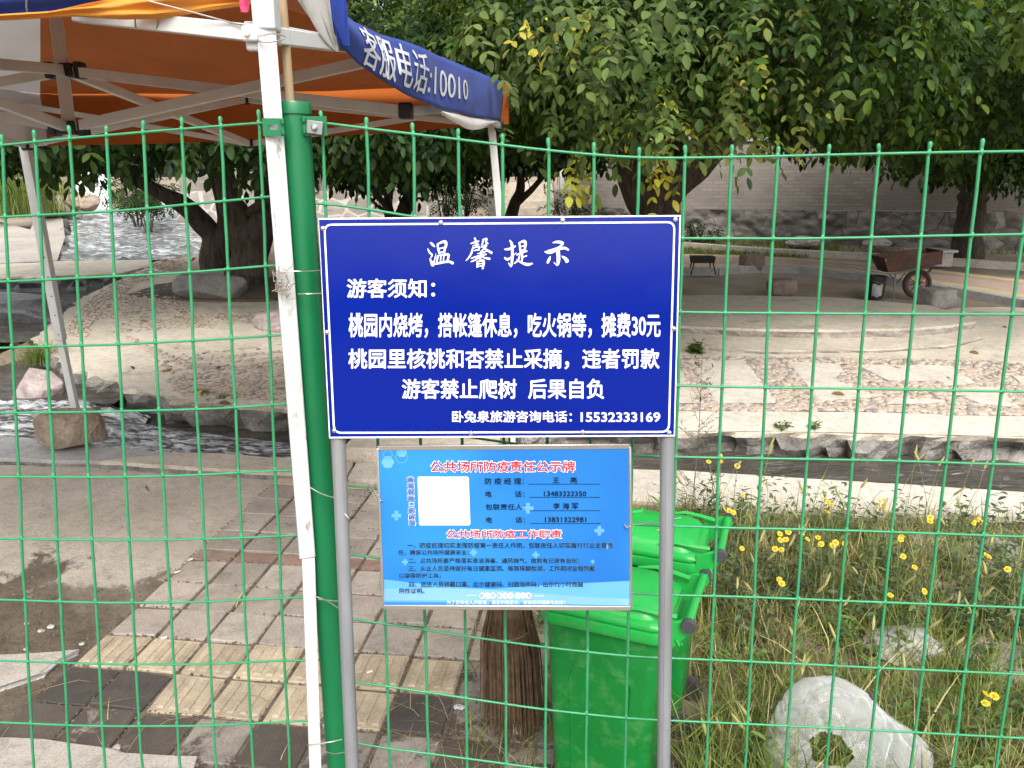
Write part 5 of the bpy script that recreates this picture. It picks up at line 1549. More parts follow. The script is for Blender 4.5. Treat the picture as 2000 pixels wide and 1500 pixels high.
# the near leg (in two telescoped sections) just inside the post
l0, l1, l2 = Yp(516, 12, 1.335), Yp(600, 1084, 1.335), Yp(615, 1500, 1.335)
d_ = (l2 - l1); f_ = l1 + d_ * (-(l1.z) / d_.z)
leg = MB(); leg.bar(l0, l1, 0.0295, 0.0295, up=(-.30, .95, 0)); o = leg.build("leg", M['white_paint'], gz_, bevel=.002)
mb = MB(); mb.bar(l1 + Vector((0.002, 0.0, 0.003)), f_, 0.0235, 0.0235, up=(-.30, .95, 0)); mb.build("lower_tube", M['white_bar'], o, bevel=.002)
mb = MB(); c = Yp(520, 30, 1.335); mb.box((c.x, c.y, c.z + .012), (0.036, 0.036, 0.07)); mb.build("collar", M['white_paint'], o, bevel=.003)
def far_leg(top, mid, foot, w=0.044):
    mb = MB(); mb.bar(top, mid, w, w, up=(0, 1, 0)); o = mb.build("leg", M['white_bar'], gz_, bevel=.003)
    mb = MB(); mb.bar(mid + (top - mid).normalized() * .02, foot, w * .76, w * .76, up=(0, 1, 0)); mb.build("lower_tube", M['white_bar'], o, bevel=.003)
    mb = MB(); mb.box(foot + Vector((0, 0, 0.01)), (w * 1.5, w * 1.5, .02)); mb.build("foot", M['white_bar'], o, bevel=.003)
    if mid.x < -1:
        for k in range(5):
            mb = MB(); q = mid.lerp(top, 0.03 + k * 0.09); mb.box(q + Vector((0.008, -w / 2 - .001, 0)), (.006, .003, .008)); mb.build("pin_hole", M['black_plastic'], o)
    return o
FRt = Yp(958, 225, 4.85); FRm = Yp(985, 520, 4.75); FRf = Yp(1003, 866, 4.62)
far_leg(FRt, FRm, Vector((FRf.x, FRf.y, 0.02)))
FLt = Yp(40, 232, 5.05); FLm = Yp(119, 664, 5.0); FLf = Yp(150, 815, 4.95)
far_leg(FLt, FLm, Vector((FLf.x + .02, FLf.y, -0.2)), 0.055)
far_leg(Vector((BL.x, BL.y, 1.97)), Vector((BL.x, BL.y, .7)), Vector((BL.x, BL.y, 0)))
# folding frame bars
def tbar(a, b, w=0.026, h=0.036, name="frame_bar"):
    mb = MB(); mb.bar(a, b, w, h); return mb.build(name, M['white_bar'], gz_, bevel=.002)
HU = Yp(128, 138, 3.1); HL = Yp(135, 250, 3.05)         # hubs on the centre pole
HT = Yp(98, -60, 3.15)
mb = MB(); mb.bar(HL - Vector((0, 0, .03)), HT, 0.042, 0.042); cpole = mb.build("centre_pole", M['white_bar'], gz_, bevel=.003)
for h in (HU, HL):
    mb = MB(); mb.box(h, (0.075, 0.06, 0.05)); mb.box(h + Vector((-.055, 0, 0)), (.03, .05, .06)); mb.box(h + Vector((.055, 0, 0)), (.03, .05, .06))
    mb.build("hub", M['black_plastic'], cpole, bevel=.006)
RMu = Vector((-0.36, 2.75, 2.10)); RMl = Yp(793, 217, 2.85)
FMu = Yp(478, 195, 4.9); FMl = Yp(487, 281, 4.9)
LMu = Vector((-3.2, 3.2, 2.14)); LMl = Vector((-3.2, 3.2, 1.86))
NMu = Vector((-1.9, 1.42, 2.20)); NMl = Vector((-1.9, 1.42, 1.97))
for a, b in [(HU, RMl), (HL, RMu), (HU, FMl), (HL, FMu), (HU, LMl), (HL, LMu), (HU + Vector((0, -.03, 0)), NMl), (HL, NMu)]: tbar(a, b)
NLu, NLl = Yp(500, 66, 1.36), Yp(505, 70, 1.36)
FRu = FRt + Vector((-.02, 0, .05)); FRl = Yp(975, 246, 4.83)
FLu = FLt + Vector((.03, 0, .08)); FLl = Yp(52, 285, 5.03)
BLu = Vector((BL.x, BL.y, 2.03)); BLl = Vector((BL.x, BL.y, 1.8))
for a, b in [(FRu, FMl), (FRl, FMu), (FLu, FMl), (FLl, FMu), (FRu, RMl), (FRl, RMu), (FLu, LMl), (FLl, LMu), (BLu, LMl), (BLl, LMu), (BLu, NMl), (BLl, NMu), (Vector((-.425, 1.36, 1.93)), RMu)]: tbar(a, b, .022, .032)
tbar(Yp(500, 66, 1.36), Yp(150, 28, 1.50), .024, .026)
tbar(Yp(535, 70, 1.36), Yp(650, 86, 1.62), .024, .026)
for q in (RMl, FMu, FMl, FRl, FLl):
    mb = MB(); mb.box(q, (.05, .05, .055)); mb.build("joint", M['black_plastic'], gz_, bevel=.008)
mb = MB(); c = Yp(489, 66, 1.318); mb.box(c, (.026, .012, .024)); mb.box(c + Vector((.004, .012, -.004)), (.03, .014, .04)); jn = mb.build("slider", M['white_bar'], gz_, bevel=.004)
mb = MB(); mb.tube([c + Vector((-.003, -.006, 0)), c + Vector((-.003, -.011, 0))], [.0058, .0045], 12); mb.build("bolt", M['steel'], jn)
# roof cloth: four faces up to the peak, edges dip a little
PK = HT + Vector((0.0, 0, 0.25))
def roof_face(a, b, za, zb, mat, sag=0.05, seed=0, edge=None):
    a = Vector((a.x, a.y, za)); b = Vector((b.x, b.y, zb))
    mb = MB()
    def fn(u, v):
        e = a.lerp(b, u); e.z -= 0.03 * math.sin(math.pi * u)
        if edge: e = edge(u)
        p = e.lerp(PK, v)
        p.z -= sag * math.sin(math.pi * v) * (0.3 + 0.7 * math.sin(math.pi * u)) - 0.012 * mnoise.noise(p * 3 + Vector((seed, 0, 0)))
        return p
    mb.grid(fn, 28, 20)
    return mb.build("roof_cloth", mat, gz_)
RF = Vector((-0.02, 4.98, 0)); LFc = Vector((-3.0, 5.2, 0)); LB = Vector((-3.5, 1.5, 0)); RN = Vector((-0.40, 1.30, 0))
# far and left valances (seen from inside)
def valance(a, b, zt0, zt1, zb0, zb1, mat, seed, amp=.02):
    mb = MB()
    d = (b - a).normalized(); nn = Vector((d.y, -d.x, 0))
    def fn(u, v):
        p = a.lerp(b, u)
        z = (zb0 + (zb1 - zb0) * u) * (1 - v) + (zt0 + (zt1 - zt0) * u) * v - (0.025 * math.sin(math.pi * u)) * 1
        o = amp * mnoise.noise(Vector((u * 7, v * 1.5, seed))) * (1.3 - v)
        return (p.x + nn.x * o, p.y + nn.y * o, z)
    mb.grid(fn, 50, 8); return mb.build("valance", mat, gz_)
valance(RF, LFc, 2.26, 2.22, 2.02, 1.90, M['orange'], 1)
valance(LFc, LB, 2.22, 2.2, 1.90, 1.9, M['grey_cloth'], 2)
# right valance: blue, lettered, gathered up towards the near corner
DD = [1.62, 1.70, 1.80, 1.95, 2.2, 2.4, 3.0, 3.6, 4.90]
TOPS = [2.075, 2.062, 2.052, 2.052, 2.066, 2.085, 2.125, 2.165, 2.26]
BOTS = [2.065, 2.040, 1.985, 1.962, 1.945, 1.940, 1.945, 1.968, 2.030]
def vside(s, t, off=0.0):
    D = s
    x = -0.40 + (D - 1.6) * 0.10 + 0.012 * mnoise.noise(Vector((D * 2.5, t * 1.5, 2))) + 0.012 * math.sin(t * 3.14)
    zt, zb = float(np.interp(D, DD, TOPS)), float(np.interp(D, DD, BOTS))
    return Vector((x + off, D, zb + (zt - zb) * t))
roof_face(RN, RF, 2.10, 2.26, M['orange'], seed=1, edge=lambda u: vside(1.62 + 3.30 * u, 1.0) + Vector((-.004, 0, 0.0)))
roof_face(vside(4.92, 1), LFc, vside(4.92, 1).z, 2.22, M['orange'], seed=2)
roof_face(LFc, LB, 2.22, 2.2, M['grey_cloth'], seed=3)
roof_face(LB, vside(1.62, 1), 2.2, vside(1.62, 1).z, M['orange'], seed=4)
mb = MB(); mb.grid(lambda u, v: vside(1.62 + 3.30 * u, v), 80, 12)
val = mb.build("valance", M['blue_cloth'], gz_, solid=0.002)
mb = MB()                                                # rolled pale hem hanging below on the far half
mb.grid(lambda u, v: vside(3.0 + 1.92 * u, 0) + Vector((-.004 + 0.01 * math.sin(v * 3.1), 0, -0.055 * v * math.sin(math.pi * min(1, u * 1.1 + .05)) - .004)), 40, 5)
mb.build("hem", M['white_cloth'], val)
mb = MB()
V, Fs = text_mesh("客服电话:10010", 0.0)
lo, hi = V.min(0), V.max(0)
for_v = []
# letter positions along the cloth follow their spacing in the photo
us = (V[:, 0] - lo[0]) / (hi[0] - lo[0]); ws = (V[:, 1] - lo[1]) / (hi[1] - lo[1])
for a, b in zip(us, ws):
    D = float(np.interp(a, [0, 0.14, 0.28, 0.42, 0.56, 0.605, 1.0], [1.95, 2.10, 2.25, 2.43, 2.63, 2.72, 3.52]))
    lo_ = float(np.interp(D, [1.9, 2.4, 3.5], [.02, .10, .26])); hi_ = float(np.interp(D, [1.9, 2.4, 3.5], [.98, .92, .80]))
    for_v.append((D, lo_ + (hi_ - lo_) * b))
for part in (0, 1):                                      # the words, then the number
    mb = MB()
    Fp = [f for f in Fs if (us[f[0]] > 0.605) == bool(part)]
    for k in range(3):
        dx_, dy_ = [(0, 0), (.003, 0), (-.003, 0)][k]
        mb.add([vside(D + dx_, t + dy_, 0.005 + .00004 * k) for D, t in for_v], Fp)
    mb.build("lettering", M['white_ink'], val, smooth=False)
# white corner cloth pulled down to the tie, and the near rolled valance
T0 = Yp(658, 88, 1.60); A0, A1 = Yp(552, -40, 1.40), Yp(640, -60, 1.50)
def drape(u, v):
    p = A0.lerp(A1, u).lerp(T0, v)
    w = (1 - v)
    p = p + Vector((0.0, 0.02 * math.sin(u * 12.0) * (1 - v * 0.7), 0.012 * math.sin(u * 15 + 1) - 0.02 * math.sin(math.pi * v)))
    return p
mb = MB(); mb.grid(drape, 40, 16); mb.build("corner_cloth", M['white_cloth'], gz_)
E0, E1 = Yp(612, -60, 1.52), Yp(668, -60, 1.62)
def drape2(u, v):
    p = E0.lerp(E1, u).lerp(T0 + Vector((.012, .02 * u, 0)), v)
    return p + Vector((.01 * math.sin(u * 9), 0.012 * math.sin(u * 11.0) * (1 - v * 0.6), 0))
mb = MB(); mb.grid(drape2, 24, 16); mb.build("corner_cloth", M['blue_cloth'], gz_)
def roll(px0, py0, px1, py1, yy, rad, mat, name, tw=3.0, sagpx=0, r1=None):
    mb = MB()
    def fn(u, v):
        px = px0 + (px1 - px0) * u; py = py0 + (py1 - py0) * u + sagpx * math.sin(math.pi * u)
        c = Yp(px, py, yy)
        a = 2 * math.pi * v
        r = (rad + ((r1 or rad) - rad) * u) * (1 + 0.16 * math.sin(a * 3 + u * 14) + 0.12 * mnoise.noise(Vector((u * 6, v * 3, 1))))
        return (c.x, c.y + r * 0.6 * math.cos(a), c.z + r * math.sin(a))
    mb.grid(fn, 60, 18); return mb.build(name, mat, gz_)
def swag(top, bot, yy, mat, seed):
    """a bunched strip of cloth between two outlines measured on the photo"""
    mb = MB()
    tx, ty = zip(*top); bx, by = zip(*bot)
    def fn(u, v):
        px = -320 + 822 * u
        a, b = float(np.interp(px, tx, ty)), float(np.interp(px, bx, by))
        f = math.sin(v * 13 + 2.2 * u + seed) * 0.006 + 0.008 * mnoise.noise(Vector((u * 9, v * 3.5, seed)))
        p = Yp(px, a + (b - a) * v, yy)
        return (p.x, p.y + f * min(1, (b - a) / 25) - 0.014 * math.sin(math.pi * v), p.z)
    mb.grid(fn, 90, 22)
    return mb.build("rolled_valance", mat, gz_)
swag([(-320, -60), (500, -60)], [(-320, 52), (0, 33), (100, 25), (180, 13), (250, 0), (300, -16), (502, -40)], 1.425, M['blue_cloth'], 1)
swag([(-320, 46), (0, 29), (100, 22), (180, 8), (250, -6), (300, -14), (400, -14), (502, -12)], [(-320, 58), (0, 42), (150, 33), (240, 38), (300, 38), (400, 23), (470, 12), (502, 6)], 1.405, M['orange_lit'], 4)
# cords tying the roll
for (x, y0, y1) in [(52, -5, 34), (262, -5, 54), (318, -5, 56)]:
    a, b = Yp(x, y0, 1.40), Yp(x + (3 if x < 300 else -12), y1, 1.42)
    mb = MB(); mb.tube([a, a.lerp(b, .5) + Vector((.003, -.008, 0)), b], .0015, 6); mb.build("cord", M['wire_steel'], gz_)
mb = MB(); mb.tube([Yp(290, 2, 1.38), Yp(380, 25, 1.37), Yp(450, 44, 1.36), Yp(490, 52, 1.34)], .0014, 6); mb.build("cord", M['wire_steel'], gz_)

# bamboo cane tied along the leg
bam = MB(); a, b = Yp(547, -60, 1.395), Yp(559, 210, 1.40)
f_ = b + (b - a) * 3
pts = []; rad = []
for k in range(60):
    t = k / 59; p = Vector((a.x + (b.x + .012 - a.x) * t, a.y + 0.012 * t, a.z + (0.7 - a.z) * t))
    pts.append(p); rad.append(0.0078 * (1 + (0.12 if k % 12 in (0, 1) else 0)) * (1 - .12 * t))
bam.tube(pts, rad, 12); setp(bam.build("bamboo_cane", M['bamboo'], angle=60), "thin bamboo cane tied upright between the white leg and the green post", "cane")
# pink ribbon
mb = MB()
c = Yp(494, 0, 1.33)
for k in range(5):
    a0 = rng.uniform(-.02, .02)
    mb.grid(lambda u, v: (c.x - .006 + a0 * .5 + .008 * (u - .5) * (1 - v * .8) + .004 * math.sin(u * 8 + k), c.y + .003 * math.sin(u * 9 + v * 7 + k) - .004 * k * .3, c.z + .03 - .042 * v + a0 * .4), 8, 10)
setp(mb.build("ribbon", M['pink']), "pink plastic ribbon knotted at the top of the near white leg", "ribbon")

# ================================================================== TIE WIRES
def tie(name, pts, label, r=0.0011, group="wire ties"):
    mb = MB()
    P_ = [Vector(p) for p in pts]; out = []
    for i in range(len(P_) - 1):
        p0 = P_[max(i - 1, 0)]; p1 = P_[i]; p2 = P_[i + 1]; p3 = P_[min(i + 2, len(P_) - 1)]
        for k in range(6):
            t = k / 6
            out.append(0.5 * ((2 * p1) + (p2 - p0) * t + (2 * p0 - 5 * p1 + 4 * p2 - p3) * t * t + (3 * p1 - p0 - 3 * p2 + p3) * t ** 3))
    out.append(P_[-1])
    mb.tube(out, r, 6)
    return setp(mb.build(name, M['wire_steel']), label, "tie wire", group)
tie("tie_wire", [Yp(506, 62, 1.31), Yp(508, 70, 1.305), Yp(530, 66, 1.31), Yp(555, 70, 1.32), Yp(554, 76, 1.32), Yp(530, 82, 1.31), Yp(507, 80, 1.31), Yp(500, 60, 1.33)], "wire wound round the top of the white leg and the bamboo cane")
tie("tie_wire", [Yp(540, 532, 1.31), Yp(575, 530, 1.308), Yp(600, 530, 1.318), Yp(626, 528, 1.338)], "upper thin wire round leg and post, left of the blue sign's heading")
tie("tie_wire", [Yp(582, 574, 1.325), Yp(600, 574, 1.318), Yp(628, 573, 1.33)], "lower thin wire round the green post, left of the blue sign")
tie("tie_wire", [Yp(606, 952, 1.325), Yp(630, 965, 1.31), Yp(658, 972, 1.27), Yp(676, 962, 1.265), Yp(676, 955, 1.29)], "wire from green post to left tube, its end curling down, left of the notice title")
tie("tie_wire", [Yp(664, 975, 1.262), Yp(672, 1000, 1.255), Yp(680, 1012, 1.25)], "loose rusty wire end hanging on the left tube")
tie("tie_wire", [Yp(614, 1164, 1.325), Yp(640, 1174, 1.31), Yp(668, 1190, 1.262), Yp(690, 1180, 1.27), Yp(686, 1172, 1.28), Yp(660, 1174, 1.29), Yp(622, 1170, 1.315)], "doubled wire round post and tube, beside the lower left corner of the light blue notice")
tie("tie_wire", [Yp(600, 1456, 1.315), Yp(640, 1450, 1.31), Yp(668, 1444, 1.32)], "wire crossing white leg and green post near the bottom of the picture")
tie("tie_wire", [Yp(632, 1466, 1.325), Yp(650, 1472, 1.312), Yp(668, 1470, 1.29), Yp(690, 1464, 1.255), Yp(700, 1460, 1.28)], "wire tying the left tube to the green post near the bottom of the picture")
tie("tie_wire", [Yp(738, 968, 1.262), Yp(722, 950, 1.28), Yp(712, 966, 1.30), Yp(720, 952, 1.29), Yp(735, 975, 1.27), Yp(748, 978, 1.262)], "twisted wire holding the left edge of the light blue notice to the fence")
tie("tie_wire", [Yp(1219, 1024, 1.262), Yp(1226, 1031, 1.255), Yp(1234, 1026, 1.27), Yp(1290, 1018, 1.33), Yp(1330, 1011, 1.33)], "wire holding the right edge of the light blue notice to the fence")
tie("tie_wire", [Yp(1292, 1033, 1.255), Yp(1303, 1031, 1.248), Yp(1314, 1034, 1.262), Yp(1310, 1030, 1.30), Yp(1282, 1036, 1.30)], "rusty wire round the right galvanised tube", r=.0013)
mb = MB(); c = Yp(563, 548, 1.312)
for k in range(26):
    a = rng.uniform(0, 6.28); r_ = .010
    p0 = Vector((c.x - .008 + rng.uniform(-.012, .012), c.y - rng.uniform(0, .004), c.z + rng.uniform(-.022, .02)))
    mb.tube([p0, p0 + Vector((rng.uniform(-.012, .012), -.003, rng.uniform(-.014, .014))), p0 + Vector((rng.uniform(-.012, .012), 0, rng.uniform(-.02, .014)))], .0008, 5)
setp(mb.build("twine", pm("dirty twine", (0.34, 0.28, 0.22), (0.2, 0.15, 0.11), 30, .9)), "tangle of dirty twine stuck on the white leg beside the post", "twine")

# ================================================================== WHEELED BINS
def rounded_rect(hx, hy, r, n=6):
    out = []
    for cx, cy, a0 in ((hx - r, hy - r, 0), (-hx + r, hy - r, 90), (-hx + r, -hy + r, 180), (hx - r, -hy + r, 270)):
        for k in range(n + 1):
            a = R(a0 + 90 * k / n); out.append((cx + r * math.cos(a), cy + r * math.sin(a)))
    return out
def loft(mb, rings, cap0=True, cap1=True, m=0):
    n = len(rings[0]); vs = [p for r in rings for p in r]; fs = []
    for i in range(len(rings) - 1):
        for k in range(n):
            k2 = (k + 1) % n; fs.append((i * n + k, i * n + k2, (i + 1) * n + k2, (i + 1) * n + k))
    if cap0: fs.append(tuple(range(n - 1, -1, -1)))
    if cap1: fs.append(tuple(range((len(rings) - 1) * n, len(rings) * n)))
    mb.add(vs, fs, m)
def make_bin(label):
    """local axes: +x is the hinge side, length .36, width .25, height .65"""
    root = empty("wheeled_bin", label, "bin", (0, 0, 0), "green wheeled bins")
    LX_, LY_, HZ = 0.172, 0.128, 0.625
    def ring(hx, hy, r, z, sx=0.0): return [(x + sx, y, z) for x, y in rounded_rect(hx, hy, r)]
    mb = MB()
    loft(mb, [ring(.125, .095, .03, .03), ring(.128, .098, .03, .05), ring(.150, .114, .032, HZ - .07), ring(.153, .116, .032, HZ - .03)], True, False)
    # raised panel on the long sides
    for sy in (-1, 1):
        pts = []
        for (x, z) in [(-.07, .10), (.07, .10), (.082, .44), (.07, .47), (-.07, .47), (-.082, .44)]:
            yy = sy * (0.098 + (0.114 - .098) * (z - .05) / (HZ - .12) + .003)
            pts.append((x, yy, z))
        inn = [(x * .93, y - sy * .0045, z) for x, y, z in pts]
        mb.add(pts + inn, [(i, (i + 1) % 6, 6 + (i + 1) % 6, 6 + i) for i in range(6)])
    mb.build("body", M['bin_shaded'], root, angle=35)
    mb = MB()                                            # thick rolled rim
    loft(mb, [ring(.153, .117, .034, HZ - .036), ring(.166, .129, .038, HZ - .033), ring(.170, .132, .04, HZ - .024), ring(.168, .130, .04, HZ - .004), ring(.160, .122, .038, HZ)], False, True)
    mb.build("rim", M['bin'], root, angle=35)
    lid = MB()
    loft(lid, [ring(.165, .128, .040, HZ + .002), ring(.168, .131, .042, HZ + .010), ring(.165, .128, .044, HZ + .018), ring(.150, .114, .05, HZ + .022), ring(.143, .107, .05, HZ + .040), ring(.132, .097, .05, HZ + .047), ring(.07, .05, .04, HZ + .055), ring(.02, .015, .012, HZ + .057)], True, True)
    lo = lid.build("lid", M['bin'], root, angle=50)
    # raised rib loop along the lid and hand grips at the lid edge
    for sy in (-1, 1):
        mb = MB(); mb.tube([(-.155, sy * .035, HZ + .024), (-.135, sy * .036, HZ + .052), (-.10, sy * .038, HZ + .060), (-.06, sy * .040, HZ + .058), (-.045, sy * .058, HZ + .057), (-.045, sy * .085, HZ + .052), (-.06, sy * .115, HZ + .030)], .007, 8)
        mb.build("lid_grip", M['bin'], lo)
        mb = MB(); mb.tube([(.04, sy * .112, HZ + .040), (.09, sy * .112, HZ + .050), (.14, sy * .108, HZ + .046), (.185, sy * .10, HZ + .042)], [.004, .006, .007, .007], 8)
        mb.build("lid_rib", M['bin'], lo)
    # hinge arms and handle bar
    for sy in (-1, 1):
        mb = MB()
        pts = [(.150, HZ + .026), (.150, HZ - .030), (.185, HZ - .030), (.222, HZ + .018), (.231, HZ + .034), (.226, HZ + .052), (.205, HZ + .050)]
        a = [(x, sy * .114, z) for x, z in pts]; b = [(x, sy * .124, z) for x, z in pts]
        n = len(pts)
        mb.add(a + b, [tuple(range(n)) if sy < 0 else tuple(range(n - 1, -1, -1)), tuple(range(2 * n - 1, n - 1, -1)) if sy < 0 else tuple(range(n, 2 * n))] + [(i, n + i, n + (i + 1) % n, (i + 1) % n) for i in range(n)])
        mb.build("hinge_arm", M['bin'], root, bevel=.002)
        mb = MB(); mb.tube([(.218, sy * .122, HZ + .042), (.218, sy * .134, HZ + .042), (.218, sy * .138, HZ + .042)], [.018, .018, .0165], 20)
        mb.build("hinge_knob", M['knob'], root, angle=25)
        mb = MB(); mb.tube([(.19, sy * .126, HZ - .004), (.20, sy * .128, HZ - .018), (.205, sy * .129, HZ - .010)], .003, 6); mb.build("hook", M['bin'], root)
    mb = MB(); mb.tube([(.216, -.115 + .0115 * k, HZ + .045 + (.0007 if k % 2 else 0)) for k in range(21)], [.0112 if k % 2 else .0104 for k in range(21)], 14)
    mb.build("handle", M['bin'], root)
    for sy in (-1, 1):
        mb = MB(); mb.tube([(.135, sy * .085, .045), (.135, sy * .115, .045)], .045, 20); mb.build("wheel", M['rubber'], root, angle=50)
    return root
def children_of(o): return [c for c in bpy.data.objects if c.parent == o]
def copy_tree(o, parent=None):
    c = o.copy(); COL.objects.link(c)
    if parent is not None: c.parent = parent
    for ch in children_of(o):
        if ch is not c: copy_tree(ch, c)
    return c
bin1 = make_bin("nearer green wheeled bin, its body showing below the light blue notice")
bin2 = copy_tree(bin1)
bin2["label"] = "farther green wheeled bin, only its lid showing above the nearer one"
bin1.location = (0.268, 1.825, 0); bin1.rotation_euler = (0, 0, R(-22))
bin2.location = (0.43, 2.175, 0); bin2.rotation_euler = (0, 0, R(-20))

# ================================================================== BROOM
bt, bb = Yp(992, 1130, 1.98), Yp(1003, 1350, 2.06)
broom = empty("broom", "twig broom standing bristles down beside the nearer green bin, handle hidden behind the notice", "broom", (bb.x, bb.y, 0))
bb.z = 0.02
mb = MB()
for k in range(420):
    a = rng.uniform(0, 6.28); r_ = math.sqrt(rng.random())
    p0 = bt + Vector((r_ * math.cos(a) * .035, r_ * math.sin(a) * .03, rng.uniform(-.02, .04)))
    p2 = bb + Vector((r_ * math.cos(a) * .092 + rng.normal(0, .006), r_ * math.sin(a) * .078, rng.uniform(-.01, .09)))
    p1 = p0.lerp(p2, .45) + Vector((r_ * math.cos(a) * .022, r_ * math.sin(a) * .018, 0))
    mb.tube([p0, p1, p2], [.0030, .0026, .0012], 4, caps=False)
mb.build("bristles", M['bristle'], broom)
for t, r_ in ((.30, .066), (.05, .043)):
    mb = MB(); c = bt.lerp(bb, t)
    mb.tube([c + Vector((r_ * math.cos(a * .2618), r_ * .85 * math.sin(a * .2618), -.012 * math.sin(a * .2618 + 4))) for a in range(25)], .0016, 6)
    mb.build("binding", M['wire_steel'], broom)
mb = MB(); mb.tube([bt - Vector((0, 0, .05)), bt + Vector((-.005, .02, .15)), Vector((bt.x - .01, bt.y + .05, 1.02))], .012, 10); mb.build("handle", M['bamboo'], broom)

# ================================================================== BARROW, BUCKET, GRILL, TABLE
wc = G(1787, 582); WR = 0.178
bar = empty("wheelbarrow", "rusty red wheelbarrow with one big spoked wheel, parked on the dirt at the right", "wheelbarrow", (wc.x, wc.y, wc.z))
yb = wc.y; wz = wc.z + WR
def BP(px, py, dy=0.0): return Yp(px, py, yb + dy)
mb = MB()
n_ = 40
def torus(mb, c, R0, r0, n=40, m=10):
    vs = []; fs = []
    for i in range(n):
        a = 2 * math.pi * i / n
        for j in range(m):
            b = 2 * math.pi * j / m
            rr_ = R0 + r0 * math.cos(b)
            vs.append((c.x + rr_ * math.cos(a), c.y + r0 * 1.0 * math.sin(b), c.z + rr_ * math.sin(a)))
    for i in range(n):
        for j in range(m):
            fs.append((i * m + j, ((i + 1) % n) * m + j, ((i + 1) % n) * m + (j + 1) % m, i * m + (j + 1) % m))
    mb.add(vs, fs)
wcen = Vector((wc.x, yb, wz))
wh = empty("wheel", None, None, wcen); wh.parent = bar; wh.matrix_parent_inverse = Matrix.Translation(-Vector(bar.location))
mb = MB(); torus(mb, wcen, WR - .026, .026); 
ty = bpy.data.meshes.new("tyre")
def child_of_wheel(mb, name, mat, **k):
    o = mb.build(name, mat, None, **k); o.parent = wh; o.matrix_parent_inverse = Matrix.Translation(-wcen); return o
child_of_wheel(mb, "tyre", M['rubber'])
mb = MB(); torus(mb, wcen, WR - .056, .012, 36, 8); child_of_wheel(mb, "rim", M['rim_red'])
mb = MB()
for k in range(8):
    a = k * math.pi / 4 + .2
    mb.bar(wcen + Vector((math.cos(a) * .02, 0, math.sin(a) * .02)), wcen + Vector((math.cos(a) * (WR - .055), 0, math.sin(a) * (WR - .055))), .012, .012, up=(0, 1, 0))
mb.tube([wcen + Vector((0, -.05, 0)), wcen + Vector((0, .05, 0))], .02, 12)
child_of_wheel(mb, "spokes", M['rim_red'])
# tray: open box, high rear end at the right
o0, o1, o2, o3 = (1727, 504), (1838, 490), (1843, 514), (1733, 533)     # outer side in the picture
mb = MB()
W2 = 0.21
def trayv(px, py, dy): return BP(px, py, dy)
near = [trayv(1727, 504, -W2), trayv(1842, 490, -W2), trayv(1839, 515, -W2 * .8), trayv(1736, 533, -W2 * .8)]
far_ = [Vector((p.x + .02, yb + (W2 if k < 2 else W2 * .8), p.z)) for k, p in enumerate(near)]
vs = near + far_
mb.add(vs, [(0, 3, 2, 1), (4, 5, 6, 7), (0, 4, 7, 3), (1, 2, 6, 5), (3, 7, 6, 2)])
mb.build("tray", M['rust'], bar, solid=.006, smooth=False)
for sy in (-1, 1):
    mb = MB()
    yy = sy * .17
    h0 = [BP(1641, 521, yy), BP(1656, 518, yy), BP(1690, 527, yy), BP(1738, 534, yy), BP(1790, 527, yy * .6), BP(1840, 515, yy * .5)]
    mb.tube(h0, .0105, 8); mb.build("handle", M['frame_steel'], bar)
    mb = MB(); a = BP(1749, 534, yy); mb.tube([a, Vector((a.x + .01, a.y, zp(yb) + .005))], .011, 8); mb.build("leg", M['frame_steel'], bar)
    for pts_, r_ in (([BP(1735, 533, yy), BP(1752, 552, yy * .9), BP(1768, 533, yy * .7)], .007), ([BP(1800, 525, yy * .5), wcen + Vector((0, yy * .3, 0))], .009), ([BP(1826, 518, yy * .4), wcen + Vector((0, yy * .3, 0))], .007)):
        mb = MB(); mb.tube(pts_, r_, 6); mb.build("strut", M['rust'], bar)
bk_ = G(1707, 582)
bu = empty("bucket", "black plastic bucket with a torn grey label, standing beside the wheelbarrow leg", "bucket", (bk_.x, bk_.y, bk_.z))
mb = MB(); mb.lathe([(.001, .0), (.096, .0), (.098, .008), (.118, .26), (.123, .262), (.123, .275), (.112, .275), (.112, .255), (.090, .02), (.001, .018)], (bk_.x, bk_.y, bk_.z), 28); mb.build("body", M['bucket'], bu, angle=50)
mb = MB(); mb.grid(lambda u, v: (bk_.x + (.1035 + .012 * v) * math.sin(-.75 + 1.15 * u), bk_.y - (.1035 + .012 * v) * math.cos(-.75 + 1.15 * u), bk_.z + .03 + .15 * v + .01 * math.sin(u * 9)), 12, 6); mb.build("paper_label", M['bucket_label'], bu)
mb = MB(); mb.tube([(bk_.x + .12 * math.cos(a), bk_.y - .05 - .09 * math.sin(a), bk_.z + .265 - .06 * math.sin(a)) for a in np.linspace(0, 3.14, 14)], .003, 6); mb.build("handle", M['frame_steel'], bu)
gr = G(1370, 536)
gl = empty("grill", "low black charcoal grill on four splayed legs near the right edge of the blue sign", "grill", (gr.x, gr.y, gr.z))
mb = MB()
gx0, gx1 = -.165, .165
vs = [(gr.x + x, gr.y + y, gr.z + z) for z, s in ((.175, .92), (.265, 1.0)) for x, y in ((gx0 * s, -.10 * s), (gx1 * s, -.10 * s), (gx1 * s, .10 * s), (gx0 * s, .10 * s))]
mb.add(vs, [(3, 2, 1, 0), (0, 1, 5, 4), (1, 2, 6, 5), (2, 3, 7, 6), (3, 0, 4, 7)]); mb.build("firebox", M['grill'], gl, solid=.006, smooth=False)
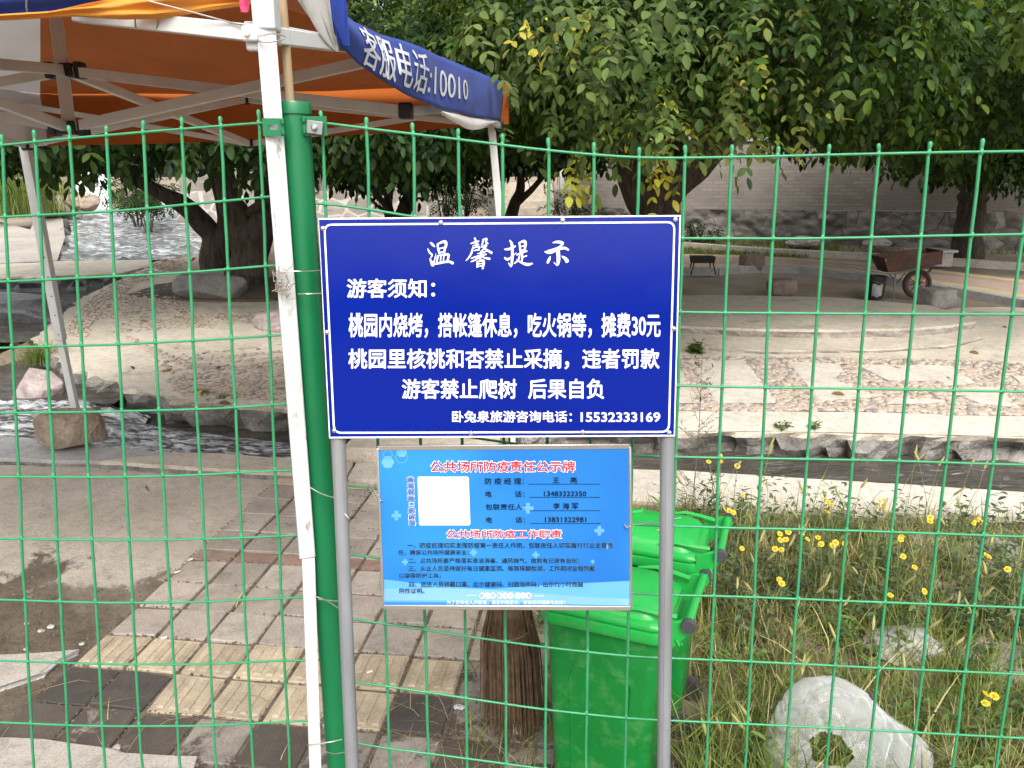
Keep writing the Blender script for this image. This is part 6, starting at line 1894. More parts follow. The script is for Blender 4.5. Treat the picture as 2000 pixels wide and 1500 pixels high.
for sx in (-1, 1):
    for sy in (-1, 1):
        mb = MB(); mb.bar((gr.x + sx * .135, gr.y + sy * .08, gr.z + .18), (gr.x + sx * .18 + (.0 if sy < 0 else -.03 * sx), gr.y + sy * .11, gr.z), .016, .016, up=(0, 1, 0)); mb.build("leg", M['grill'], gl)
q = G(1805, 521)
tb = empty("table", "white stone slab table on a concrete block base behind the wheelbarrow", "table", (q.x, q.y, q.z))
tzz = Yp(1818, 488, q.y).z
mb = MB(); c = Yp(1818, 488, q.y + .15); mb.box((c.x, c.y, tzz - .02), (.60, .45, .04), rz=R(3)); mb.build("tabletop", M['white_paint'], tb, bevel=.006)
mb = MB(); mb.box((c.x + .06, c.y, (q.z + tzz - .04) / 2), (.42, .32, tzz - q.z - .04), rz=R(3)); mb.build("base", M['pale_concrete'], tb, bevel=.008)

# ================================================================== PLASTIC BAG, TISSUES, LITTER
def mat_bag():
    m, nt, b, out = new_mat("milky plastic film")
    b.inputs["Base Color"].default_value = (0.86, 0.87, 0.88, 1); b.inputs["Roughness"].default_value = 0.22
    b.inputs["Specular IOR Level"].default_value = 0.6
    tr = nt.nodes.new("ShaderNodeBsdfTransparent"); tl_ = nt.nodes.new("ShaderNodeBsdfTranslucent"); tl_.inputs[0].default_value = (.85, .87, .9, 1)
    m1 = nt.nodes.new("ShaderNodeMixShader"); m1.inputs[0].default_value = .35; nt.links.new(b.outputs[0], m1.inputs[1]); nt.links.new(tl_.outputs[0], m1.inputs[2])
    lw = nt.nodes.new("ShaderNodeLayerWeight"); lw.inputs[0].default_value = .35
    mr = nnode(nt, "ShaderNodeMapRange"); nt.links.new(lw.outputs["Facing"], mr.inputs[0]); mr.inputs[3].default_value = .25; mr.inputs[4].default_value = .72
    m2 = nt.nodes.new("ShaderNodeMixShader"); nt.links.new(mr.outputs[0], m2.inputs[0]); nt.links.new(tr.outputs[0], m2.inputs[1]); nt.links.new(m1.outputs[0], m2.inputs[2])
    nt.links.new(m2.outputs[0], out.inputs["Surface"])
    v = coord(nt)
    n1 = tex_noise(nt, v, 7.0, 4, 0.5, 1.0)
    mp = nnode(nt, "ShaderNodeVectorMath", operation='SCALE'); cv = nt.nodes.new("ShaderNodeCombineXYZ")
    for k in range(3): nt.links.new(n1, cv.inputs[k])
    nt.links.new(cv.outputs[0], mp.inputs[0]); mp.inputs["Scale"].default_value = .12
    ad = nnode(nt, "ShaderNodeVectorMath", operation='ADD'); nt.links.new(v, ad.inputs[0]); nt.links.new(mp.outputs[0], ad.inputs[1])
    vo = nnode(nt, "ShaderNodeTexVoronoi", Scale=15.0, feature='DISTANCE_TO_EDGE'); nt.links.new(ad.outputs[0], vo.inputs["Vector"])
    bump(nt, b, vo.outputs["Distance"], .42, .014)
    b.inputs["Roughness"].default_value = 0.12
    return m
def crumple(name, label, cat, c, size, mat, seed, sub=5, amp=.22, film=False, hole=None):
    bm = bmesh.new(); bmesh.ops.create_icosphere(bm, subdivisions=sub, radius=1.0)
    rf = random.Random(seed * 3.7)
    creases = [(Vector((rf.gauss(0, 1), rf.gauss(0, 1), rf.gauss(0, 1))).normalized(), rf.uniform(.72, 1.0)) for _ in range(46)]
    for v in bm.verts:
        p = v.co.copy()
        if film:                                         # soft inflated film with long folds
            w1 = mnoise.noise(p * .9 + Vector((seed, seed, 0)))
            q_ = p + Vector((mnoise.noise(p * 1.4 + Vector((seed, 0, 0))), mnoise.noise(p * 1.4 + Vector((0, seed, 0))), mnoise.noise(p * 1.4 + Vector((0, 0, seed))))) * .55
            f1 = abs(mnoise.noise(Vector((q_.x * 1.2, q_.y * 1.2, q_.z * 3.2)) + Vector((2, seed, 0))))
            f2 = abs(mnoise.noise(Vector((q_.x * 5.5, q_.y * 2.0, q_.z * 2.2)) + Vector((seed, 4, 0))))
            p = p * (1 + .30 * w1 - .22 * max(0, .18 - f1) * 2.5 - .07 * max(0, .12 - f2) * 2.5)
        else:
            p = p * (1 + amp * (1.6 * mnoise.noise(p * .9 + Vector((seed, seed, 0))) - 4 * max(0, .16 - abs(mnoise.noise(p * 1.5 + Vector((seed, 0, 0)))))))
            for nn, d_ in creases:
                e = p.dot(nn) - d_
                if e > 0: p = p - nn * e * 0.92
        v.co = Vector((p.x * size[0] / 2, p.y * size[1] / 2, max(p.z, -.75) * size[2] / 2))
    if film:
        nu, nv = 70, 30
        gv = []
        for j_ in range(nv + 1):
            for i_ in range(nu + 1):
                u, w = i_ / nu, j_ / nv
                a = -2.6 + 3.0 * u
                rr_ = 1.0 + .42 * w
                q_ = Vector((math.cos(a) * rr_, math.sin(a) * rr_, -.72 + .10 * w))
                rd = abs(mnoise.noise(Vector((u * 13, w * 2.0, seed)))) + .5 * abs(mnoise.noise(Vector((u * 29, w * 3, seed))))
                q_ *= 1 + .12 * mnoise.noise(Vector((u * 5, 0, seed)))
                gv.append(bm.verts.new((q_.x * size[0] / 2, q_.y * size[1] / 2, (q_.z + .55 * rd * (.3 + w)) * size[2] / 2)))
        for j_ in range(nv):
            for i_ in range(nu):
                k_ = j_ * (nu + 1) + i_
                bm.faces.new((gv[k_], gv[k_ + 1], gv[k_ + nu + 2], gv[k_ + nu + 1]))
    if hole:
        h = Vector(hole).normalized()
        dl = [f for f in bm.faces if f.calc_center_median().normalized().dot(h) > .93]
        dl = []
        for f in bm.faces:
            cc = f.calc_center_median(); q = Vector((cc.x / size[0], cc.y / size[1], cc.z / size[2])).normalized()
            if q.dot(h) > .955 + .035 * mnoise.noise(q * 4 + Vector((seed, 0, 0))): dl.append(f)
        bmesh.ops.delete(bm, geom=dl, context='FACES')
    me = bpy.data.meshes.new(name); bm.to_mesh(me); bm.free()
    me.polygons.foreach_set("use_smooth", [True] * len(me.polygons)); me.materials.append(mat)
    o = bpy.data.objects.new(name, me); COL.objects.link(o); o.location = c
    return setp(o, label, cat)
M['bag'] = mat_bag()
bg_ = P(1625, 1480, .10)
crumple("plastic_bag", "crumpled milky plastic bag lying in the grass at the bottom right", "bag", (bg_.x + .04, bg_.y + .04, .112), (.44, .32, .33), M['bag'], 4.7, sub=6, film=True, hole=(-.40, -.75, .50))
q = P(1002, 1425, .03); crumple("tissue", "crumpled white tissue on the ground in front of the broom", "tissue", (q.x, q.y, .035), (.062, .05, .06), M['tissue'], 2.2, 4, .45)
q = P(898, 1384, .01); crumple("tissue", "small flat white paper scrap on the paving, left of the broom", "tissue", (q.x, q.y, .014), (.045, .035, .018), M['tissue'], 6.2, 4, .4)
litter = [(895, 385, 1106, 1100)]
M['butt'] = pm("pale litter", (0.72, 0.66, 0.58), (0.6, 0.5, 0.4), 30, .8)
for (px, py, a, l, lab) in [(372, 1093, .9, .022, "upper of two cigarette ends in the joint beside the concrete pad"), (346, 1117, .8, .022, "lower of two cigarette ends in the joint beside the concrete pad"), (320, 1246, .5, .02, "cigarette end lying at the back edge of the yellow tiles"), (52, 1218, .1, .016, "orange cigarette end on the mud at the left"), (722, 1312, .6, .02, "cigarette end on the yellow tiles right of the tubes")]:
    q = P(px, py, .022); mb = MB(); d_ = Vector((math.cos(a), math.sin(a), 0)) * l / 2
    mb.tube([q - d_, q + d_], .0038, 8); setp(mb.build("cigarette_end", M['butt']), lab, "litter", "cigarette ends")
for k, (px, py, s_, lab) in enumerate([(100, 1225, .026, "larger pale pebble on the mud near the left edge"), (80, 1233, .022, "pale pebble on the mud at the far left"), (52, 1268, .018, "white pebble at the left edge of the mud"), (136, 1272, .014, "tiny white pebble on the mud in front of the yellow tiles"), (228, 1462, .024, "white stone chip on the damp tiles at the bottom left"), (160, 1258, .018, "brown pebble at the edge of the mud by the tiles")]):
    q = P(px, py, .01); rock("pebble", lab, (q.x, q.y, .006), (s_ * 1.3, s_, s_ * .7), M['white_stone'], 90 + k, "pebble", 3, .25, group="loose pebbles on the mud", sink=.1)

# ================================================================== GRASS, WEEDS, FLOWERS
STRAW = np.array([(0.36, 0.29, 0.14), (0.30, 0.23, 0.11), (0.42, 0.35, 0.19)])
GREEN = np.array([(0.12, 0.17, 0.035), (0.17, 0.22, 0.05), (0.09, 0.14, 0.03), (0.22, 0.24, 0.065)])
def blades(name, base, h, w, lean, mat, tones, rg, kind='stuff'):
    n = len(base)
    az = rg.uniform(0, 6.28, n); d = np.stack([np.cos(az), np.sin(az), np.zeros(n)], 1)
    s = np.stack([-np.sin(az + rg.normal(0, .5, n)), np.cos(az), np.zeros(n)], 1)
    ts = [0, .4, .75, 1.0]; ws = [1, .85, .5, .04]
    V = []
    for t, k in zip(ts, ws):
        c = base + d * (lean * h * t ** 2)[:, None]; c[:, 2] += h * t * (1 - .25 * np.minimum(lean, 1.5) * t)
        V.append(c - s * (w * k)[:, None]); V.append(c + s * (w * k)[:, None])
    V = np.stack(V, 1)
    tf = np.array([(0, 1, 3, 2), (2, 3, 5, 4), (4, 5, 7, 6)])
    F = tf[None] + (np.arange(n) * 8)[:, None, None]
    C = np.repeat(tones, 3, axis=0)
    o = np_mesh(name, V.reshape(-1, 3), F.reshape(-1, 4), mat, None, C)
    return setp(o, kind=kind)
rgv = np.random.default_rng(21)
def in_bin(x, y):
    for b in (bin1, bin2):
        a = -b.rotation_euler.z; dx, dy = x - b.location.x, y - b.location.y
        u, v = dx * math.cos(a) - dy * math.sin(a), dx * math.sin(a) + dy * math.cos(a)
        if abs(u) < .2 and abs(v) < .15: return True
    return False
def grass_spots(n, rg, dens):
    out = []
    while len(out) < n:
        x, y = rg.uniform(-.15, 3.2), rg.uniform(1.42, 3.75)
        if y > 3.62 - .09 * x + 0.1: continue
        if in_bin(x, y): continue
        if rg.random() < dens(x, y): out.append((x, y, 0.0))
    return np.array(out)
def patch(x, y, s=1.6, o=0.0): return mnoise.noise(Vector((x * s + o, y * s, o)))
def d_grass(x, y):
    if x < .18: return .16 if y < 2.2 else .03
    k = .75 + .6 * patch(x, y, 1.8, 3)
    if y > 3.2: k *= .6
    if x > 1.7 and y > 2.2: k *= .55
    if .95 < x < 1.45 and 1.9 < y < 2.5: k *= .5
    return max(.04, k)
b_ = grass_spots(21000, rgv, d_grass)
hh = rgv.uniform(.07, .30, len(b_)) * (0.8 + .5 * np.array([patch(x, y, 2.2, 9) for x, y, _ in b_]))
hh = np.where(b_[:, 0] < .18, hh * .5, hh)
ton = GREEN[rgv.integers(0, 4, len(b_))] * rgv.uniform(.8, 1.2, (len(b_), 1))
dry = rgv.random(len(b_)) < np.clip(.22 + .5 * np.array([patch(x, y, 1.5, 17) for x, y, _ in b_]), .05, .7)
ton[dry] = STRAW[rgv.integers(0, 3, dry.sum())]
blades("grass", b_, np.abs(hh) + .02, rgv.uniform(.0012, .0030, len(b_)), rgv.uniform(.1, 1.1, len(b_)), M['weed_leaf'], ton, rgv)
b_ = grass_spots(5000, rgv, lambda x, y: .5 if x < .2 else .5 + .5 * patch(x, y, 2, 5))
b_[:, 2] = rgv.uniform(0, .04, len(b_))
blades("dry_grass", b_, rgv.uniform(.03, .12, len(b_)), rgv.uniform(.0009, .002, len(b_)), rgv.uniform(1.2, 3.0, len(b_)), M['weed_leaf'], STRAW[rgv.integers(0, 3, len(b_))] * rgv.uniform(.6, 1.1, (len(b_), 1)), rgv)

def leafy(name, spots, hrange, leaf, per, rg, tones, label=None, cat=None, group=None, kind=None, spread=.35):
    """low weeds: short stems with pairs of broad leaves"""
    pos = []; fwd = []; up = []; sz = []; tn = []
    for (x, y, z) in spots:
        h = rg.uniform(*hrange); az0 = rg.uniform(0, 6.28)
        lean = np.array([rg.normal(0, .2), rg.normal(0, .2), 1.0])
        tone = tones[rg.integers(0, len(tones))] * rg.uniform(.8, 1.2)
        for k in range(per):
            t = (k + .5) / per
            a = az0 + k * 2.4
            pos.append(np.array([x, y, z]) + lean * h * t); fwd.append([math.cos(a), math.sin(a), rg.uniform(-.1, .7)]); up.append([rg.normal(0, .2), rg.normal(0, .2), 1])
            sz.append(leaf * rg.uniform(.7, 1.3) * (1.15 - .5 * t)); tn.append(tone)
    pos, fwd, up, sz, tn = map(np.array, (pos, fwd, up, sz, tn))
    V, F, k = scatter_leaves(pos, fwd.astype(float), up.astype(float), sz, rg.uniform(.55, .9, len(sz)), True)
    o = np_mesh(name, V, F, M['weed_leaf'], None, np.repeat(tn, k, axis=0))
    return setp(o, label, cat, group, kind)
WT = np.array([(0.10, 0.16, 0.045), (0.075, 0.125, 0.04), (0.13, 0.19, 0.06)])
WD = np.array([(0.055, 0.085, 0.04), (0.045, 0.07, 0.035), (0.075, 0.10, 0.05)])
sp = grass_spots(420, rgv, lambda x, y: .8 if (y < 2.6 and x > .2) else (.10 if x > 0 else .12))
leafy("ground_weeds", sp, (.05, .20), .06, 9, rgv, WT, kind='stuff')
sp = grass_spots(330, rgv, lambda x, y: (.9 if x < 2.2 else .4) if (2.5 < y < 3.6 and x > .75) else 0)
leafy("dark_weeds", sp, (.10, .30), .048, 13, rgv, WD * 1.35, kind='stuff')

# foxtail grass: thin stalks with bristly heads
def foxtails(name, spots, rg, hr):
    st = MB(); V = []; F = []; C = []; nb = 0
    heads = MB()
    for (x, y, z) in spots:
        h = rg.uniform(*hr); a = rg.uniform(0, 6.28); ln = rg.uniform(.05, .3)
        tip = Vector((x + math.cos(a) * ln * h, y + math.sin(a) * ln * h, h))
        mid = Vector((x + math.cos(a) * ln * h * .35, y + math.sin(a) * ln * h * .35, h * .55))
        st.tube([(x, y, 0), mid, tip], [.0016, .0012, .0008], 4, caps=False)
        d_ = (tip - mid).normalized(); d_ = (d_ + Vector((math.cos(a) * .3, math.sin(a) * .3, -.1))).normalized()
        L = rg.uniform(.035, .065)
        pts = [tip + d_ * L * t for t in np.linspace(0, 1, 6)]
        heads.tube(pts, [.0022, .0046, .0052, .0048, .0038, .0012], 6)
        sx = d_.orthogonal().normalized(); sy = d_.cross(sx)
        for k in range(46):                              # bristles
            t = rg.uniform(.02, .98); b2 = rg.uniform(0, 6.28); o_ = (sx * math.cos(b2) + sy * math.sin(b2))
            p = tip + d_ * L * t
            e = p + (o_ * .85 + d_ * .8) * rg.uniform(.008, .013)
            wv = o_.cross(d_) * .0005
            heads.add([p + wv, p - wv, e], [(0, 1, 2)])
    return st, heads
M['fox'] = pm("foxtail head", (0.34, 0.31, 0.12), (0.22, 0.21, 0.07), 12, .8)
M['stalk'] = pm("green stalk", (0.16, 0.20, 0.06), (0.22, 0.19, 0.08), 4, .7)
sp = [P(px, py, .0) for px, py in []]
fx = []
for (px, py, z) in [(1850, 925, .5), (1785, 905, .5), (1810, 915, .5), (1868, 915, .5), (1900, 930, .5), (1800, 955, .45), (1640, 965, .5), (1735, 900, .5), (1385, 960, .45), (1375, 920, .5), (1480, 1015, .4), (1490, 880, .55), (1475, 905, .5), (1600, 975, .45), (1660, 950, .5), (1712, 1010, .4), (1765, 1020, .4), (1830, 1015, .4), (1855, 1010, .4), (1560, 1160, .3), (1650, 1005, .42), (1720, 1125, .32), (1800, 1070, .36), (1880, 1110, .34), (1935, 1130, .34), (1965, 1160, .3), (1545, 1210, .26), (1775, 1215, .26), (1955, 1250, .24), (1830, 1260, .24), (1640, 1110, .33), (1690, 1180, .3), (1600, 1150, .32), (1925, 1080, .36), (1870, 1195, .28), (1985, 1035, .4), (1440, 1180, .3), (1350, 1245, .25), (1395, 1095, .36)]:
    q = P(px, py, z); fx.append((q.x, q.y, z))
st_ = MB(); hd_ = MB()
for q in fx:
    a, b2 = foxtails("x", [(q[0], q[1], 0)], rgv, (q[2], q[2] + .02))
    st_.add(a.v, a.f); hd_.add(b2.v, b2.f)
more = grass_spots(130, rgv, lambda x, y: .5 if x > .45 else 0)
a, b2 = foxtails("x", [tuple(q) for q in more], rgv, (.14, .34)); st_.add(a.v, a.f); hd_.add(b2.v, b2.f)
setp(st_.build("foxtail_stalks", M['stalk']), kind='stuff'); setp(hd_.build("foxtail_heads", M['fox']), kind='stuff')

# yellow flowering weeds, one plant at a time
M['flower_centre'] = pm("flower centre", (0.42, 0.24, 0.02), (0.34, 0.18, 0.015), 80, .9)
M['petal'] = pm("yellow petals", (0.75, 0.56, 0.015), (0.66, 0.44, 0.01), 30, .6)
def flower_plant(label, heads, seed):
    rg = np.random.default_rng(seed)
    H = [P(px, py, z) for px, py, z in heads]
    cx = sum(p.x for p in H) / len(H) + rg.uniform(-.03, .03); cy = sum(p.y for p in H) / len(H) + rg.uniform(-.02, .04)
    root = empty("flowering_weed", label, "flower", (cx, cy, 0), "yellow flowering weeds")
    st = MB(); pos = []; fwd = []; up = []; sz = []
    fl_objs = []
    for p in H:
        b0_ = Vector((cx + rg.uniform(-.02, .02), cy + rg.uniform(-.02, .02), 0)); m_ = b0_.lerp(p, .6) + Vector((rg.uniform(-.03, .03), rg.uniform(-.02, .02), .02))
        st.tube([b0_, b0_.lerp(m_, .5) + Vector((rg.uniform(-.01, .01), 0, .01)), m_, p], [.0024, .002, .0016, .0012], 5, caps=False)
        for k in range(9):
            t = rg.uniform(.12, .9); q = b0_.lerp(m_, t / .6) if t < .6 else m_.lerp(p, (t - .6) / .4)
            a = rg.uniform(0, 6.28)
            pos.append(q); fwd.append([math.cos(a), math.sin(a), rg.uniform(-.1, .6)]); up.append([rg.normal(0, .2), rg.normal(0, .2), 1]); sz.append(rg.uniform(.03, .06) * (1.1 - .6 * t))
    st.build("stem", M['stalk'], root)
    V, F, k = scatter_leaves(np.array(pos), np.array(fwd, float), np.array(up, float), np.array(sz), rg.uniform(.45, .75, len(sz)), True)
    np_mesh("leaves", V, F, M['weed_leaf'], root, np.repeat(WD[rg.integers(0, 3, len(sz))] * 1.2, k, axis=0))
    for p in H:
        n = Vector((rg.normal(0, .35), -.55 + rg.normal(0, .3), .9)).normalized(); a1 = n.orthogonal().normalized(); a2 = n.cross(a1)
        mb = MB(); r_ = rg.uniform(.0105, .0140)
        for k in range(18):
            a = k * .349 + rg.uniform(-.08, .08); w = .16
            d0 = a1 * math.cos(a) + a2 * math.sin(a); dl = a1 * math.cos(a - w) + a2 * math.sin(a - w); dr = a1 * math.cos(a + w) + a2 * math.sin(a + w)
            z_ = rg.uniform(-.001, .002)
            mb.add([p + d0 * r_ * .3 + n * .001, p + dl * r_ * .8 + n * (.002 + z_), p + d0 * r_ * (1 + rg.uniform(-.08, .1)) + n * (z_ + .0005), p + dr * r_ * .8 + n * (.002 + z_)], [(0, 1, 2, 3)])
        fo = mb.build("flower_head", M['petal'], root)
        mb = MB(); mb.tube([p - n * .003, p + n * .001, p + n * .0035, p + n * .0045], [.003, r_ * .45, r_ * .36, r_ * .1], 10); mb.build("flower_centre", M['flower_centre'], fo)
    return root
plants = [("yellow flowers highest of all, in front of the stream just right of the tube", [(1384, 902, .46), (1406, 890, .47), (1408, 902, .46)]),
          ("single yellow flower beside the tall cluster, in front of the stream", [(1440, 910, .45)]),
          ("two small yellow flowers against the pale ledge behind the farther bin handle", [(1451, 968, .42), (1432, 1001, .40), (1424, 998, .40)]),
          ("single low yellow flower just right of the farther bin's grey knob", [(1449, 1072, .34)]),
          ("cluster of yellow flowers in the dark weeds, left of the middle fence wires", [(1523, 1043, .36), (1539, 1039, .36), (1524, 1055, .35), (1514, 1072, .34), (1526, 1074, .34), (1535, 1054, .35)]),
          ("big cluster of yellow flowers in the middle of the dark weeds", [(1566, 1043, .36), (1577, 1053, .36), (1598, 1050, .36), (1604, 1063, .35), (1626, 1066, .35), (1632, 1060, .35), (1650, 1062, .35)]),
          ("yellow flowers rising above the ledge edge in the middle of the weeds", [(1617, 981, .42), (1611, 970, .42), (1616, 1000, .41), (1624, 986, .42)]),
          ("yellow flowers against the pale ledge, right of the middle", [(1718, 979, .42), (1727, 977, .42), (1721, 993, .41), (1728, 992, .41)]),
          ("two fading yellow flowers above dark weeds, right of the middle", [(1761, 1048, .36), (1759, 1054, .36), (1764, 1087, .34)]),
          ("single yellow flower low on the right of the dark weeds", [(1786, 1108, .33)]),
          ("yellow flower pair behind an upright fence wire at the right", [(1817, 1011, .4), (1816, 1018, .4)]),
          ("yellow flowers near the right edge, above the ledge", [(1901, 1021, .4), (1909, 1015, .4), (1922, 1020, .4)]),
          ("yellow flowers low at the right edge, beside the flat grey rock", [(1926, 1084, .35), (1932, 1088, .35), (1968, 1112, .33)]),
          ("two yellow flowers in the dry grass below the dark weeds", [(1522, 1132, .3), (1527, 1140, .3)]),
          ("two tiny yellow flowers low in the green grass at the right", [(1805, 1155, .28), (1739, 1163, .28)]),
          ("largest yellow flower, nearest the camera at the lower right", [(1942, 1360, .24), (1926, 1356, .24), (1925, 1374, .23)])]
for k, (lab, hd) in enumerate(plants): flower_plant(lab, hd, 100 + k)

# tall wispy weed, small weeds growing in cracks
def wispy(name, label, base, top, seed, n=26, spread=.16, tones=WD, leaf=.022, stalk='stalk'):
    rg = np.random.default_rng(seed); base = Vector(base); top = Vector(top)
    root = empty(name, label, "weed", base)
    st = MB(); st.tube([base, base.lerp(top, .5) + Vector((.01, 0, 0)), top], [.003, .0022, .001], 6)
    pos = []; fwd = []
    for k in range(n):
        t = rg.uniform(.1, .97); q = base.lerp(top, t); a = rg.uniform(0, 6.28); L = spread * (1.15 - t) * rg.uniform(.6, 1.2)
        e = q + Vector((math.cos(a) * L, math.sin(a) * L, L * rg.uniform(.5, 1.1)))
        st.tube([q, q.lerp(e, .5) + Vector((0, 0, -.006)), e], [.0013, .001, .0006], 4, caps=False)
        for j in range(9):
            tt = rg.uniform(.15, 1); pos.append(q.lerp(e, tt)); fwd.append([rg.normal(0, 1), rg.normal(0, 1), rg.uniform(0, 1.2)])
    st.build("stem", pm("dry brown stalk", (.16, .11, .08), None, 9, .8), root)
    V, F, k = scatter_leaves(np.array(pos), np.array(fwd, float), np.tile([0, 0, 1.0], (len(pos), 1)) + rg.normal(0, .4, (len(pos), 3)), rg.uniform(.5, 1.3, len(pos)) * leaf, rg.uniform(.3, .6, len(pos)), True)
    np_mesh("leaves", V, F, M['weed_leaf'], root, np.repeat(tones[rg.integers(0, 3, len(pos))], k, axis=0))
    return root
b0_ = P(1350, 1010, 0); wispy("tall_weed", "tall wispy brown weed with tiny leaves, just right of the blue sign", (b0_.x, b0_.y, 0), Yp(1372, 690, b0_.y), 5, 34, .2, WD * 1.3)
b0_ = P(1395, 1060, 0); wispy("tall_weed", "shorter feathery weed in front of the stream, left of the flowers", (b0_.x, b0_.y, 0), Yp(1388, 910, b0_.y), 6, 22, .14)
rg2 = np.random.default_rng(44)
for (px, py, n, h, lf, lab) in [(1358, 690, 22, .12, .11, "tuft of green grass at the foot of the stage, right of the blue sign"), (1530, 838, 7, .05, .07, "broad-leaved weed on the white kerb above the stream"), (1590, 838, 7, .06, .06, "small upright weed on the white kerb, right of the broad-leaved one"), (400, 770, 10, .05, .05, "small green weed on the edge of the left bank"), (438, 778, 8, .06, .045, "second small green weed on the edge of the left bank, nearer the white pole")]:
    q = G(px, py)
    sp = [(q.x + rg2.normal(0, .03), q.y + rg2.normal(0, .025), q.z) for _ in range(n)]
    leafy("weed", sp, (h * .6, h), lf * .6, 7, rg2, WT, lab, "weed", "weeds in the cracks")
q = P(305 * .24, 690, 0.1); q = G(78, 690)
bb_ = np.array([(q.x + rg2.normal(0, .08), q.y + rg2.normal(0, .07), .05) for _ in range(420)])
o = blades("grass_tuft", bb_, rg2.uniform(.12, .3, 420), rg2.uniform(.0015, .003, 420), rg2.uniform(.3, 1.3, 420), M['weed_leaf'], GREEN[rg2.integers(0, 4, 420)], rg2, None)
setp(o, "green grass tuft hanging from the bank beside the far left canopy leg", "grass tuft")
q = Yp(28, 412, 18.0); 
bb_ = np.array([(q.x + rg2.normal(0, .5), q.y + rg2.normal(0, .7), q.z - .1) for _ in range(4200)])
o = blades("reed_clump", bb_, rg2.uniform(.4, 1.15, 4200), rg2.uniform(.004, .009, 4200), rg2.uniform(.05, .6, 4200), M['weed_leaf'], GREEN[rg2.integers(0, 4, 4200)] * .85, rg2, None)
setp(o, "clump of tall pale green reeds at the left edge beside the waterfall", "reeds")
# shrubs near the waterfall and in front of the terrace wall
def shrub(label, px, py, y, rx, rz, n, seed, tones, leaf=.07):
    rg = np.random.default_rng(seed); c = Yp(px, py, y); gz0 = hterrain(c.x, y)
    root = empty("shrub", label, "shrub", (c.x, y, gz0), "shrubs")
    mb = MB()
    for k in range(9):
        a = rg.uniform(0, 6.28); mb.tube([(c.x, y, gz0), (c.x + math.cos(a) * rx * .4, y + math.sin(a) * rx * .3, c.z), (c.x + math.cos(a) * rx * .7, y + math.sin(a) * rx * .5, c.z + rz * .6)], [.014, .01, .004], 5)
    mb.build("stem", M['bark_pale'], root)
    tp, od = crown_points(rg, [(c.x, y, c.z, rx, rx * .8, rz), (c.x + rx * .5, y, c.z - rz * .3, rx * .6, rx * .6, rz * .7)], n, .2)
    V, F, C = compound_leaves(tp, od, rg, 3, leaf * 2.2, leaf, .3, tones, None, False, 0)
    np_mesh("leaves", V, F, M['leaf'], root, C)
shrub("leafy bush in front of the waterfall, right of the mossy rock", 262, 378, 17.0, .6, .35, 260, 1, MID)
shrub("bush at the right bank of the rapids, half hidden by branches", 280, 370, 16.0, .6, .5, 220, 2, DARK)
shrub("feathery bright green sapling in front of the pale terrace wall", 868, 385, 14.8, .35, .38, 130, 3, PALE, .06)
shrub("feathery sapling nearer the canopy leg, in front of the terrace wall", 905, 375, 15.2, .45, .45, 150, 4, MID, .06)
shrub("low bush at the foot of the brick wall, right of the stairs", 1110, 408, 14.9, .6, .35, 170, 5, MID, .06)
shrub("small dark plant at the foot of the stone base near the sign's right corner", 1360, 448, 14.3, .35, .18, 90, 6, DARK, .06)
# turf strip beyond the path
tb_ = []
rg3 = np.random.default_rng(8)
while len(tb_) < 9000:
    px, py = rg3.uniform(1280, 2100), rg3.uniform(462, 500)
    q = G(px, py)
    if py > np.interp(px, [1290, 1500, 1850, 2100], [476, 490, 509, 530]) + 16: continue
    if px > 1640 and rg3.random() < .85: continue
    if mnoise.noise(Vector((q.x * 1.2, q.y * 1.2, 0))) > -.25: tb_.append((q.x, q.y, q.z - .03))
tb_ = np.array(tb_)
blades("turf", tb_, rg3.uniform(.04, .11, len(tb_)), rg3.uniform(.004, .008, len(tb_)), rg3.uniform(.3, 1.2, len(tb_)), M['weed_leaf'], GREEN[rg3.integers(0, 4, len(tb_))] * .95, rg3)
# fallen leaves
fl = [G(rg3.uniform(200, 2000), rg3.uniform(600, 800), .012) for _ in range(90)]
V, F, k = scatter_leaves(np.array([tuple(p) for p in fl]), np.stack([rg3.normal(0, 1, 90), rg3.normal(0, 1, 90), rg3.normal(0, .1, 90)], 1), np.tile([0, 0, 1.0], (90, 1)) + rg3.normal(0, .3, (90, 3)), rg3.uniform(.05, .1, 90), np.full(90, .9), True)
tn = np.array([(0.26, 0.15, 0.06), (0.36, 0.25, 0.08), (0.15, 0.09, 0.05)])[rg3.integers(0, 3, 90)]
setp(np_mesh("fallen_leaves", V, F, M['weed_leaf'], None, np.repeat(tn, k, axis=0)), kind='stuff')
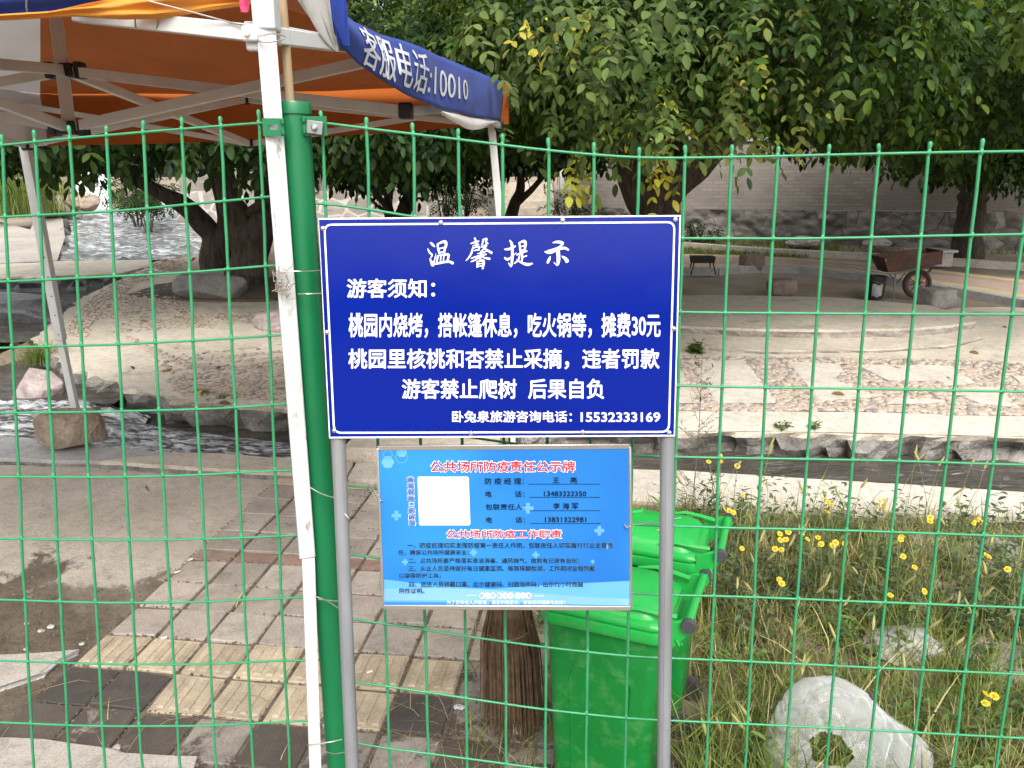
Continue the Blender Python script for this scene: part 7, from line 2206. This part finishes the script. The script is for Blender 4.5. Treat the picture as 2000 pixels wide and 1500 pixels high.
# pale broken concrete at the lower left corner, and gravel among the weeds at the right
slab("concrete_patch", [Vector(p) for p in ((-1.95, 2.42, .03), (-1.60, 2.46, .03), (-1.66, 2.32, .03), (-1.80, 2.22, .03), (-2.05, 2.12, .03))], .05, [M['apron'], M['grey_concrete']], seed=31, jitter=.03)
slab("concrete_patch", [Vector(p) for p in ((-1.75, 2.02, .03), (-1.45, 1.99, .03), (-1.15, 1.955, .03), (-.95, 1.93, .03), (-.9, 1.80, .03), (-1.7, 1.75, .03))], .05, [M['apron'], M['grey_concrete']], seed=33, jitter=.035)
sp = []
while len(sp) < 700:
    px, py = rgv.uniform(1700, 2060), rgv.uniform(1040, 1180)
    if mnoise.noise(Vector((px * .012, py * .02, 3))) > -.1:
        q = P(px, py, .012); sp.append(tuple(q))
pebbles("gravel", sp, M['pebble'], .010, .030, .6)
# soil crumbs and straw lying in the joints of the paving
rgj = np.random.default_rng(5)
sp = []
for _ in range(2600):
    i, j = rgj.integers(0, 10), rgj.uniform(-4, 9)
    if rgj.random() < .45: i, j = rgj.uniform(0, 9), float(rgj.integers(-3, 9))
    p = tile_uv(i + rgj.normal(0, .018), j + rgj.normal(0, .018)); sp.append((p.x, p.y, .016))
for _ in range(900):
    px, py = rgj.uniform(-40, 420), rgj.uniform(1150, 1360)
    p = P(px, py, .006)
    if p.x < tile_uv(0, 0).x + .12: sp.append(tuple(p))
pebbles("soil_crumbs", sp, pm("soil crumbs", (0.17, 0.13, 0.09), (0.07, 0.052, 0.036), 60, .95), .0015, .0050, .6)
n_ = 260
bs_ = []
for _ in range(n_):
    if rgj.random() < .6: p = tile_uv(rgj.uniform(5.8, 9), rgj.uniform(-3, 2)); bs_.append((p.x, p.y, .018))
    else: p = tile_uv(rgj.uniform(0, 9), rgj.uniform(-3, 6)); bs_.append((p.x, p.y, .018))
bs_ = np.array(bs_)
blades("straw_litter", bs_, rgj.uniform(.01, .07, n_), rgj.uniform(.0007, .0016, n_), rgj.uniform(2.0, 4.0, n_), M['weed_leaf'], STRAW[rgj.integers(0, 3, n_)] * rgj.uniform(.7, 1.2, (n_, 1)), rgj)
